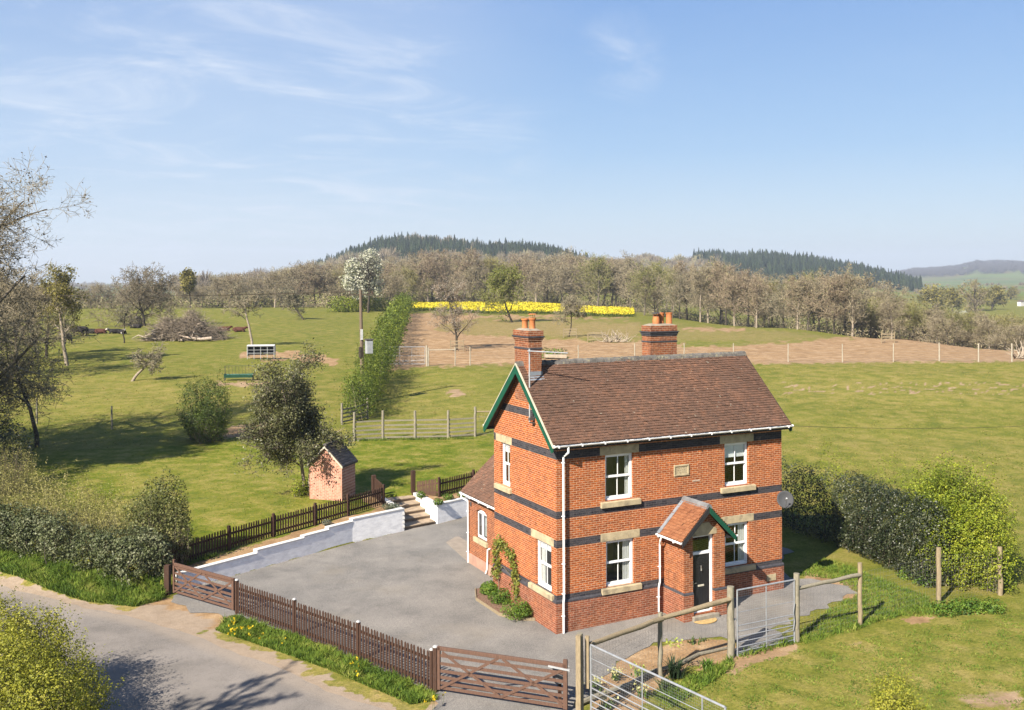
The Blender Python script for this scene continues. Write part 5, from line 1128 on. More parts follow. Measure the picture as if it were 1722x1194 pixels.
# stock fence across the far field, its posts each a part
PALEP = wood('pale_fence_post', (.47, .42, .33))
df = thing('stock_fence', 'long wire stock fence with pale posts across the brown field', 'fence', (*far_pt(1000, 612), 2.8))
ps = [(720, 616), (765, 613), (790, 613), (972, 611), (1067, 611), (1150, 609), (1233, 609), (1325, 609), (1416, 608), (1502, 608), (1579, 608), (1645, 606), (1701, 603), (1760, 601)]
pw_ = []
for i, q in enumerate(ps): x, y = at(q[0], 110); z = Tz(x, y); pw_.append((x, y, z)); rr = .085 if i in (0, 10, 11, 12) else .06; log('post', (x, y, z - .3), (x, y, z + 2.05), rr, rr * .9, PALEP, df, i + 50)
P0, P1 = [], []
for i in range(len(pw_) - 1):
    a, b = pw_[i], pw_[i + 1]
    for hh in (.1, .3, .55, .8, 1.1, 1.45, 1.9): P0.append((a[0], a[1], a[2] + hh)); P1.append((b[0], b[1], b[2] + hh))
V, Fq = tubes(np.array(P0), np.array(P1), np.full(len(P0), .005), np.full(len(P0), .005), 3); npmesh('wire_netting', V, Fq, WIRE, df)
a, b = pw_[0], pw_[1]; MB().tube((a[0], a[1], a[2] + 1.8), (b[0], b[1], b[2] + 1.8), .05, n=6).build('log_rail', PALEP, df)
a = at(650, 110); b = at(714, 110); z = Tz(*a)
fg = metal_gate('metal_gate', 'far galvanised gate at the end of the green hedge row', a, b, z + .25, z + 2.15, nb=2, mids=(.33, .66), low=.9, mesh=.3, wr=.006)
for q in (644, 717): x, y = at(q, 110); log('gate_post', (x, y, z - .3), (x, y, z + 2.3), .11, .10, PALEP if q > 700 else METAL, fg, 7)

# lone posts in the near paddock
for q, h, lab in (((188, 722), 1.7, 'lone wooden post in the shade in the middle of the left paddock'), ((62, 712), 1.9, 'old wooden post behind the trunk of the leaning orchard tree')):
    x, y, z = ground(*q); t = thing('wooden_post', lab, 'post', (x, y, z)); log('post', (x, y, z - .3), (x, y, z + h), .07, .06, OLDG, t, 2)

# ================================================================== pole, transformer and wires
px_, py_ = at(608.5, 84); pz = Tz(px_, py_); TOP = 11.85 - 14 * 84 / F_
up_ = thing('utility_pole', 'tall brown power pole with crossarm and small grey transformer by the hedge row', 'utility pole', (px_, py_, pz))
MB().path([(px_, py_, pz - .3), (px_ - .05, py_, (pz + TOP) / 2), (px_ - .12, py_, TOP + .1)], [.17, .15, .125], 12).build('pole', wood('creosoted_pole', (.20, .15, .11)), up_, smooth_=True)
rt = np.array([math.cos(YAW), -math.sin(YAW)])
def pp2(o, z, f=0.): return (px_ - .12 + rt[0] * o + math.sin(YAW) * f, py_ + rt[1] * o + math.cos(YAW) * f, z)
MB().bar(pp2(-1.0, TOP - .35), pp2(1.15, TOP - .35), .10, .12).build('crossarm', BARKD, up_)
m = MB()
for o in (-.9, .1, 1.0): m.lathe([(.03, 0), (.05, .03), (.035, .08), (.06, .11), (.04, .16), (.06, .2), (.02, .24)], pp2(o, TOP - .29), 8)
m.build('insulators', simple('brown_insulators', (.12, .06, .04), .3), up_)
tb = MB(); c = pp2(.72, TOP - 3.9 - 1.45, -.1); tb.box((c[0] - .28, c[1] - .25, c[2]), (c[0] + .28, c[1] + .25, c[2] + 1.15)); tr_ = tb.build('transformer', simple('transformer_grey', (.42, .44, .46), .5, .15, 3), up_, bevel=.03)
MB().box((c[0] - .34, c[1] - .3, c[2] + 1.16), (c[0] + .34, c[1] + .3, c[2] + 1.24)).build('transformer_lid', POTD, tr_)
MB().bar(pp2(.0, c[2] + .9), pp2(.5, c[2] + .9), .08, .08).bar(pp2(.0, c[2] + .3), pp2(.5, c[2] + .3), .08, .08).box((px_ - .30, py_ - .2, pz + 3.9), (px_ - .12, py_ - .0, pz + 4.8)).build('brackets', BARKD, up_)
MB().box((px_ - .25, py_ - .19, pz + 1.7), (px_ + .09, py_ - .165, pz + 2.15)).build('warning_plate', simple('yellow_plate', (.75, .62, .04), .5), up_)
MB().box((px_ - .20, py_ - .19, pz + 5.4), (px_ + .02, py_ - .165, pz + 6.3)).build('number_plate', simple('white_plate', (.7, .7, .68), .5), up_)
MB().tube((px_ + .16, py_ - .1, pz - .2), (px_ + .02, py_ - .1, TOP - 3), .03, n=6).build('cable_guard', simple('brown_pipe', (.12, .08, .06)), up_)
def cable(name, label, p, q, sag, r=.014, n=24):
    p = np.array(p, float); q = np.array(q, float); t = np.linspace(0, 1, n); P = p + (q - p) * t[:, None]; P[:, 2] -= sag * 4 * t * (1 - t)
    V, Fq = tubes(P[:-1], P[1:], np.full(n - 1, r), np.full(n - 1, r), 4); return tag(npmesh(name, V, Fq, BARKD), label, 'cable')
# second line crossing the paddock on the left
q2 = at(-320, 150)
for o_, n_ in ((.1, 'middle'), (1.0, 'right-hand')): cable('overhead_wire', 'thin overhead wire strung left from the ' + n_ + ' insulator of the pole', pp2(o_, TOP - .05), (q2[0] + o_ + 1, q2[1], Tz(*q2) + 9), 1.2, .016)
cable('overhead_wire', 'thin overhead power wire running left from the pole across the paddock', pp2(-.9, TOP - .05), (*q2, Tz(*q2) + 9), 1.2, .016)
xr = at(2300, 66); cable('overhead_wire', 'thin dark wire crossing the right-hand field low over the grass', (9.75, 4.9, 5.9), (*xr, 5.4), 1.5, .009)

# ================================================================== farm things
def feeder():
    x, y, z = ground(440, 604); v = fr(x, y)[0]; t = thing('calf_feeder', 'galvanised covered calf feeder on a bare patch in the paddock', 'feeder', (x, y, z))
    c0 = np.array(at(416, v)); c1 = np.array(at(462, v + .3)); d = (c1 - c0); L_ = np.linalg.norm(d); d /= L_; n = np.array([d[1], -d[0]]); n = n if n @ (CAM[:2] - c0) > 0 else -n
    def P(s, f, h): return (*(c0 + d * s + n * f), z + h)
    H_ = 1.72; GV = simple('corrugated_sheet', (.78, .79, .78), .5, .08, 5)
    m = MB(); prof = [(-.62, .75), (-.62, 1.35), (-.45, 1.62), (-.1, 1.72), (.55, 1.62), (.60, 1.58), (.53, 1.57), (-.1, 1.67), (-.42, 1.57), (-.57, 1.33), (-.57, .75)]
    m.ext([P(0, f, h) for f, h in prof], (d[0] * L_, d[1] * L_, 0)); m.build('canopy', GV, t)
    MB().ext([P(.04, -.55, h) for h in (.45, 1.5)] + [P(L_ - .04, -.55, h) for h in (1.5, .45)], (n[0] * .03, n[1] * .03, 0)).build('back_shade_panel', DARKW, t)  # dark sheet added to stand for the shade under the canopy
    for s in (0, L_ - .04):
        m = MB(); m.ext([P(s, f, h) for f, h in ((-.60, .35), (-.60, 1.33), (-.44, 1.60), (-.1, 1.69), (.50, 1.60), (.50, .55), (.35, .35))], (d[0] * .04, d[1] * .04, 0)); m.build('end_panel', GV, t)
    for i in range(5):
        s = .05 + (L_ - .1) * i / 4; MB().bar(P(s, .50, .0), P(s, .50, 1.58), .05, .05, (n[0], n[1], 0)).build('leg', GALVL, t)
    MB().bar(P(0, .50, 1.12), P(L_, .50, 1.12), .03, .04).bar(P(0, .50, .75), P(L_, .50, .75), .03, .05).build('feed_rail', GALVL, t)
    m = MB(); m.ext([P(.05, f, h) for f, h in ((-.5, .62), (.40, .55), (.45, .75), (.42, .75), (.36, .6), (-.45, .66))], (d[0] * (L_ - .1), d[1] * (L_ - .1), 0)); m.build('manger', POTD, t)
    for i in range(2): s = .1 + (L_ - .2) * i; MB().bar(P(s, -.5, .0), P(s, -.5, .8), .05, .05, (n[0], n[1], 0)).build('leg', GALVL, t)
feeder()
def trough():
    x, y, z = ground(400, 640); v = fr(x, y)[0]; t = thing('feed_trough', 'green metal feed trough with a barred hay rack in the paddock', 'trough', (x, y, z))
    c0 = np.array(at(377, v)); c1 = np.array(at(425, v + .3)); d = c1 - c0; L_ = np.linalg.norm(d); d /= L_; n = np.array([d[1], -d[0]]); n = n if n @ (CAM[:2] - c0) > 0 else -n
    def P(s, f, h): return (*(c0 + d * s + n * f), z + h)
    GR = simple('green_painted_steel', (.03, .13, .09), .5, .25, 4)
    m = MB(); m.ext([P(0, f, h) for f, h in ((-.40, .62), (-.30, .30), (.32, .30), (.46, .60), (.42, .60), (.29, .34), (-.27, .34), (-.36, .62))], (d[0] * L_, d[1] * L_, 0)); m.build('trough_pan', GR, t)
    for s in (0., L_ - .05):
        MB().ext([P(s, f, h) for f, h in ((-.40, .62), (-.3, .30), (.32, .30), (.46, .60), (.2, .70), (-.2, .70))], (d[0] * .05, d[1] * .05, 0)).build('end_plate', GR, t)
        for f in (-.3, .3): MB().bar(P(s + .03, f, -.05), P(s + .03, f, .31), .06, .06, (n[0], n[1], 0)).build('leg', DARKW, t)
    m = MB()
    for i in range(9): s = .12 + (L_ - .2) * i / 8; m.tube(P(s, -.1 if i % 2 else .0, .6), P(s, .15, 1.45), .014, n=5)
    m.tube(P(0.05, .15, 1.45), P(L_, .15, 1.45), .018, n=6); m.tube(P(.05, 0, .62), P(.05, .15, 1.48), .022, n=6); m.build('hay_rack', POTD, t)
trough()
# doormat
MB().ext([(5.06 + .46 * math.cos(t) , -1.42 - (.34 * math.sin(t) if math.sin(t) > 0 else 0), .105) for t in [math.pi * i / 14 for i in range(15)]], (0, 0, .022)).build('doormat', simple('coir', (.62, .42, .17), .95, .2, 12, bump=.4, bs=90), None)
tag(bpy.data.objects['doormat'], 'half-round golden coir doormat before the front door step', 'doormat')

# ================================================================== planting close to the house
def bl(px, py, h, r, dy=0., lift=0., ry=None):
    x, y, z = ground(px, py); v = fr(x, y)[0]; x2, y2 = at(px, v + r * .7 + dy); z = Tz(x2, y2); return (x2, y2, z + h / 2 + lift, r, ry or r, h / 2)
R1 = np.random.RandomState
# lower-left hedge along the lane
E = [bl(px, y, h, r) for px, y, h, r in ((-60, 925, 2.1, .9), (-20, 930, 2.0, .9), (20, 937, 2.0, .9), (55, 944, 2.0, .9), (95, 955, 2.0, .85), (150, 968, 1.7, .8), (190, 980, 1.9, .85), (225, 990, 2.0, .85), (258, 985, 1.9, .7))]
leafy('ivy_hedge', 'grey-green glossy ivy hedge along the verge of the lane beside the brown gate', 'hedge', E, 26000, LF_IVY, .085, R1(1), .35, .2, .8, .75, stems=(40, .02, BARK), zmin=.05)
E = [bl(px, y, h, r) for px, y, h, r in ((-40, 905, 3.0, 1.3), (10, 910, 3.1, 1.3), (60, 915, 2.9, 1.2), (110, 925, 2.7, 1.2), (160, 935, 2.5, 1.1), (205, 945, 2.5, 1.0), (235, 950, 2.5, .9))]
leafy('bramble_hedge', 'taller yellow-brown twiggy hedge growing behind the ivy hedge', 'hedge', E, 26000, LF_BRM, .07, R1(2), .45, .22, .7, .5, stems=(900, .009, TWIGO), zmin=.3, shoots=1000, sl=.8)
E = [bl(262, 958, 3.4, .75), bl(285, 955, 3.6, .7), bl(240, 955, 2.8, .8), bl(296, 958, 2.6, .6)]
leafy('evergreen_shrub', 'tall rounded evergreen shrub at the right end of the lane hedge', 'shrub', E, 14000, LF_BUSHY, .075, R1(3), .45, .2, .6, .7, stems=(160, .012, TWIG), zmin=.3, shoots=120, sl=.5)
E = [bl(-20, 790, 3.6, 1.6), bl(20, 800, 3.0, 1.2), bl(-60, 790, 4, 2)]
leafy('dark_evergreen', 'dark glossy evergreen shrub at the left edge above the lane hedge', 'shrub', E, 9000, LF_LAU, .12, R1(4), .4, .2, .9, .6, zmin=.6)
E = [bl(20, 835, 2.4, 1.2), bl(-30, 840, 2.6, 1.4)]
leafy('twiggy_shrub', 'brown twiggy shrub at the left edge between the dark evergreen and the bramble hedge', 'shrub', E, 3800, LF_BRM, .06, R1(40), .5, .2, .9, .6, zmin=.6, stems=(260, .009, TWIGR), shoots=200, sl=.8)
# foreground bush, bottom left
def off(px, v, h, r, zc=None): x, y = at(px, v); return (x, y, zc if zc is not None else h / 2, r, r, h / 2)
E = [off(30, 27.5, 2.8, 1.2), off(90, 27., 2.1, 1.0), off(-40, 27.5, 3.1, 1.3), off(132, 26.5, 1.5, .75), off(10, 25.5, 2.8, 1.3), off(80, 25., 2.2, 1.1), off(60, 28., 2.5, .8)]
leafy('willow_bush', 'bright yellow-green feathery bush in the bottom left corner beside the lane', 'bush', E, 60000, LF_YEL, .068, R1(5), .5, .22, .6, .5, stems=(420, .009, TWIGO), zmin=.0, shoots=750, sl=.75)
E = [off(1500, 24, 2.3, .55), off(1478, 23.6, 1.8, .5), off(1530, 23.7, 1.8, .5)]
leafy('young_tree', 'small bright green young tree poking in at the bottom edge on the right', 'tree', E, 15000, LF_YEL, .06, R1(6), .5, .22, .5, .5, stems=(60, .012, TWIGO), zmin=.4, shoots=110, sl=.7)
# right-hand hedge and bright bush
E = []
for y, x in ((12, 16.9), (11, 16.8), (10, 16.8), (9, 16.7), (8, 16.6), (7, 16.6), (6, 16.5), (5, 16.4), (4.2, 16.4)): E.append((x, y, 1.65, 1.0, .95, 1.75))
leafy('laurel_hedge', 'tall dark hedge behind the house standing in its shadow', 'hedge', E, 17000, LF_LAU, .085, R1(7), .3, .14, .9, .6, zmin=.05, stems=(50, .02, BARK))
E = []
for y, x in ((3.1, 16.45), (2.3, 16.3), (1.5, 16.1), (.7, 15.95), (-.1, 15.8), (-.9, 15.6), (-1.6, 15.4), (-2.3, 15.2)): E.append((x, y, 1.65, .95, .75, 1.85 - .02 * (3 - y)))
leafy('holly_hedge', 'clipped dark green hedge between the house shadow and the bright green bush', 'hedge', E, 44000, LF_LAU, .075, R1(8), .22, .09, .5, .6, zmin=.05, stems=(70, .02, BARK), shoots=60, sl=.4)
E = [(17.9, 2.2, 2.0, 1.0, 1.0, 2.0), (17.8, .6, 2.1, 1.0, 1.0, 2.0), (17.4, 5.0, 2.2, .7, 1.1, 2.1)]
leafy('hawthorn_bush', 'light green hawthorn growing up behind the dark clipped hedge', 'bush', E, 9000, LF_HAW, .06, R1(9), .4, .2, .5, .6, zmin=.1, stems=(60, .01, TWIG), shoots=120, sl=.6)
E = [off(1556, 39.6, 3.6, 1.1), off(1590, 39.6, 4.5, 1.2), off(1632, 38.8, 4.4, 1.2), off(1655, 38.0, 3.6, 1.05), off(1600, 38.0, 3.0, 1.2), off(1578, 40.6, 4.2, 1.1), off(1665, 37.2, 2.4, .7)]
leafy('hawthorn_bush', 'big bright yellow-green hawthorn bush at the right-hand end of the dark hedge', 'bush', E, 72000, LF_HAW, .072, R1(10), .42, .34, .6, .65, zmin=.05, stems=(240, .012, TWIG), shoots=420, sl=.55)
E = [(*Gz(px, 1030 if px > 1600 else 1035, .1)[:2], .25, .55, .5, .32) for px in (1590, 1615, 1640, 1665)] + [(*Gz(1560, 985, .1)[:2], .3, .6, .4, .4), (*Gz(1530, 975, .1)[:2], .3, .5, .4, .35)]
leafy('ivy_patch', 'low spreading ivy at the foot of the bright hawthorn bush beside the fence posts', 'ivy', E, 5200, LF_PLT, .07, R1(12), .5, .25, .5, .8, zmin=.08)
# the climber on the gable and the small bed under it
E = [(-.10, y, z, .12, .30, .24) for y, z in ((4.55, 1.95), (4.25, 2.10), (3.9, 2.05), (3.5, 1.95), (3.15, 1.85), (4.6, 1.6), (4.45, 1.3), (4.3, 1.05), (3.05, 1.6), (2.95, 1.3), (2.9, 1.05), (4.6, .85), (2.85, .8), (2.8, .6))]
leafy('climbing_rose', 'green climber trained in an arch on the gable wall', 'climber', E, 1900, LF_ROSE, .085, R1(13), .95, .6, .35, .8, base=(-.15, 3.6, .05))
cl = bpy.data.objects['climbing_rose']; m = MB()
for p in ([(-.15, 4.2, .03), (-.10, 4.3, .6), (-.07, 4.5, 1.2), (-.07, 4.55, 1.9)], [(-.15, 2.9, .03), (-.12, 2.85, .5), (-.08, 2.95, 1.0), (-.07, 3.05, 1.7)], [(-.15, 2.75, .03), (-.11, 2.8, .6), (-.08, 2.9, 1.05)], [(-.07, 4.5, 1.2), (-.07, 3.9, 1.25), (-.07, 3.2, 1.05)], [(-.07, 4.55, 1.8), (-.07, 3.9, 2.1), (-.07, 3.1, 1.8)]): m.path(p, .014, 5)
m.build('stems', BARK, cl)
tag(slab('flower_bed', [(-.052, 1.45), (-.62, 1.75), (-.95, 2.5), (-.98, 4.4), (-.52, 5.5), (.78, 5.6), (.78, 4.92), (-.052, 4.92)], .0, .075, SOIL), kind='structure')
eg = MB()
pts = [(-.06, 1.45), (-.62, 1.75), (-.95, 2.5), (-.98, 4.4), (-.52, 5.5)]
for i in range(4): eg.bar((*pts[i], .06), (*pts[i + 1], .06), .03, .12)
tag(eg.build('bed_edging', OLDW, None), 'thin timber edging board round the small bed under the climber', 'edging')
def shrub(px, py, r, h, mat, n, size, label, cat='shrub', seed=1, z0=.05, name='shrub', **k_):
    x, y, z = Gz(px, py, z0); x, y = at(px, fr(x, y)[0] + r * .6)
    return leafy(name, label, cat, [(x, y, z0 + h * .5, r, r, h * .55), (x + r * .3, y - r * .2, z0 + h * .4, r * .8, r * .7, h * .45)], n, mat, size, R1(seed), .5, .18, .3, .6, zmin=z0, **k_)
shrub(866, 1044, .50, .62, LF_PLT, 2600, .055, 'bright green rounded shrub at the front of the gable bed', seed=21)
shrub(838, 1018, .42, .50, LF_PLT, 1700, .06, 'middle green shrub in the gable bed below the climber', seed=22)
shrub(820, 1002, .33, .45, LF_PLT, 1000, .09, 'leafy pale green plant at the back of the gable bed', 'plant', 23, name='leafy_plant')
for i, (px, py, lab) in enumerate(((387, 936, 'first lavender clump from the left on the white wall bed'), (462, 912, 'second lavender clump from the left on the white wall bed'), (548, 885, 'third lavender clump from the left on the white wall bed'))):
    shrub(px, py, .22, .28, leafmat('lavender', [(.10, .12, .08), (.20, .22, .16), (.32, .34, .27)]), 500, .05, lab, 'plant', 30 + i, Tz(*Gz(px, py, .9)[:2]) + .0, name='lavender', group='lavender clumps on the wall bed')
shrub(655, 858, .40, .26, leafmat('rosemary', [(.06, .08, .05), (.14, .17, .10), (.24, .27, .17)]), 900, .06, 'spreading grey-green clump at the top end of the white wall', 'plant', 35, .98, name='grey_plant')
for i, (px, py, lab) in enumerate(((705, 838, 'small yellow-green plant at the top right of the garden steps'), (752, 842, 'low plant on the bed behind the short white wall'), (775, 838, 'yellow-leaved plant on the bed near the rear wing'), (735, 850, 'small dark plant at the corner of the short white wall'))):
    shrub(px, py, .25, .32, LF_PLT, 420, .07, lab, 'plant', 50 + i, .98, name='bed_plant')
E = [(*Gz(500 + i * 14, 835 - i * 3, 1.0)[:2], 1.35, .4, .4, .5) for i in range(4)]
leafy('rose_bush', 'thin yellow-green rose bush in front of the small brick outbuilding', 'bush', E, 2200, LF_HAW, .08, R1(60), .9, .3, .4, .6, zmin=.95, stems=(26, .012, TWIG), shoots=16, sl=.9)
# plants in the front bed
def strap_plant(name, label, px, py, n, h, mat, flower=None, seed=0, cat='plant', z0=.05, fh=None, group=None):
    r = R1(seed); x, y, z = Gz(px, py, z0); t = thing(name, label, cat, (x, y, z0), group); V, Fq, tn = [], [], []
    for i in range(n):
        a = r.uniform(0, 6.28); ln = h * r.uniform(.6, 1.1); w_ = .022; out = r.uniform(.15, .75); c = np.array([x + r.normal() * .08, y + r.normal() * .08, z0]); dr = np.array([math.cos(a), math.sin(a), 0]); sd_v = np.array([-dr[1], dr[0], 0]) * w_
        P = [c + dr * out * ln * t_ ** 1.6 + np.array([0, 0, ln * (t_ - .25 * t_ * t_ * out * 2)]) for t_ in (0, .4, .75, 1)]; b = len(V)
        for j, p in enumerate(P): s_ = (1, 1, .7, .15)[j]; V += [p - sd_v * s_, p + sd_v * s_]; tn += [.2 + .5 * r.rand()] * 2
        Fq += [(b + 2 * j, b + 2 * j + 1, b + 2 * j + 3, b + 2 * j + 2) for j in range(3)]
    npmesh('leaves', V, Fq, mat, t, tint=tn)
    if flower is not None:
        P = np.array([x, y, z0]) + np.column_stack([r.normal(size=fn_) * .13 for _ in (0, 1)] + [np.full(fn_, fh or h) + r.normal(size=fn_) * .05]) if (fn_ := 60) else None
        V, Fq = leafmesh(P, .075, .8, .6, r); npmesh('flowers', V, Fq, flower, t, tint=np.repeat(r.uniform(0, 1, fn_), 4))
    return t
EUP = leafmat('lime_bracts', [(.30, .38, .05), (.50, .56, .10), (.62, .64, .18)])
strap_plant('euphorbia', 'tall dark-leaved euphorbia with a lime flower head in the front bed', 1135, 1140, 70, .75, leafmat('dark_straps', [(.02, .05, .02), (.05, .09, .04), (.10, .15, .07)]), EUP, 1, fh=1.05)
for i, (px, py, lab) in enumerate(((1000, 1160, 'clump of pale yellow primroses nearest the tall gate post'), (1034, 1142, 'small pale primrose clump in the middle of the bare bed'), (1075, 1138, 'lime-flowered clump beside the top rail of the long mesh gate'), (1080, 1170, 'yellow-flowered clump at the near edge of the front bed'), (1020, 1190, 'primrose clump at the bottom edge behind the mesh gate'))):
    strap_plant('primrose_clump', lab, px, py, 36, .26, LF_PLT, leafmat('primrose', [(.62, .60, .22), (.75, .72, .38)]) if i != 2 else EUP, 5 + i, 'flowers')
strap_plant('leafy_plant', 'small blue-green plant at the far side of the front bed', 1165, 1082, 26, .25, LF_BUSH, None, 12); strap_plant('leafy_plant', 'tiny plant at the right-hand tip of the front bed', 1181, 1078, 12, .15, LF_BUSH, None, 13)
strap_plant('leafy_plant', 'low green clump between the euphorbia and the round gate post', 1190, 1125, 70, .36, LF_PLT, None, 14); strap_plant('leafy_plant', 'dark green clump at the foot of the middle fence post', 1118, 1160, 80, .42, LF_BUSH, None, 15)
lg = MB(); lp = [Gz(*q, .1) for q in ((968, 1185), (1010, 1168), (1060, 1150), (1095, 1130), (1140, 1118), (1175, 1100), (1222, 1090))]
lg.path(lp, [.075, .08, .07, .07, .06, .06, .05], 8); tag(lg.build('edging_log', OLDG, None, smooth_=True), 'long crooked log edging the front bed under the wire fence', 'log')

# ================================================================== grass and flowers that stand up
def blades(P, h, r, w_=.012, lean=.5):
    n = len(P); d = np.column_stack([r.normal(size=n) * lean, r.normal(size=n) * lean, np.ones(n)]); d /= np.linalg.norm(d, axis=1)[:, None]; h = h * r.uniform(.5, 1.2, n)
    a = r.uniform(0, 6.28, n); s_ = np.column_stack([np.cos(a), np.sin(a), np.zeros(n)]) * (w_ * r.uniform(.6, 1.4, n))[:, None]
    m_ = P + d * (h * .55)[:, None]; bend = np.column_stack([d[:, 0], d[:, 1], -.3 * np.abs(d[:, 0])]) * (h * .5)[:, None]
    t = P + d * h[:, None] + bend
    V = np.stack([P - s_, P + s_, m_ + s_ * .8, m_ - s_ * .8, t], 1).reshape(-1, 3); b = np.arange(n)[:, None] * 5
    return V, np.concatenate([b + np.array([[0, 1, 2, 3]]), b + np.array([[3, 2, 4, 4]])])
def poly_points(P, n, r):
    xs = [p[0] for p in P]; ys = [p[1] for p in P]; out = np.zeros((0, 2))
    while len(out) < n:
        q = np.column_stack([r.uniform(min(xs), max(xs), n * 2), r.uniform(min(ys), max(ys), n * 2)]); out = np.concatenate([out, q[inpoly(q[:, 0], q[:, 1], P)]])
    return out[:n]
def grass(P2, h, r, w_=.012, lean=.5, hn=.5):
    z = T(P2[:, 0], P2[:, 1]); hh = h * (1 + hn * wav(P2[:, 0], P2[:, 1], .6, 3)); V, Fq = blades(np.column_stack([P2, z - .01]), hh, r, w_, lean)
    return V, Fq, np.repeat(np.clip(.5 + .3 * wav(P2[:, 0], P2[:, 1], .8, 1) + .18 * r.normal(size=len(P2)), 0, 1), 5)
def tri_clean(Fq): return Fq
r = R1(77)
verge = [(-9.75, 6.45), (-9.25, 6.6), (-7.95, 3.75), (-6.72, .65), (-5.6, -2.35), (-5.55, -3.1), (-6.35, -3.0), (-7.1, -1.1), (-7.85, .8), (-8.85, 2.9), (-9.7, 4.6), (-10.2, 5.6)]
hv = [tuple(Gz(*q)[:2]) for q in ((-60, 930), (0, 940), (60, 952), (150, 978), (230, 992), (276, 990), (273, 1010), (225, 1021), (150, 1013), (90, 998), (30, 980), (-60, 962))]
parts = []
for P, n, h in ((verge, 18000, .20), (hv, 25000, .25)):
    parts.append(grass(poly_points(P, n, r), h, r, .014))
foot = [tuple(Gz(*q, .15)[:2]) for q in ((1340, 968), (1385, 940), (1420, 950), (1560, 1005), (1570, 1040), (1500, 1035), (1440, 1060), (1350, 1082), (1345, 1060), (1400, 1022), (1445, 1000), (1400, 975))]
parts.append(grass(poly_points(foot, 12000, r), .13, r, .012))
q = poly_points([tuple(Gz(*q, .1)[:2]) for q in ((1090, 1165), (1230, 1105), (1235, 1120), (1130, 1185))], 2500, r); parts.append(grass(q, .18, r, .012))
mead = [tuple(Gz(*q, .15)[:2]) for q in ((1340, 1090), (1722, 1030), (1750, 1200), (1200, 1200), (1100, 1180), (1230, 1120))]; q = poly_points(mead, 22000, r); q = q[wav(q[:, 0], q[:, 1], 1.0, 2) > -.3]; parts.append(grass(q, .07, r, .012, .9))
lawnp = [tuple(Gz(*q, 1.)[:2]) for q in ((20, 790), (380, 748), (560, 748), (820, 738), (826, 830), (700, 828), (640, 842), (520, 880), (330, 935), (290, 880), (150, 850))]
q = poly_points(lawnp, 36000, r); parts.append(grass(q, .055, r, .014, .9))
far_ = np.column_stack([r.uniform(-60, 1790, 120000), 52 + 68 * r.uniform(0, 1, 120000) ** 1.1]); fx, fy = at(far_[:, 0], far_[:, 1]); fp = np.column_stack([fx, fy]); zz_ = T(fx, fy); ppx, ppy = px_of(fx, fy, zz_)
bare = np.zeros(len(fx), bool)
for P, wd, a in SOILPX: bare |= inpoly(ppx, ppy, P)
lw_ = inpoly(ppx, ppy, LAWNPX) | (inpoly(fx, fy, GRAVEL)) | ((fx > -.4) & (fx < 14) & (fy > -1) & (fy < 21)); fp = fp[~bare & ~lw_ & (wav(fx, fy, 2.2, 4) + .6 * wav(fx, fy, .8, 1) > -.2)]
parts_far = grass(fp, .085, r, .028, 1.1)
# longer tufts against walls, posts and fences
ed = []
for a, b, n in (((-10.6, 12.1), (-8.9, 12.7), 300), ((4.0, -4.5), (13.5, -4.1), 1500), ((2.9, 17.5), (6, 18.9), 500), ((4.3, 36.1), (12.3, 33.9), 1200)):
    t = r.uniform(0, 1, n); a = np.array(a); b = np.array(b); ed.append(a + (b - a) * t[:, None] + r.normal(size=(n, 2)) * .09)
parts.append(grass(np.concatenate(ed), .20, r, .014))
V = []; Fq = []; tn = []; o = 0
for v_, f_, t_ in parts: V.append(v_); Fq.append(f_ + o); tn.append(t_); o += len(v_)
V = np.concatenate(V); Fq = np.concatenate(Fq); tn = np.concatenate(tn)
def tri_quads(name, V, Fq, mat, tn):   # quads with one doubled corner are triangles
    tri = Fq[:, 2] == Fq[:, 3]; q = Fq[~tri]; t = Fq[tri][:, :3]; me = bpy.data.meshes.new(name); nq, nt_ = len(q), len(t)
    me.vertices.add(len(V)); me.vertices.foreach_set('co', V.astype(np.float32).ravel()); me.loops.add(nq * 4 + nt_ * 3); me.loops.foreach_set('vertex_index', np.concatenate([q.ravel(), t.ravel()]).astype(np.int32))
    me.polygons.add(nq + nt_); me.polygons.foreach_set('loop_start', np.concatenate([np.arange(nq) * 4, nq * 4 + np.arange(nt_) * 3]).astype(np.int32)); me.polygons.foreach_set('loop_total', np.concatenate([np.full(nq, 4), np.full(nt_, 3)]).astype(np.int32)); me.update(calc_edges=True)
    a = me.attributes.new('tint', 'FLOAT', 'POINT'); a.data.foreach_set('value', tn.astype(np.float32)); me.materials.append(mat); return link(name, me, None)
tag(tri_quads('grass', V, Fq, LF_GRS, tn), 'tufted green grass on the verges, lawn and meadow edge', 'grass', kind='stuff')
tag(tri_quads('meadow_grass', parts_far[0], parts_far[1], leafmat('meadow_tufts', [(.14, .15, .025), (.24, .225, .045), (.33, .285, .08), (.42, .34, .12)], .8, .2), parts_far[2]), 'coarse olive tufts scattered over the paddock and the right-hand field', 'grass', kind='stuff')
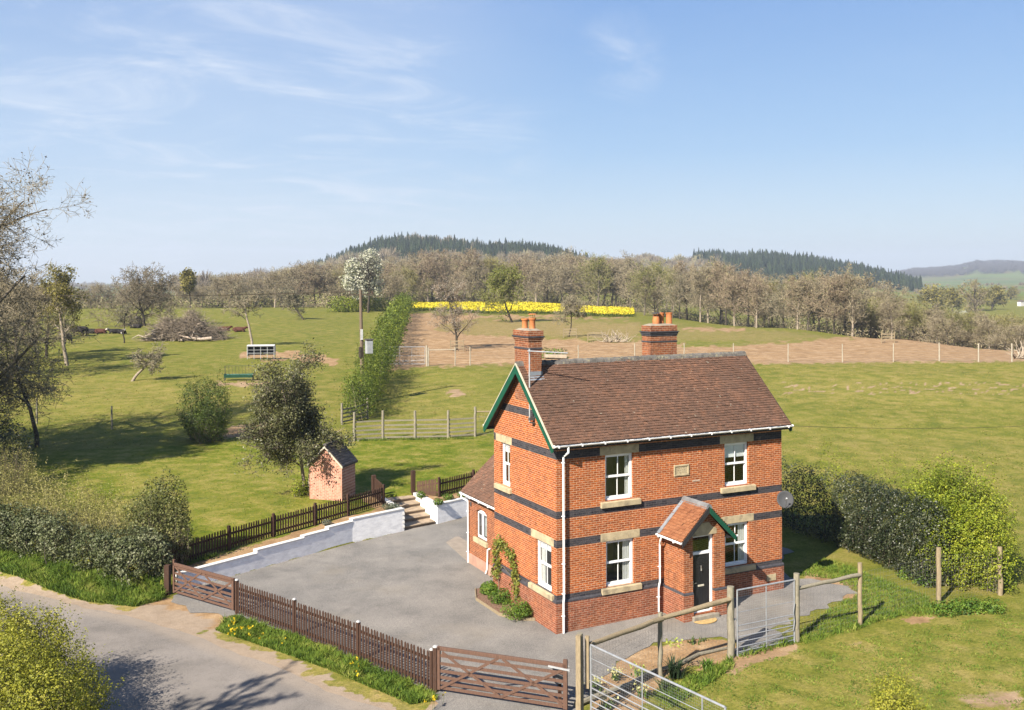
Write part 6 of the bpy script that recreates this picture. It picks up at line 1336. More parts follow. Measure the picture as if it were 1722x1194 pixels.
# daffodils
def daff(px, py, n, label, z=.05, seed=1):
    n = max(2, int(n * .7)); r = R1(seed); x, y, z_ = Gz(px, py, z + .15); t = thing('daffodil_clump', label, 'flowers', (x, y, z), 'daffodil clumps on the lane verges')
    c = np.column_stack([x + r.normal(size=n) * .22, y + r.normal(size=n) * .14, np.full(n, z)]); hh = r.uniform(.26, .40, n); S = c + np.column_stack([r.normal(size=n) * .03, r.normal(size=n) * .03, hh])
    V, Fq = tubes(c, S, np.full(n, .005), np.full(n, .004), 3); npmesh('stems', V, Fq, LF_PLT, t, tint=np.full(len(V), .5))
    for s_ in S: P = s_ + r.normal(size=(7, 3)) * .018; V, Fq = leafmesh(P, .062, .7, .3, r); npmesh('flower', V, Fq, YELF, t, tint=np.repeat(r.uniform(0, 1, 7), 4))
for i, a in enumerate(((398, 1052, 7, 'daffodils at the left post of the lane fence, uppermost clump'), (396, 1066, 14, 'largest daffodil clump, at the left end of the verge grass'), (418, 1068, 12, 'bright daffodils just right of the largest clump'), (424, 1087, 3, 'few daffodils low on the verge edge under the fence'), (466, 1090, 4, 'small daffodil clump below the second fence post'), (598, 1128, 6, 'daffodils beneath the third fence post'), (600, 1139, 4, 'daffodils lower on the verge below the third fence post'), (734, 1180, 8, 'daffodils at the foot of the white-capped gate post'), (26, 962, 6, 'daffodils on the hedge verge nearest the left edge'), (42, 964, 12, 'brightest daffodil clump on the hedge verge'), (57, 962, 3, 'lone daffodils right of the hedge verge clump'), (109, 976, 3, 'single small daffodil clump at the middle of the hedge verge'))): daff(*a, seed=90 + i)

# ================================================================== trees one by one
def place(px, py, proto, hpx, hm, label, rz=0., group=None, name=None, sw=1., v=None):
    """stand a copy of proto (hm metres tall) with its foot at photo point (px,py) and its top hpx pixels higher"""
    if v is None: x, y, z = ground(px, py)
    else: x, y = at(px, v); z = Tz(x, y)
    d = fr(x, y)[0]; s = hpx * d / F_ / hm
    c = dup(proto, (x, y, z - .1), rz, s * sw, label, group, sz=s)
    return c
def one(px, py, hpx, label, name, seed, bark, twig, rz=0., v=None, cat='tree', fit=None, **kw):
    if v is None: x, y, z = ground(px, py)
    else: x, y = at(px, v); z = Tz(x, y)
    d = fr(x, y)[0]; H = hpx * d / F_; kw.setdefault('r0', H * .022); t = make_tree(name, label, cat, seed, bark, twig, H=H / .95, **kw); t.location = (x, y, z - .1); t.rotation_euler = (0, 0, rz); return t, d
one(-75, 0, 545, 'large bare tree with dark buds reaching in from the left edge against the sky', 'budding_tree', 12, BARK, TWIG, v=62, leaf=LF_BUD, lsize=.15, lcount=9000, lper=1, lspread=.08, lev=4, n0=20, nc=(9, 8, 7), trunk=.08, ang=56, ratio=.58, minr=.011, wig=.11, trop=.04, rz=1.4)
one(-420, 0, 560, 'big tree just beyond the left edge that throws the long shade over the paddock', 'shade_tree', 15, BARK, TWIG, v=47, leaf=LF_BRM, lsize=.16, lper=4, lspread=.2, lev=4, n0=14, nc=(8, 6, 5), trunk=.2, ang=60, ratio=.66, minr=.03, wig=.16, trop=.08)
one(-330, 0, 640, 'tall shade tree hidden just past the left edge beyond the hedge', 'shade_tree', 18, BARK, TWIG, v=52, leaf=LF_BRM, lsize=.16, lper=4, lspread=.2, lev=4, n0=14, nc=(8, 6, 5), trunk=.2, ang=48, ratio=.42, minr=.03, wig=.16, trop=.08)
one(-700, 0, 520, 'second shade tree further left beyond the edge of the photograph', 'shade_tree', 16, BARK, TWIG, v=52, leaf=LF_BRM, lsize=.16, lper=4, lspread=.2, lev=4, n0=14, nc=(8, 6, 5), trunk=.2, ang=60, ratio=.66, minr=.03, wig=.16, trop=.08)
one(-640, 0, 1150, 'twiggy roadside tree below the left corner that throws thin shadows across the lane', 'roadside_tree', 17, BARK, TWIG, v=17, lev=4, n0=24, nc=(7, 6, 5), trunk=.3, ang=40, ratio=.30, minr=.012, wig=.12, trop=.14, leaf=LF_YEL, lsize=.06, lper=1, lspread=.05)
one(62, 752, 185, 'lichen-covered orchard tree with spreading boughs at the left edge of the paddock', 'orchard_tree', 21, BARKD, TWIG, leaf=LF_LIC, lsize=.16, lper=2, lspread=.10, aspect=.28, lev=4, n0=8, nc=(6, 5, 4), trunk=.42, ang=75, ratio=.78, wig=.26, trop=.03, droop=.02, minr=.014, rz=2.2)
one(222, 641, 72, 'small crooked fruit tree leaning right in the middle of the paddock', 'leaning_tree', 23, BARKL, TWIG, leaf=LF_LIC, lsize=.2, lper=1, lspread=.1, aspect=.3, lev=3, n0=7, nc=(8, 6), trunk=.5, ang=75, ratio=.7, wig=.34, trop=.0, lean=(.5, -.3), minr=.02, r0=.16)
one(209, 577, 62, 'slim old fruit tree with bare arms behind the lying cows', 'orchard_tree', 24, BARKD, TWIG, leaf=LF_LIC, lsize=.25, lper=1, lspread=.1, aspect=.3, lev=3, n0=6, nc=(6, 5), trunk=.5, ang=60, ratio=.5, wig=.3, minr=.025)
one(243, 548, 98, 'broad dark bare oak rising above the brush pile', 'bare_oak', 31, BARKD, TWIGD, leaf=LF_LIC, lsize=.3, lper=1, lspread=.15, aspect=.3, lev=4, n0=12, nc=(8, 6, 4), trunk=.2, ang=68, ratio=.75, wig=.24, trop=.03, minr=.03)
one(113, 615, 150, 'tall pale green budding tree in front of the standing cows', 'budding_tree', 33, BARKL, TWIGO, leaf=LF_OLV, lsize=.22, lper=1, lspread=.25, lev=4, n0=12, nc=(7, 5, 4), trunk=.3, ang=50, ratio=.55, minr=.02, wig=.14)
one(424, 585, 108, 'thin fruit tree rising behind the calf feeder', 'orchard_tree', 35, BARKL, TWIG, leaf=LF_LIC, lsize=.22, lper=1, lspread=.15, aspect=.3, lev=3, n0=9, nc=(8, 6), trunk=.35, ang=65, ratio=.55, wig=.25, minr=.03)
one(511, 538, 54, 'small leaning fruit tree alone on the crest of the paddock', 'orchard_tree', 36, BARKD, TWIG, leaf=LF_LIC, lsize=.3, lper=2, lspread=.2, aspect=.3, lev=3, n0=9, nc=(8, 6), trunk=.3, ang=65, ratio=.65, wig=.25, lean=(-.3, .1), minr=.04)
for i, (px, py, h, lab, sd_s) in enumerate(((30, 612, 150, 'brown twiggy tree behind the orchard tree at the left edge', 41), (78, 600, 120, 'smaller brown twiggy tree just right of the one at the left edge', 42), (-25, 640, 190, 'brown tree half out of the picture at the left edge', 43), (8, 575, 110, 'far brown tree seen through the others at the left edge', 44))):
    one(px, py, h, lab, 'bare_tree', sd_s, BARKD, TWIG, leaf=LF_SCR, lsize=.16, lper=1, lspread=.2, aspect=.3, lev=4, n0=10, nc=(7, 6, 4), trunk=.2, ang=60, ratio=.65, minr=.025, rz=i)
t, d_ = one(619, 526, 100, 'white blossoming pear tree standing tall behind the power pole', 'pear_tree', 51, BARKD, BARKD, lev=3, n0=16, nc=(7, 5), trunk=.3, ang=45, ratio=.42, wig=.2, trop=.06, minr=.03)
k_ = d_ / F_; E = [(*at(px, d_ + o), 11.85 - (py - 472) * k_, r_ * k_, r_ * k_, h_ * k_) for px, py, r_, h_, o in ((621, 430, 15, 13, 0), (629, 452, 14, 24, 1), (594, 446, 13, 15, -1), (588, 470, 13, 22, 0), (612, 462, 17, 30, .5), (632, 482, 12, 15, 1), (607, 487, 14, 11, 1.5))]
leafy('pear_tree', '', '', E, 7500, LF_BLS, .40, R1(51), .55, .4, 1.3, .75, part=t)
one(768, 588, 103, 'pink-grey blossoming young tree with a timber guard in the brown field', 'blossom_tree', 52, BARKD, TWIGR, leaf=LF_PNK, lsize=.14, lper=1, lspread=.2, lev=4, n0=11, nc=(7, 6, 4), trunk=.18, ang=52, ratio=.58, minr=.018)
one(862, 542, 82, 'leaning pale green willow at the edge of the yellow crop', 'willow_tree', 53, BARKD, TWIGO, leaf=LF_WIL, lsize=.32, lper=2, lspread=.35, lev=4, n0=11, nc=(7, 5, 4), trunk=.12, ang=60, ratio=.7, lean=(-.5, .3), minr=.03)
one(957, 566, 62, 'small bare tree with a timber guard left of the right chimney', 'orchard_tree', 54, BARKD, TWIG, leaf=LF_LIC, lsize=.14, lper=1, lspread=.15, lev=4, n0=9, nc=(7, 6, 4), trunk=.35, ang=65, ratio=.7, minr=.02)
one(320, 505, 62, 'tall tree with a dark ivy-clad top above the bare wood left of centre', 'ivy_tree', 55, BARKD, TWIGO, v=285, leaf=LF_OLV, lsize=.7, lcount=2600, lspread=.6, lev=3, n0=9, nc=(7, 5), trunk=.5, ang=45, ratio=.4, minr=.05)
one(603, 850, 1, 'tiny', 'bare_tree', 1, BARK, TWIG, lev=1) if False else None
# the olive-grey garden tree in front of the house, two stems
x, y = at(511, 50.6); t = make_tree('garden_tree', 'grey-olive evergreen tree beside the small brick outbuilding', 'tree', 61, BARKL, BARK, leaf=LF_HOL, lsize=.105, lper=1, lcount=32000, lspread=.22, lev=4, H=7.6, r0=.10, n0=26, nc=(8, 6, 3), trunk=.12, ang=74, ratio=.47, wig=.13, trop=.05, minr=.010, clumpy=.8)
t.location = (x, y, .95); t.rotation_euler = (0, 0, 2.6)
m = MB(); m.path([(x - .25, y + .1, .9), (x - .32, y + .15, 2.4), (x - .1, y + .2, 3.6), (x + .3, y + .2, 4.6)], [.07, .065, .055, .035], 8)
cp = m.build('second_stem', BARKL, None, smooth_=True); cp.parent = t; cp.matrix_parent_inverse = Matrix.Translation((-x, -y, -.95))
E = [bl(330, 742, 4.0, 1.15), bl(362, 744, 4.2, 1.0), bl(345, 748, 2.6, 1.35)]
leafy('paddock_bush', 'dense dark green two-topped bush standing in the paddock', 'bush', E, 15000, LF_BUSH, .11, R1(62), .4, .2, .7, .45, zmin=1.0, stems=(60, .02, BARK), shoots=260, sl=.9)
# hedge row climbing from the pole to the crest
hr = thing('hedge_row', 'long bright green hedge climbing the field from the timber rails to the crest', 'hedge', (*at(615, 80), 1.5))
def hedge_part(vs, n, size, wd, hh, seed, pxs):
    E = []
    for v in vs:
        px = np.interp(v, [72, 82, 95, 110, 140, 180, 250], pxs); x, y = at(px, v); z = Tz(x, y); w_ = wd * (1 + .15 * math.sin(v)); h = hh * (1 + .16 * math.sin(v * 1.7) + .10 * math.sin(v * .53)) * (1.0 if v > 88 else .78); E.append((x, y, z + h * .48, w_, w_, h * .54))
    leafy('hedge_row', '', '', E, n, LF_ROW, size, R1(seed), .5, .34, 1.3, .55, part=hr, shoots=int(n / 40), sl=.9, stems=(n // 250, .02, TWIG))
PXH = [596, 610, 632, 646, 658, 669, 684]
hedge_part(np.arange(76, 100, 1.5), 26000, .13, 1.25, 4.1, 63, PXH); hedge_part(np.arange(100, 135, 2.2), 12000, .2, 1.45, 4.0, 64, PXH); hedge_part(np.arange(135, 250, 3.), 13000, .34, 1.7, 4.3, 65, PXH)
E = [(*at(600 + i * 9, 245 + i), Tz(*at(600 + i * 9, 245 + i)) + 1.6, 2.2, 2.2, 2.2) for i in range(-4, 6)]
leafy('hedge', 'green hedge along the crest to the left of the hedge row', 'hedge', E, 6000, LF_HAW, .35, R1(66), .4, .25, 1.5, .6)
x, y, z = ground(1475, 569); leafy('gorse_bush', 'single rounded olive-yellow bush on the crest of the right-hand field', 'bush', [(x, y, z + 1.3, 1.9, 1.9, 1.5), (x + 1.2, y - .8, z + .9, 1.5, 1.5, 1.1)], 5000, LF_OLV, .22, R1(67), .4, .2, 1.1, .6)

# brush pile
def brush():
    x0, y0, z0 = ground(312, 574); v = fr(x0, y0)[0]; t = thing('brush_pile', 'long heap of felled branches and pale trunks in the paddock', 'brush pile', (x0, y0, z0)); r = R1(8)
    P0, P1, A, B = [], [], [], []; k_ = v / F_
    for i in range(6000):
        u = np.clip(r.normal() * .42, -1, 1); px = 312 + u * 68; hm_ = 5.2 * (1 - abs(u) ** 2.2) * (.8 + .2 * math.sin(u * 9)); f = r.uniform(-2.2, 2.6) * (1 - .4 * abs(u)); h = r.uniform(0, 1) ** .8 * hm_ * (1 - abs(f) / 3.4)
        big = i < 130; x, y = at(px, v + 2.4 + f); d = unit(1, r)[0] * np.array([1, 1, .45 if not big else .12]); d /= np.linalg.norm(d); l = r.uniform(.6, 2.2) if not big else r.uniform(1.3, 3.0); c = np.array([x, y, z0 + (h if not big else h * .5)]); rr = r.uniform(.015, .045) if not big else r.uniform(.07, .18)
        m_ = c + d * l * .5 + r.normal(size=3) * .12 * l; P0 += [c, m_]; P1 += [m_, m_ + (d + r.normal(size=3) * .3) * l * .5]; A += [rr, rr * .8]; B += [rr * .8, rr * .4]
    P0, P1, A, B = map(np.array, (P0, P1, A, B)); big = A > .055
    V, Fq = tubes(P0[~big], P1[~big], A[~big], B[~big], 3); npmesh('branches', V, Fq, simple('cut_branches', (.33, .27, .20), .9, .45, 1.2), t)
    V, Fq = tubes(P0[big], P1[big], A[big], B[big], 6); npmesh('trunks', V, Fq, simple('weathered_trunks', (.42, .35, .27), .9, .3, 1.2), t)
    m = MB(); a = at(318, v - .5); b = at(356, v - .8); m.path([(*at(298, v + .3), z0 + .9), (*a, z0 + .55), (*at(338, v - .9), z0 + .35), (*b, z0 + .5)], [.10, .18, .22, .26], 9); m.path([(*at(322, v), z0 + .6), (*at(331, v + 1), z0 + 2.4), (*at(345, v + 1.5), z0 + 2.9)], [.12, .09, .05], 7); m.build('fallen_trunk', simple('bleached_trunk', (.42, .34, .27), .9, .35, 4), t, smooth_=True)
brush()
def dead_tree(label, px, py, wpx, hpx, seed, mat, n=60, v=None):
    x0, y0, z0 = ground(px, py) if v is None else (*at(px, v), Tz(*at(px, v))); v = fr(x0, y0)[0]; k_ = v / F_; t = thing('fallen_tree', label, 'fallen tree', (x0, y0, z0)); r = R1(seed); P0, P1, A, B = [], [], [], []
    for i in range(n):
        s_ = r.uniform(-.5, .5); c = np.array([*at(px + s_ * wpx * .7, v + r.uniform(-.5, 1)), z0 + .1]); d = np.array([math.cos(YAW) * r.uniform(-1, 1.2), -math.sin(YAW) * r.uniform(-1, 1), r.uniform(.1, 1)]); d /= np.linalg.norm(d); l = r.uniform(.4, 1.) * hpx * k_; rr = .05 if i > 5 else .12
        m_ = c + d * l * .5 + r.normal(size=3) * .1; P0 += [c, m_]; P1 += [m_, m_ + (d + r.normal(size=3) * .3) * l * .5]; A += [rr, rr * .7]; B += [rr * .7, rr * .3]
    V, Fq = tubes(*map(np.array, (P0, P1, A, B)), 4); npmesh('branches', V, Fq, mat, t); return t
PALEB = simple('bleached_branches', (.48, .40, .30), .9, .2, 2)
dead_tree('fallen bare tree beside the timber pen left of the right chimney', 1035, 576, 66, 26, 3, PALEB); dead_tree('bleached dead branches by the fence post at the right edge', 1716, 598, 30, 40, 4, PALEB, 30, v=120)
def guard(px, py, wpx, label, h=1.4):
    x0, y0, z0 = ground(px, py); v = fr(x0, y0)[0]; w_ = wpx * v / F_ / 2; t = thing('tree_guard', label, 'tree guard', (x0, y0, z0)); cs = [at(px - wpx / 2, v), at(px + wpx / 2, v), at(px + wpx / 2, v + 2 * w_), at(px - wpx / 2, v + 2 * w_)]; m = MB(); p = MB()
    for i in range(4):
        a, b = cs[i], cs[(i + 1) % 4]; za = Tz(*a); zb = Tz(*b); p.tube((*a, za - .1), (*a, za + h), .05, n=6)
        for hh in (.45, .85, 1.25): m.bar((*a, za + hh), (*b, zb + hh), .04, .08)
    m.build('rails', OLDW, t); p.build('posts', OLDW, t)
guard(768, 591, 22, 'square timber guard round the pink-grey blossoming tree'); guard(958, 568, 22, 'square timber guard round the small bare tree'); guard(1003, 576, 30, 'low timber pen beside the fallen tree', 1.1); guard(1493, 577, 22, 'small timber guard on the crest beside the olive bush', 1.6)
# stack of pale boxes behind the ridge of the roof
x, y, z = ground(937, 603); t = thing('trough_pile', 'pale planks and weeds lying in the brown field just above the roof ridge', 'pile', (x, y, z)); v = fr(x, y)[0]
MB().bar((*at(915, v), z + .35), (*at(952, v), z + .25), 1.0, .35).build('planks', PALEB, t); leafy('trough_pile', '', '', [(*at(px, v + .8), z + .5, .9, .6, .7) for px in (918, 930, 944)], 500, LF_PLT, .22, R1(5), .6, part=t)

# ================================================================== cattle
def cow_mat(name, base, white, thr, face=True):
    k = NM(name, .75, .2); s = k.n('SeparateXYZ'); k.l(k.co(), s.inputs[0]); f = k.noise(1.1, 2, .4); w_ = k.rng(f, thr, thr + .02, 0, 1)
    if face: w_ = k.math('MAXIMUM', w_, k.rng(s.outputs[0], 1.18, 1.22, 0, 1))
    k.color(k.mix(w_, base, white)); return k.m
def cow_mesh(lying):
    V = []; Ed = []; Rr = []
    def a(p, r, par=None):
        V.append(p); Rr.append(r)
        if par is not None: Ed.append((par, len(V) - 1))
        return len(V) - 1
    z = -.72 if lying else 0
    c = a((0, 0, 1.12 + z), (.40, .42)); h = a((-.55, 0, 1.15 + z), (.38, .38), c); rp = a((-.95, 0, 1.18 + z), (.26, .28), h); s_ = a((.5, 0, 1.14 + z), (.36, .38), c); n_ = a((.88, 0, 1.30 + z), (.22, .25), s_); hd = a((1.22, 0, 1.52 + z), (.15, .16), n_); mz = a((1.52, 0, 1.36 + z), (.10, .10), hd)
    t1 = a((-1.13, 0, 1.1 + z), (.04, .04), rp); t2 = a((-1.16, 0, .75 + z if not lying else .25), (.03, .03), t1)
    for sy in (-1, 1):
        e = a((1.18, sy * .24, 1.58 + z), (.05, .03), hd)
        if lying:
            k1 = a((.62, sy * .34, .28), (.11, .12), s_); k2 = a((.98, sy * .36, .10), (.06, .07), k1); a((.70, sy * .40, .06), (.05, .05), k2)
            k1 = a((-.60, sy * .40, .28), (.17, .20), h); k2 = a((-.20, sy * .50, .12), (.08, .09), k1); a((-.62, sy * .55, .07), (.05, .05), k2)
        else:
            k1 = a((.52, sy * .20, .72), (.11, .12), s_); k2 = a((.55, sy * .20, .40), (.065, .07), k1); a((.54, sy * .20, .03), (.06, .06), k2)
            k1 = a((-.72, sy * .21, .78), (.16, .17), h); k2 = a((-.92, sy * .21, .46), (.07, .08), k1); a((-.84, sy * .21, .03), (.06, .06), k2)
    me = bpy.data.meshes.new('cow'); me.from_pydata(V, Ed, []); bm = bmesh.new(); bm.from_mesh(me); L_ = bm.verts.layers.skin.verify(); bm.verts.ensure_lookup_table()
    for i, v in enumerate(bm.verts): v[L_].radius = Rr[i]; v[L_].use_root = i == 0
    bm.to_mesh(me); bm.free(); return me
CM = {'black': cow_mat('black_and_white_hide', (.018, .016, .015), (.62, .58, .52), .62), 'brown': cow_mat('red_brown_hide', (.085, .028, .016), (.65, .6, .52), .68), 'dark': cow_mat('black_hide', (.02, .016, .014), (.5, .45, .4), .80, False), 'red': cow_mat('plain_brown_hide', (.095, .032, .018), (.5, .4, .3), .85, False)}
_cm = {}
def cow(px, py, kind, lying, ang, label):
    x, y, z = ground(px, py); key = (kind, lying)
    if key not in _cm: _cm[key] = cow_mesh(lying); _cm[key].materials.append(CM[kind])
    o = bpy.data.objects.new('cow', _cm[key]); COL.objects.link(o); o.modifiers.new('skin', 'SKIN').use_smooth_shade = True; s_ = o.modifiers.new('sub', 'SUBSURF'); s_.levels = 1; s_.render_levels = 2
    o.location = (x, y, z); o.rotation_euler = (0, 0, -YAW + R_(ang)); tag(o, label, 'cow', 'cattle resting in the paddock')
cow(130, 566, 'dark', False, 180, 'black cow standing side-on, leftmost of the group by the pale green tree'); cow(139, 565, 'dark', False, 160, 'second black cow standing close behind the leftmost one'); cow(112, 579, 'black', False, -100, 'black and white cow facing the camera behind the pale green tree')
cow(153, 561, 'black', True, 180, 'lying cow with a white face next to the standing pair'); cow(169, 561, 'brown', True, 0, 'lying brown cow with a white face looking right'); cow(194, 561, 'black', True, 200, 'lying black cow left of the slim fruit tree'); cow(207, 562, 'black', True, -60, 'lying black and white cow at the foot of the slim fruit tree')
cow(229, 552, 'dark', True, 180, 'black cow lying under the broad dark oak'); cow(233, 547, 'brown', False, -90, 'white-faced cow standing against the trunk of the broad oak'); cow(376, 557, 'red', True, 10, 'dark brown cow lying at the right end of the brush pile'); cow(402, 558, 'red', True, 0, 'red-brown cow lying alone to the right of the brush pile')

# ================================================================== the belt of bare trees, one by one
protos = []
for i, (tw, bk, lf) in enumerate(((TWIG, BARKD, LF_SCR), (TWIGR, BARKL, LF_SCR), (TWIGO, BARKD, LF_OLV), (TWIG, BARKL, LF_SCR), (TWIG, BARKD, LF_LIC), (TWIGR, BARKD, LF_SCR), (TWIGO, BARK, LF_WIL), (TWIG, BARK, LF_SCR))):
    protos.append(make_tree('bare_tree', 'x', 'tree', 200 + i, bk, tw, leaf=lf, lsize=.6, lper=1, lcount=1500 if i in (2, 6) else 1500, lspread=.45, aspect=.22, lev=3, split=1, H=14 / .95, r0=.30, n0=15, nc=(10, 8), trunk=.16 + .05 * (i % 3), ang=48 + 5 * (i % 3), ratio=.60, wig=.16, trop=.08, minr=.035, sub=(7, 4, 3, 2, 2)))
ORD = 'first second third fourth fifth sixth seventh eighth ninth tenth eleventh twelfth thirteenth fourteenth fifteenth sixteenth seventeenth eighteenth nineteenth twentieth'.split()
def ordn(i): return ORD[i] if i < 20 else ['twenty-', 'thirty-', 'forty-', 'fifty-', 'sixty-', 'seventy-', 'eighty-', 'ninety-'][(i - 20) // 10 if i >= 20 else 0] + ORD[(i - 20) % 10] if (i + 1) % 10 else ['twentieth', 'thirtieth', 'fortieth', 'fiftieth', 'sixtieth', 'seventieth', 'eightieth', 'ninetieth'][(i + 1) // 10 - 2]
used = [False] * 8
KIND = ['grey-brown', 'reddish', 'olive', 'pale-trunked', 'lichened', 'dark-stemmed', 'yellowish', 'grey']
def belt(n, px0, px1, vf, topf, where, group, seed, pick=range(8), wide=1.25, jit=1.):
    r = R1(seed); L_ = sorted([(px0 + (px1 - px0) * (i + .5 + r.uniform(-.4, .4) * jit) / n, r.randint(0, 10 ** 6)) for i in range(n)])
    for i, (px, q) in enumerate(L_):
        k_ = list(pick)[q % len(list(pick))]; v = vf(px) * (1 + r.uniform(-.05, .08)); x, y = at(px, v); z = Tz(x, y); top = topf(px) + r.uniform(-5, 8); zt = CZ - (top - 472) * v / F_; H = max(4.5, zt - z); s_ = H / 14
        lab = f'{KIND[k_]} bare tree, {ordn(i)} from the left {where}'; w_ = s_ * min(wide, max(.8, 1.0 * wide * (9 / H) ** .2))
        if not used[k_]: c = protos[k_]; used[k_] = True; c.location = (x, y, z - .2); c.rotation_euler = (0, 0, r.uniform(0, 6.28)); c.scale = (w_, w_, s_); c['label'] = lab; c['group'] = group
        else: dup(protos[k_], (x, y, z - .2), r.uniform(0, 6.28), w_, lab, group, sz=s_)
I_ = lambda xs, ys: (lambda p: float(np.interp(p, xs, ys)))
belt(26, 340, 700, lambda p: 300, I_([340, 420, 520, 560, 640, 700], [470, 462, 444, 446, 450, 445]), 'in the wood left of the pear tree', 'bare trees in the wood left of centre', 1, (0, 1, 2, 3, 4, 5, 7))
belt(22, -30, 345, lambda p: 290, I_([-30, 100, 190, 345], [470, 478, 480, 478]), 'along the crest behind the cattle', 'bare trees along the crest behind the cattle', 2, (0, 1, 3, 4, 5, 7))
belt(20, 640, 1060, lambda p: 345, I_([640, 700, 760, 850, 940, 1000, 1060], [445, 430, 428, 440, 432, 440, 442]), 'in the row behind the yellow crop', 'bare trees behind the yellow crop', 3, wide=1.35)
belt(22, 640, 1080, lambda p: 400, I_([640, 700, 760, 850, 940, 1000, 1060], [442, 432, 430, 438, 432, 438, 440]), 'in the second row behind the yellow crop', 'bare trees further behind the yellow crop', 4, (0, 3, 4, 5, 7), wide=1.35)
VR = I_([1050, 1150, 1300, 1500, 1722], [300, 270, 225, 175, 145])
belt(24, 1055, 1440, VR, I_([1060, 1130, 1215, 1300, 1440], [446, 455, 448, 468, 466]), 'in the tall row along the right-hand crest', 'tall bare trees along the right-hand crest', 5, wide=1.0)
belt(16, 1100, 1500, lambda p: VR(p) * 1.3, I_([1060, 1130, 1215, 1300, 1440, 1500], [450, 462, 455, 474, 470, 490]), 'in the row behind the tall right-hand trees', 'bare trees behind the tall right-hand row', 6, (0, 3, 4, 7))
belt(26, 1430, 1760, lambda p: VR(p) * 1.12, I_([1430, 1500, 1600, 1722], [500, 512, 530, 545]), 'in the scrub below the right-hand crest', 'scrubby trees below the right-hand crest', 7, (0, 2, 3, 6, 7))
belt(14, 1480, 1760, lambda p: VR(p) * 1.75, I_([1480, 1600, 1722], [512, 532, 540]), 'in the far scrub below the right-hand crest', 'far scrubby trees at the right', 8, (0, 2, 4, 6))
def under(name, label, pxs, vf, hf, n, mat, size, seed):
    r = R1(seed); E = []
    for px in np.arange(pxs[0], pxs[1], pxs[2]): v = vf(px) * r.uniform(.98, 1.06); x, y = at(px, v); h = hf * r.uniform(.5, 1.2); w_ = r.uniform(1.6, 3.6); E.append((x, y, Tz(x, y) + h * .45, w_, w_, h * .55))
    leafy(name, label, 'thicket', E, n, mat, size, R1(seed), .5, .3, 2., .45, stems=(n // 14, .05, TWIG))
under('thicket', 'low brown thicket under the bare trees left of the pear tree', (330, 690, 6), lambda p: 296, 4.5, 7000, LF_SCR, .6, 1)
under('thicket', 'low thicket at the foot of the bare trees behind the cattle', (-40, 330, 8), lambda p: 286, 3.5, 4500, LF_SCR, .6, 2)
under('thicket', 'brown undergrowth behind the yellow crop', (640, 1090, 6), lambda p: 350, 4.5, 9000, LF_SCR, .65, 3)
under('thicket', 'mixed undergrowth along the right-hand crest under the tall trees', (1050, 1450, 7), lambda p: VR(p) * 1.04, 3.0, 8000, LF_SCR, .45, 4)
under('thicket', 'scrubby thicket filling the dip at the right edge', (1430, 1790, 7), lambda p: VR(p) * 1.15, 3.8, 9000, LF_SCR, .4, 5)
one(1700 - 55, 0, 85, 'tall thin bare tree topping the others near the right edge', 'bare_tree', 91, BARKD, TWIG, v=420, lev=3, n0=12, nc=(8, 6), trunk=.25, ang=50, ratio=.5, minr=.05)
for i, (px, v, hp, lab) in enumerate(((1565, 560, 52, 'big olive spring oak in the valley, left of the two near the right edge'), (1600, 600, 40, 'smaller olive oak close behind the big valley oak'), (1640, 620, 44, 'wide brownish oak in the valley right of the white hawthorn'), (1668, 640, 38, 'rightmost olive oak of the valley group'), (1700, 900, 20, 'small dark tree at the far right field edge'))):
    x, y = at(px, v); z = Tz(x, y); H = hp * v / F_; t = make_tree('oak_tree', lab, 'tree', 300 + i, BARKD, TWIGO, leaf=LF_OLV, lsize=1.1, lcount=1800, lspread=.9, lev=3, n0=12, nc=(7, 5), trunk=.15, ang=65, ratio=.75, minr=.08, H=H, r0=.5, aspect=.7); t.location = (x, y, z - .5)
for i, (px, v, w_, lab) in enumerate(((1609, 540, 2.6, 'left white-flowering hawthorn in the valley'), (1620, 540, 2.6, 'right white-flowering hawthorn in the valley'), (1683, 330, 1.6, 'small white hawthorn in the scrub near the right edge'))):
    x, y = at(px, v); z = Tz(x, y); leafy('white_hawthorn', lab, 'bush', [(x, y, z + w_ * .6 + (1.5 if i == 2 else 0), w_, w_, w_ * .8)], 700, LF_BLS, .6, R1(i), .3)
# far plantations: conifers on the two hills, bare woods on their lower slopes
def wood_stuff(name, label, n, pxr, vr, htf, proto, mat, seed, cond=None, tint=True):
    r = R1(seed); px = r.uniform(*pxr, n); v = r.uniform(*vr, n); x, y = at(px, v)
    if cond is not None:
        m = cond(px, v, r); px, v, x, y = px[m], v[m], x[m], y[m]
    z = T(x, y); n = len(x); h = htf * np.clip(r.normal(size=n) * .2 + 1 + .15 * wav(px * .3, v * .02, 3, 2), .5, 1.6); V0, F0 = proto; a = r.uniform(0, 6.28, n); c, s_ = np.cos(a)[:, None], np.sin(a)[:, None]; wd = h * r.uniform(.85, 1.2, n)
    X = (V0[None, :, 0] * c - V0[None, :, 1] * s_) * wd[:, None] + x[:, None]; Y = (V0[None, :, 0] * s_ + V0[None, :, 1] * c) * wd[:, None] + y[:, None]; Z = V0[None, :, 2] * h[:, None] + z[:, None] - .3
    V = np.stack([X, Y, Z], 2).reshape(-1, 3); Fq = (F0[None] + (np.arange(n) * len(V0))[:, None, None]).reshape(-1, F0.shape[1]); tn = np.repeat(np.clip(r.uniform(.0, 1, n), 0, 1), len(V0))
    return tag(npmesh(name, V, Fq, mat, None, tint=tn), label, 'wood', kind='stuff')
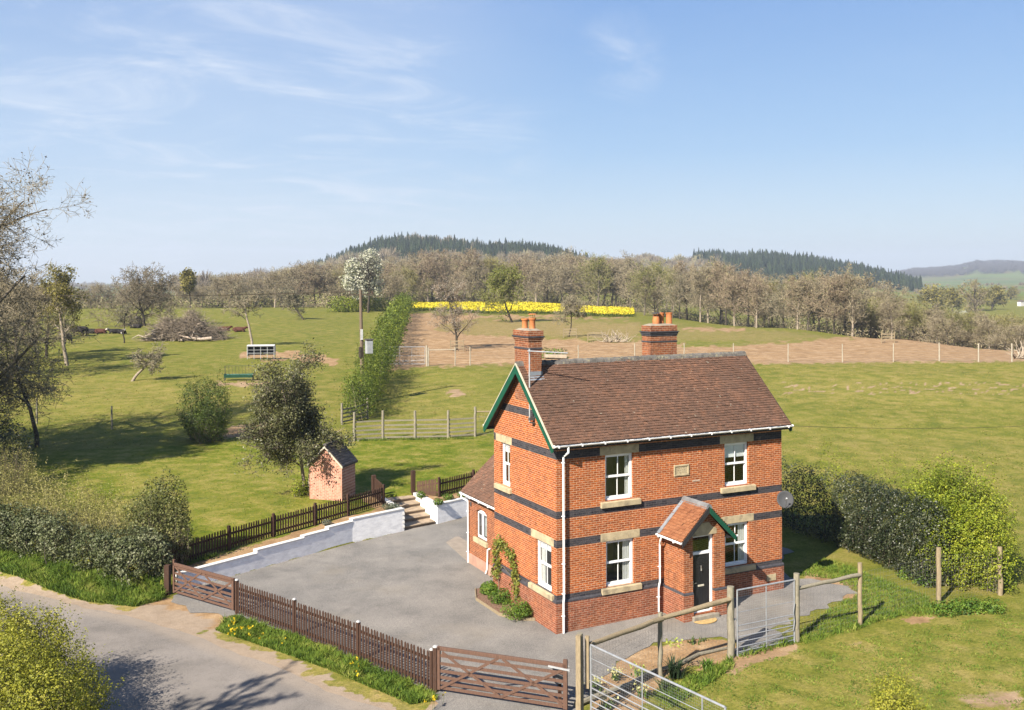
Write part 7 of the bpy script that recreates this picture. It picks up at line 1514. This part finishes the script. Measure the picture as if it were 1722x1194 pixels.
def conifer(seed=1):
    r = R1(seed); V, Fq = [], []
    for j in range(9):
        z = .12 + .86 * j / 9; rad = .19 * (1 - j / 9.3) + .012; nb = 7
        for i in range(nb):
            a = i * 6.283 / nb + j * .5 + r.uniform(-.2, .2); rr = rad * r.uniform(.75, 1.2); b = len(V); zt = z + .13
            V += [(0, 0, zt), (rr * math.cos(a - .42) * .8, rr * math.sin(a - .42) * .8, z - .01), (rr * math.cos(a), rr * math.sin(a), z - .03), (rr * math.cos(a + .42) * .8, rr * math.sin(a + .42) * .8, z - .01)]; Fq.append((b, b + 1, b + 2, b + 3))
    V += [(-.012, 0, 0), (.012, 0, 0), (.008, 0, 1.0), (-.008, 0, 1.0)]; b = len(V) - 4; Fq.append((b, b + 1, b + 2, b + 3)); return np.array(V), np.array(Fq)
def puff(seed):   # a small bare tree for far-off woods: short twig sprays fanning out from a stem
    r = R1(seed); n = 90; d = unit(n, r); d[:, 2] = np.abs(d[:, 2]) * .8 + .1; c = np.array([0, 0, .35]); P1 = c + d * np.array([.42, .42, .62]) * r.uniform(.7, 1.0, (n, 1)); P0 = c + (P1 - c) * r.uniform(.2, .6, (n, 1))
    P0 = np.concatenate([P0, [[0, 0, 0]]]); P1 = np.concatenate([P1, [[0, 0, .6]]]); rr = np.full(n + 1, .011); rr[-1] = .02; return tubes(P0, P1, rr, rr * .6, 3)
rw = lambda tab, lo, hi: (lambda px, v, r: (np.interp(px, [t[0] for t in tab], [t[1] for t in tab]) < 500) & (v > np.interp(px, lo[0], lo[1])) & (v < np.interp(px, hi[0], hi[1])))
con1 = lambda px, v, r: (v > np.interp(px, [540, 620, 700, 800, 900, 990, 1000], [1150, 960, 880, 960, 1000, 1080, 1280])) & ((v < 1330))
wood_stuff('conifer_wood', 'dark conifer plantation covering the top of the central hill', 3600, (530, 1000), (860, 1340), 13.5, conifer(1), PINE, 5, con1)
con2 = lambda px, v, r: v > np.interp(px, [1150, 1200, 1300, 1550], [1300, 1120, 1050, 1150])
wood_stuff('conifer_wood', 'dark conifer plantation on the right-hand hill', 3800, (1165, 1550), (1040, 1560), 14., conifer(2), PINE, 6, con2)
FW_ = leafmat('far_bare_wood', [(.20, .16, .115), (.30, .25, .18), (.38, .32, .22), (.38, .36, .20)], .9, 0, .1)
wood_stuff('bare_wood', 'grey-brown leafless woodland on the slopes of the central hill', 1500, (290, 1130), (640, 1240), 15., puff(3), FW_, 7, lambda px, v, r: ~con1(px, v, r) & (v < 1290))
wood_stuff('bare_wood', 'grey-brown leafless wood on the ridge between the two hills', 520, (980, 1220), (900, 1320), 14., puff(4), FW_, 8)
wood_stuff('bare_wood', 'scattered pale leafless trees among the conifers of the central hill', 120, (650, 860), (1150, 1345), 15., puff(5), leafmat('pale_wood', [(.26, .22, .15), (.34, .29, .20)], .9, 0, .1), 9)
wood_stuff('far_wood', 'hazy wooded ridge on the far horizon at the right', 5000, (1440, 1780), (3000, 4400), 18., puff(6), leafmat('far_ridge_wood', [(.10, .10, .10), (.16, .15, .15)], .9, 0, .1), 10, lambda px, v, r: wav(px, v / 12, 30, 3) > -.35)
wood_stuff('far_wood', 'distant trees and hedges on the low horizon at the left', 900, (-60, 420), (900, 3600), 13., puff(7), FW_, 11, lambda px, v, r: wav(px / 2, v / 9, 24, 2) > .1)
wood_stuff('valley_hedges', 'hedges and small trees dividing the green fields of the valley', 420, (1440, 1780), (760, 1700), 9., puff(8), FW_, 12, lambda px, v, r: (np.abs(np.mod(v + px * .25, 330) - 40) < 22))
# far white house front
x, y = at(1716, 700); z = Tz(x, y); hb = thing('far_cottage', 'tiny white cottage by the hedge at the far right edge', 'house', (x, y, z)); MB().box((x - 1.5, y - 1.5, z - .5), (x + 1.8, y + 1.5, z + 3.2)).build('wall', simple('white_render', (.75, .73, .7), .8), hb); MB().ext([(x - 1.8, y - 1.8, z + 3.2), (x - 1.8, y + 1.8, z + 3.2), (x - 1.8, y, z + 4.4)], (3.9, 0, 0)).build('roof', SLATE, hb)

# ================================================================== the yellow crop
r = R1(33); n = 70000; v = r.uniform(258, 332, n); px = r.uniform(686, 1066, n); x, y = at(px, v); z = T(x, y); top = 1.25 + .2 * wav(x, y, 5, 2); fl = r.rand(n) < .55
zz = np.where(fl, z + top - r.uniform(0, .45, n), z + r.uniform(.05, .85, n) * top); P = np.column_stack([x, y, zz])
V1, F1 = leafmesh(P[fl], .42, .7, .3, r); V2, F2 = leafmesh(P[~fl], .6, .35, -.2, r)
CROP = leafmat('crop_green', [(.07, .12, .015), (.14, .20, .02), (.22, .28, .03)])
k = leafmat('crop_flower', [(.55, .48, .03), (.90, .74, .03), (1.15, .98, .06)], .8, .2)
tag(npmesh('yellow_crop', V1, F1, k, None, tint=np.repeat(r.uniform(0, 1, int(fl.sum())), 4)), 'strip of bright yellow flowering crop on the crest', 'crop', kind='stuff')
tag(npmesh('crop_stalks', V2, F2, CROP, None, tint=np.repeat(r.uniform(0, 1, int((~fl).sum())), 4)), 'green stalks under the yellow flowering crop', 'crop', kind='stuff')

# ================================================================== air
HAZE = 0.00018
if HAZE:
    k = bpy.data.materials.new('air'); k.use_nodes = True; n_ = k.node_tree; n_.nodes.remove(n_.nodes['Principled BSDF']); pv = n_.nodes.new('ShaderNodeVolumePrincipled')
    pv.inputs['Color'].default_value = (.78, .86, 1.0, 1); pv.inputs['Density'].default_value = HAZE; pv.inputs['Anisotropy'].default_value = .2; n_.links.new(pv.outputs[0], n_.nodes['Material Output'].inputs['Volume'])
    m = MB(); m.box((-5000, -3500, -60), (5600, 5600, 200)); o = m.build('haze', k, None); tag(o, kind='stuff')
    o['label'] = 'thin blue haze over the distant hills'; o['category'] = 'haze'
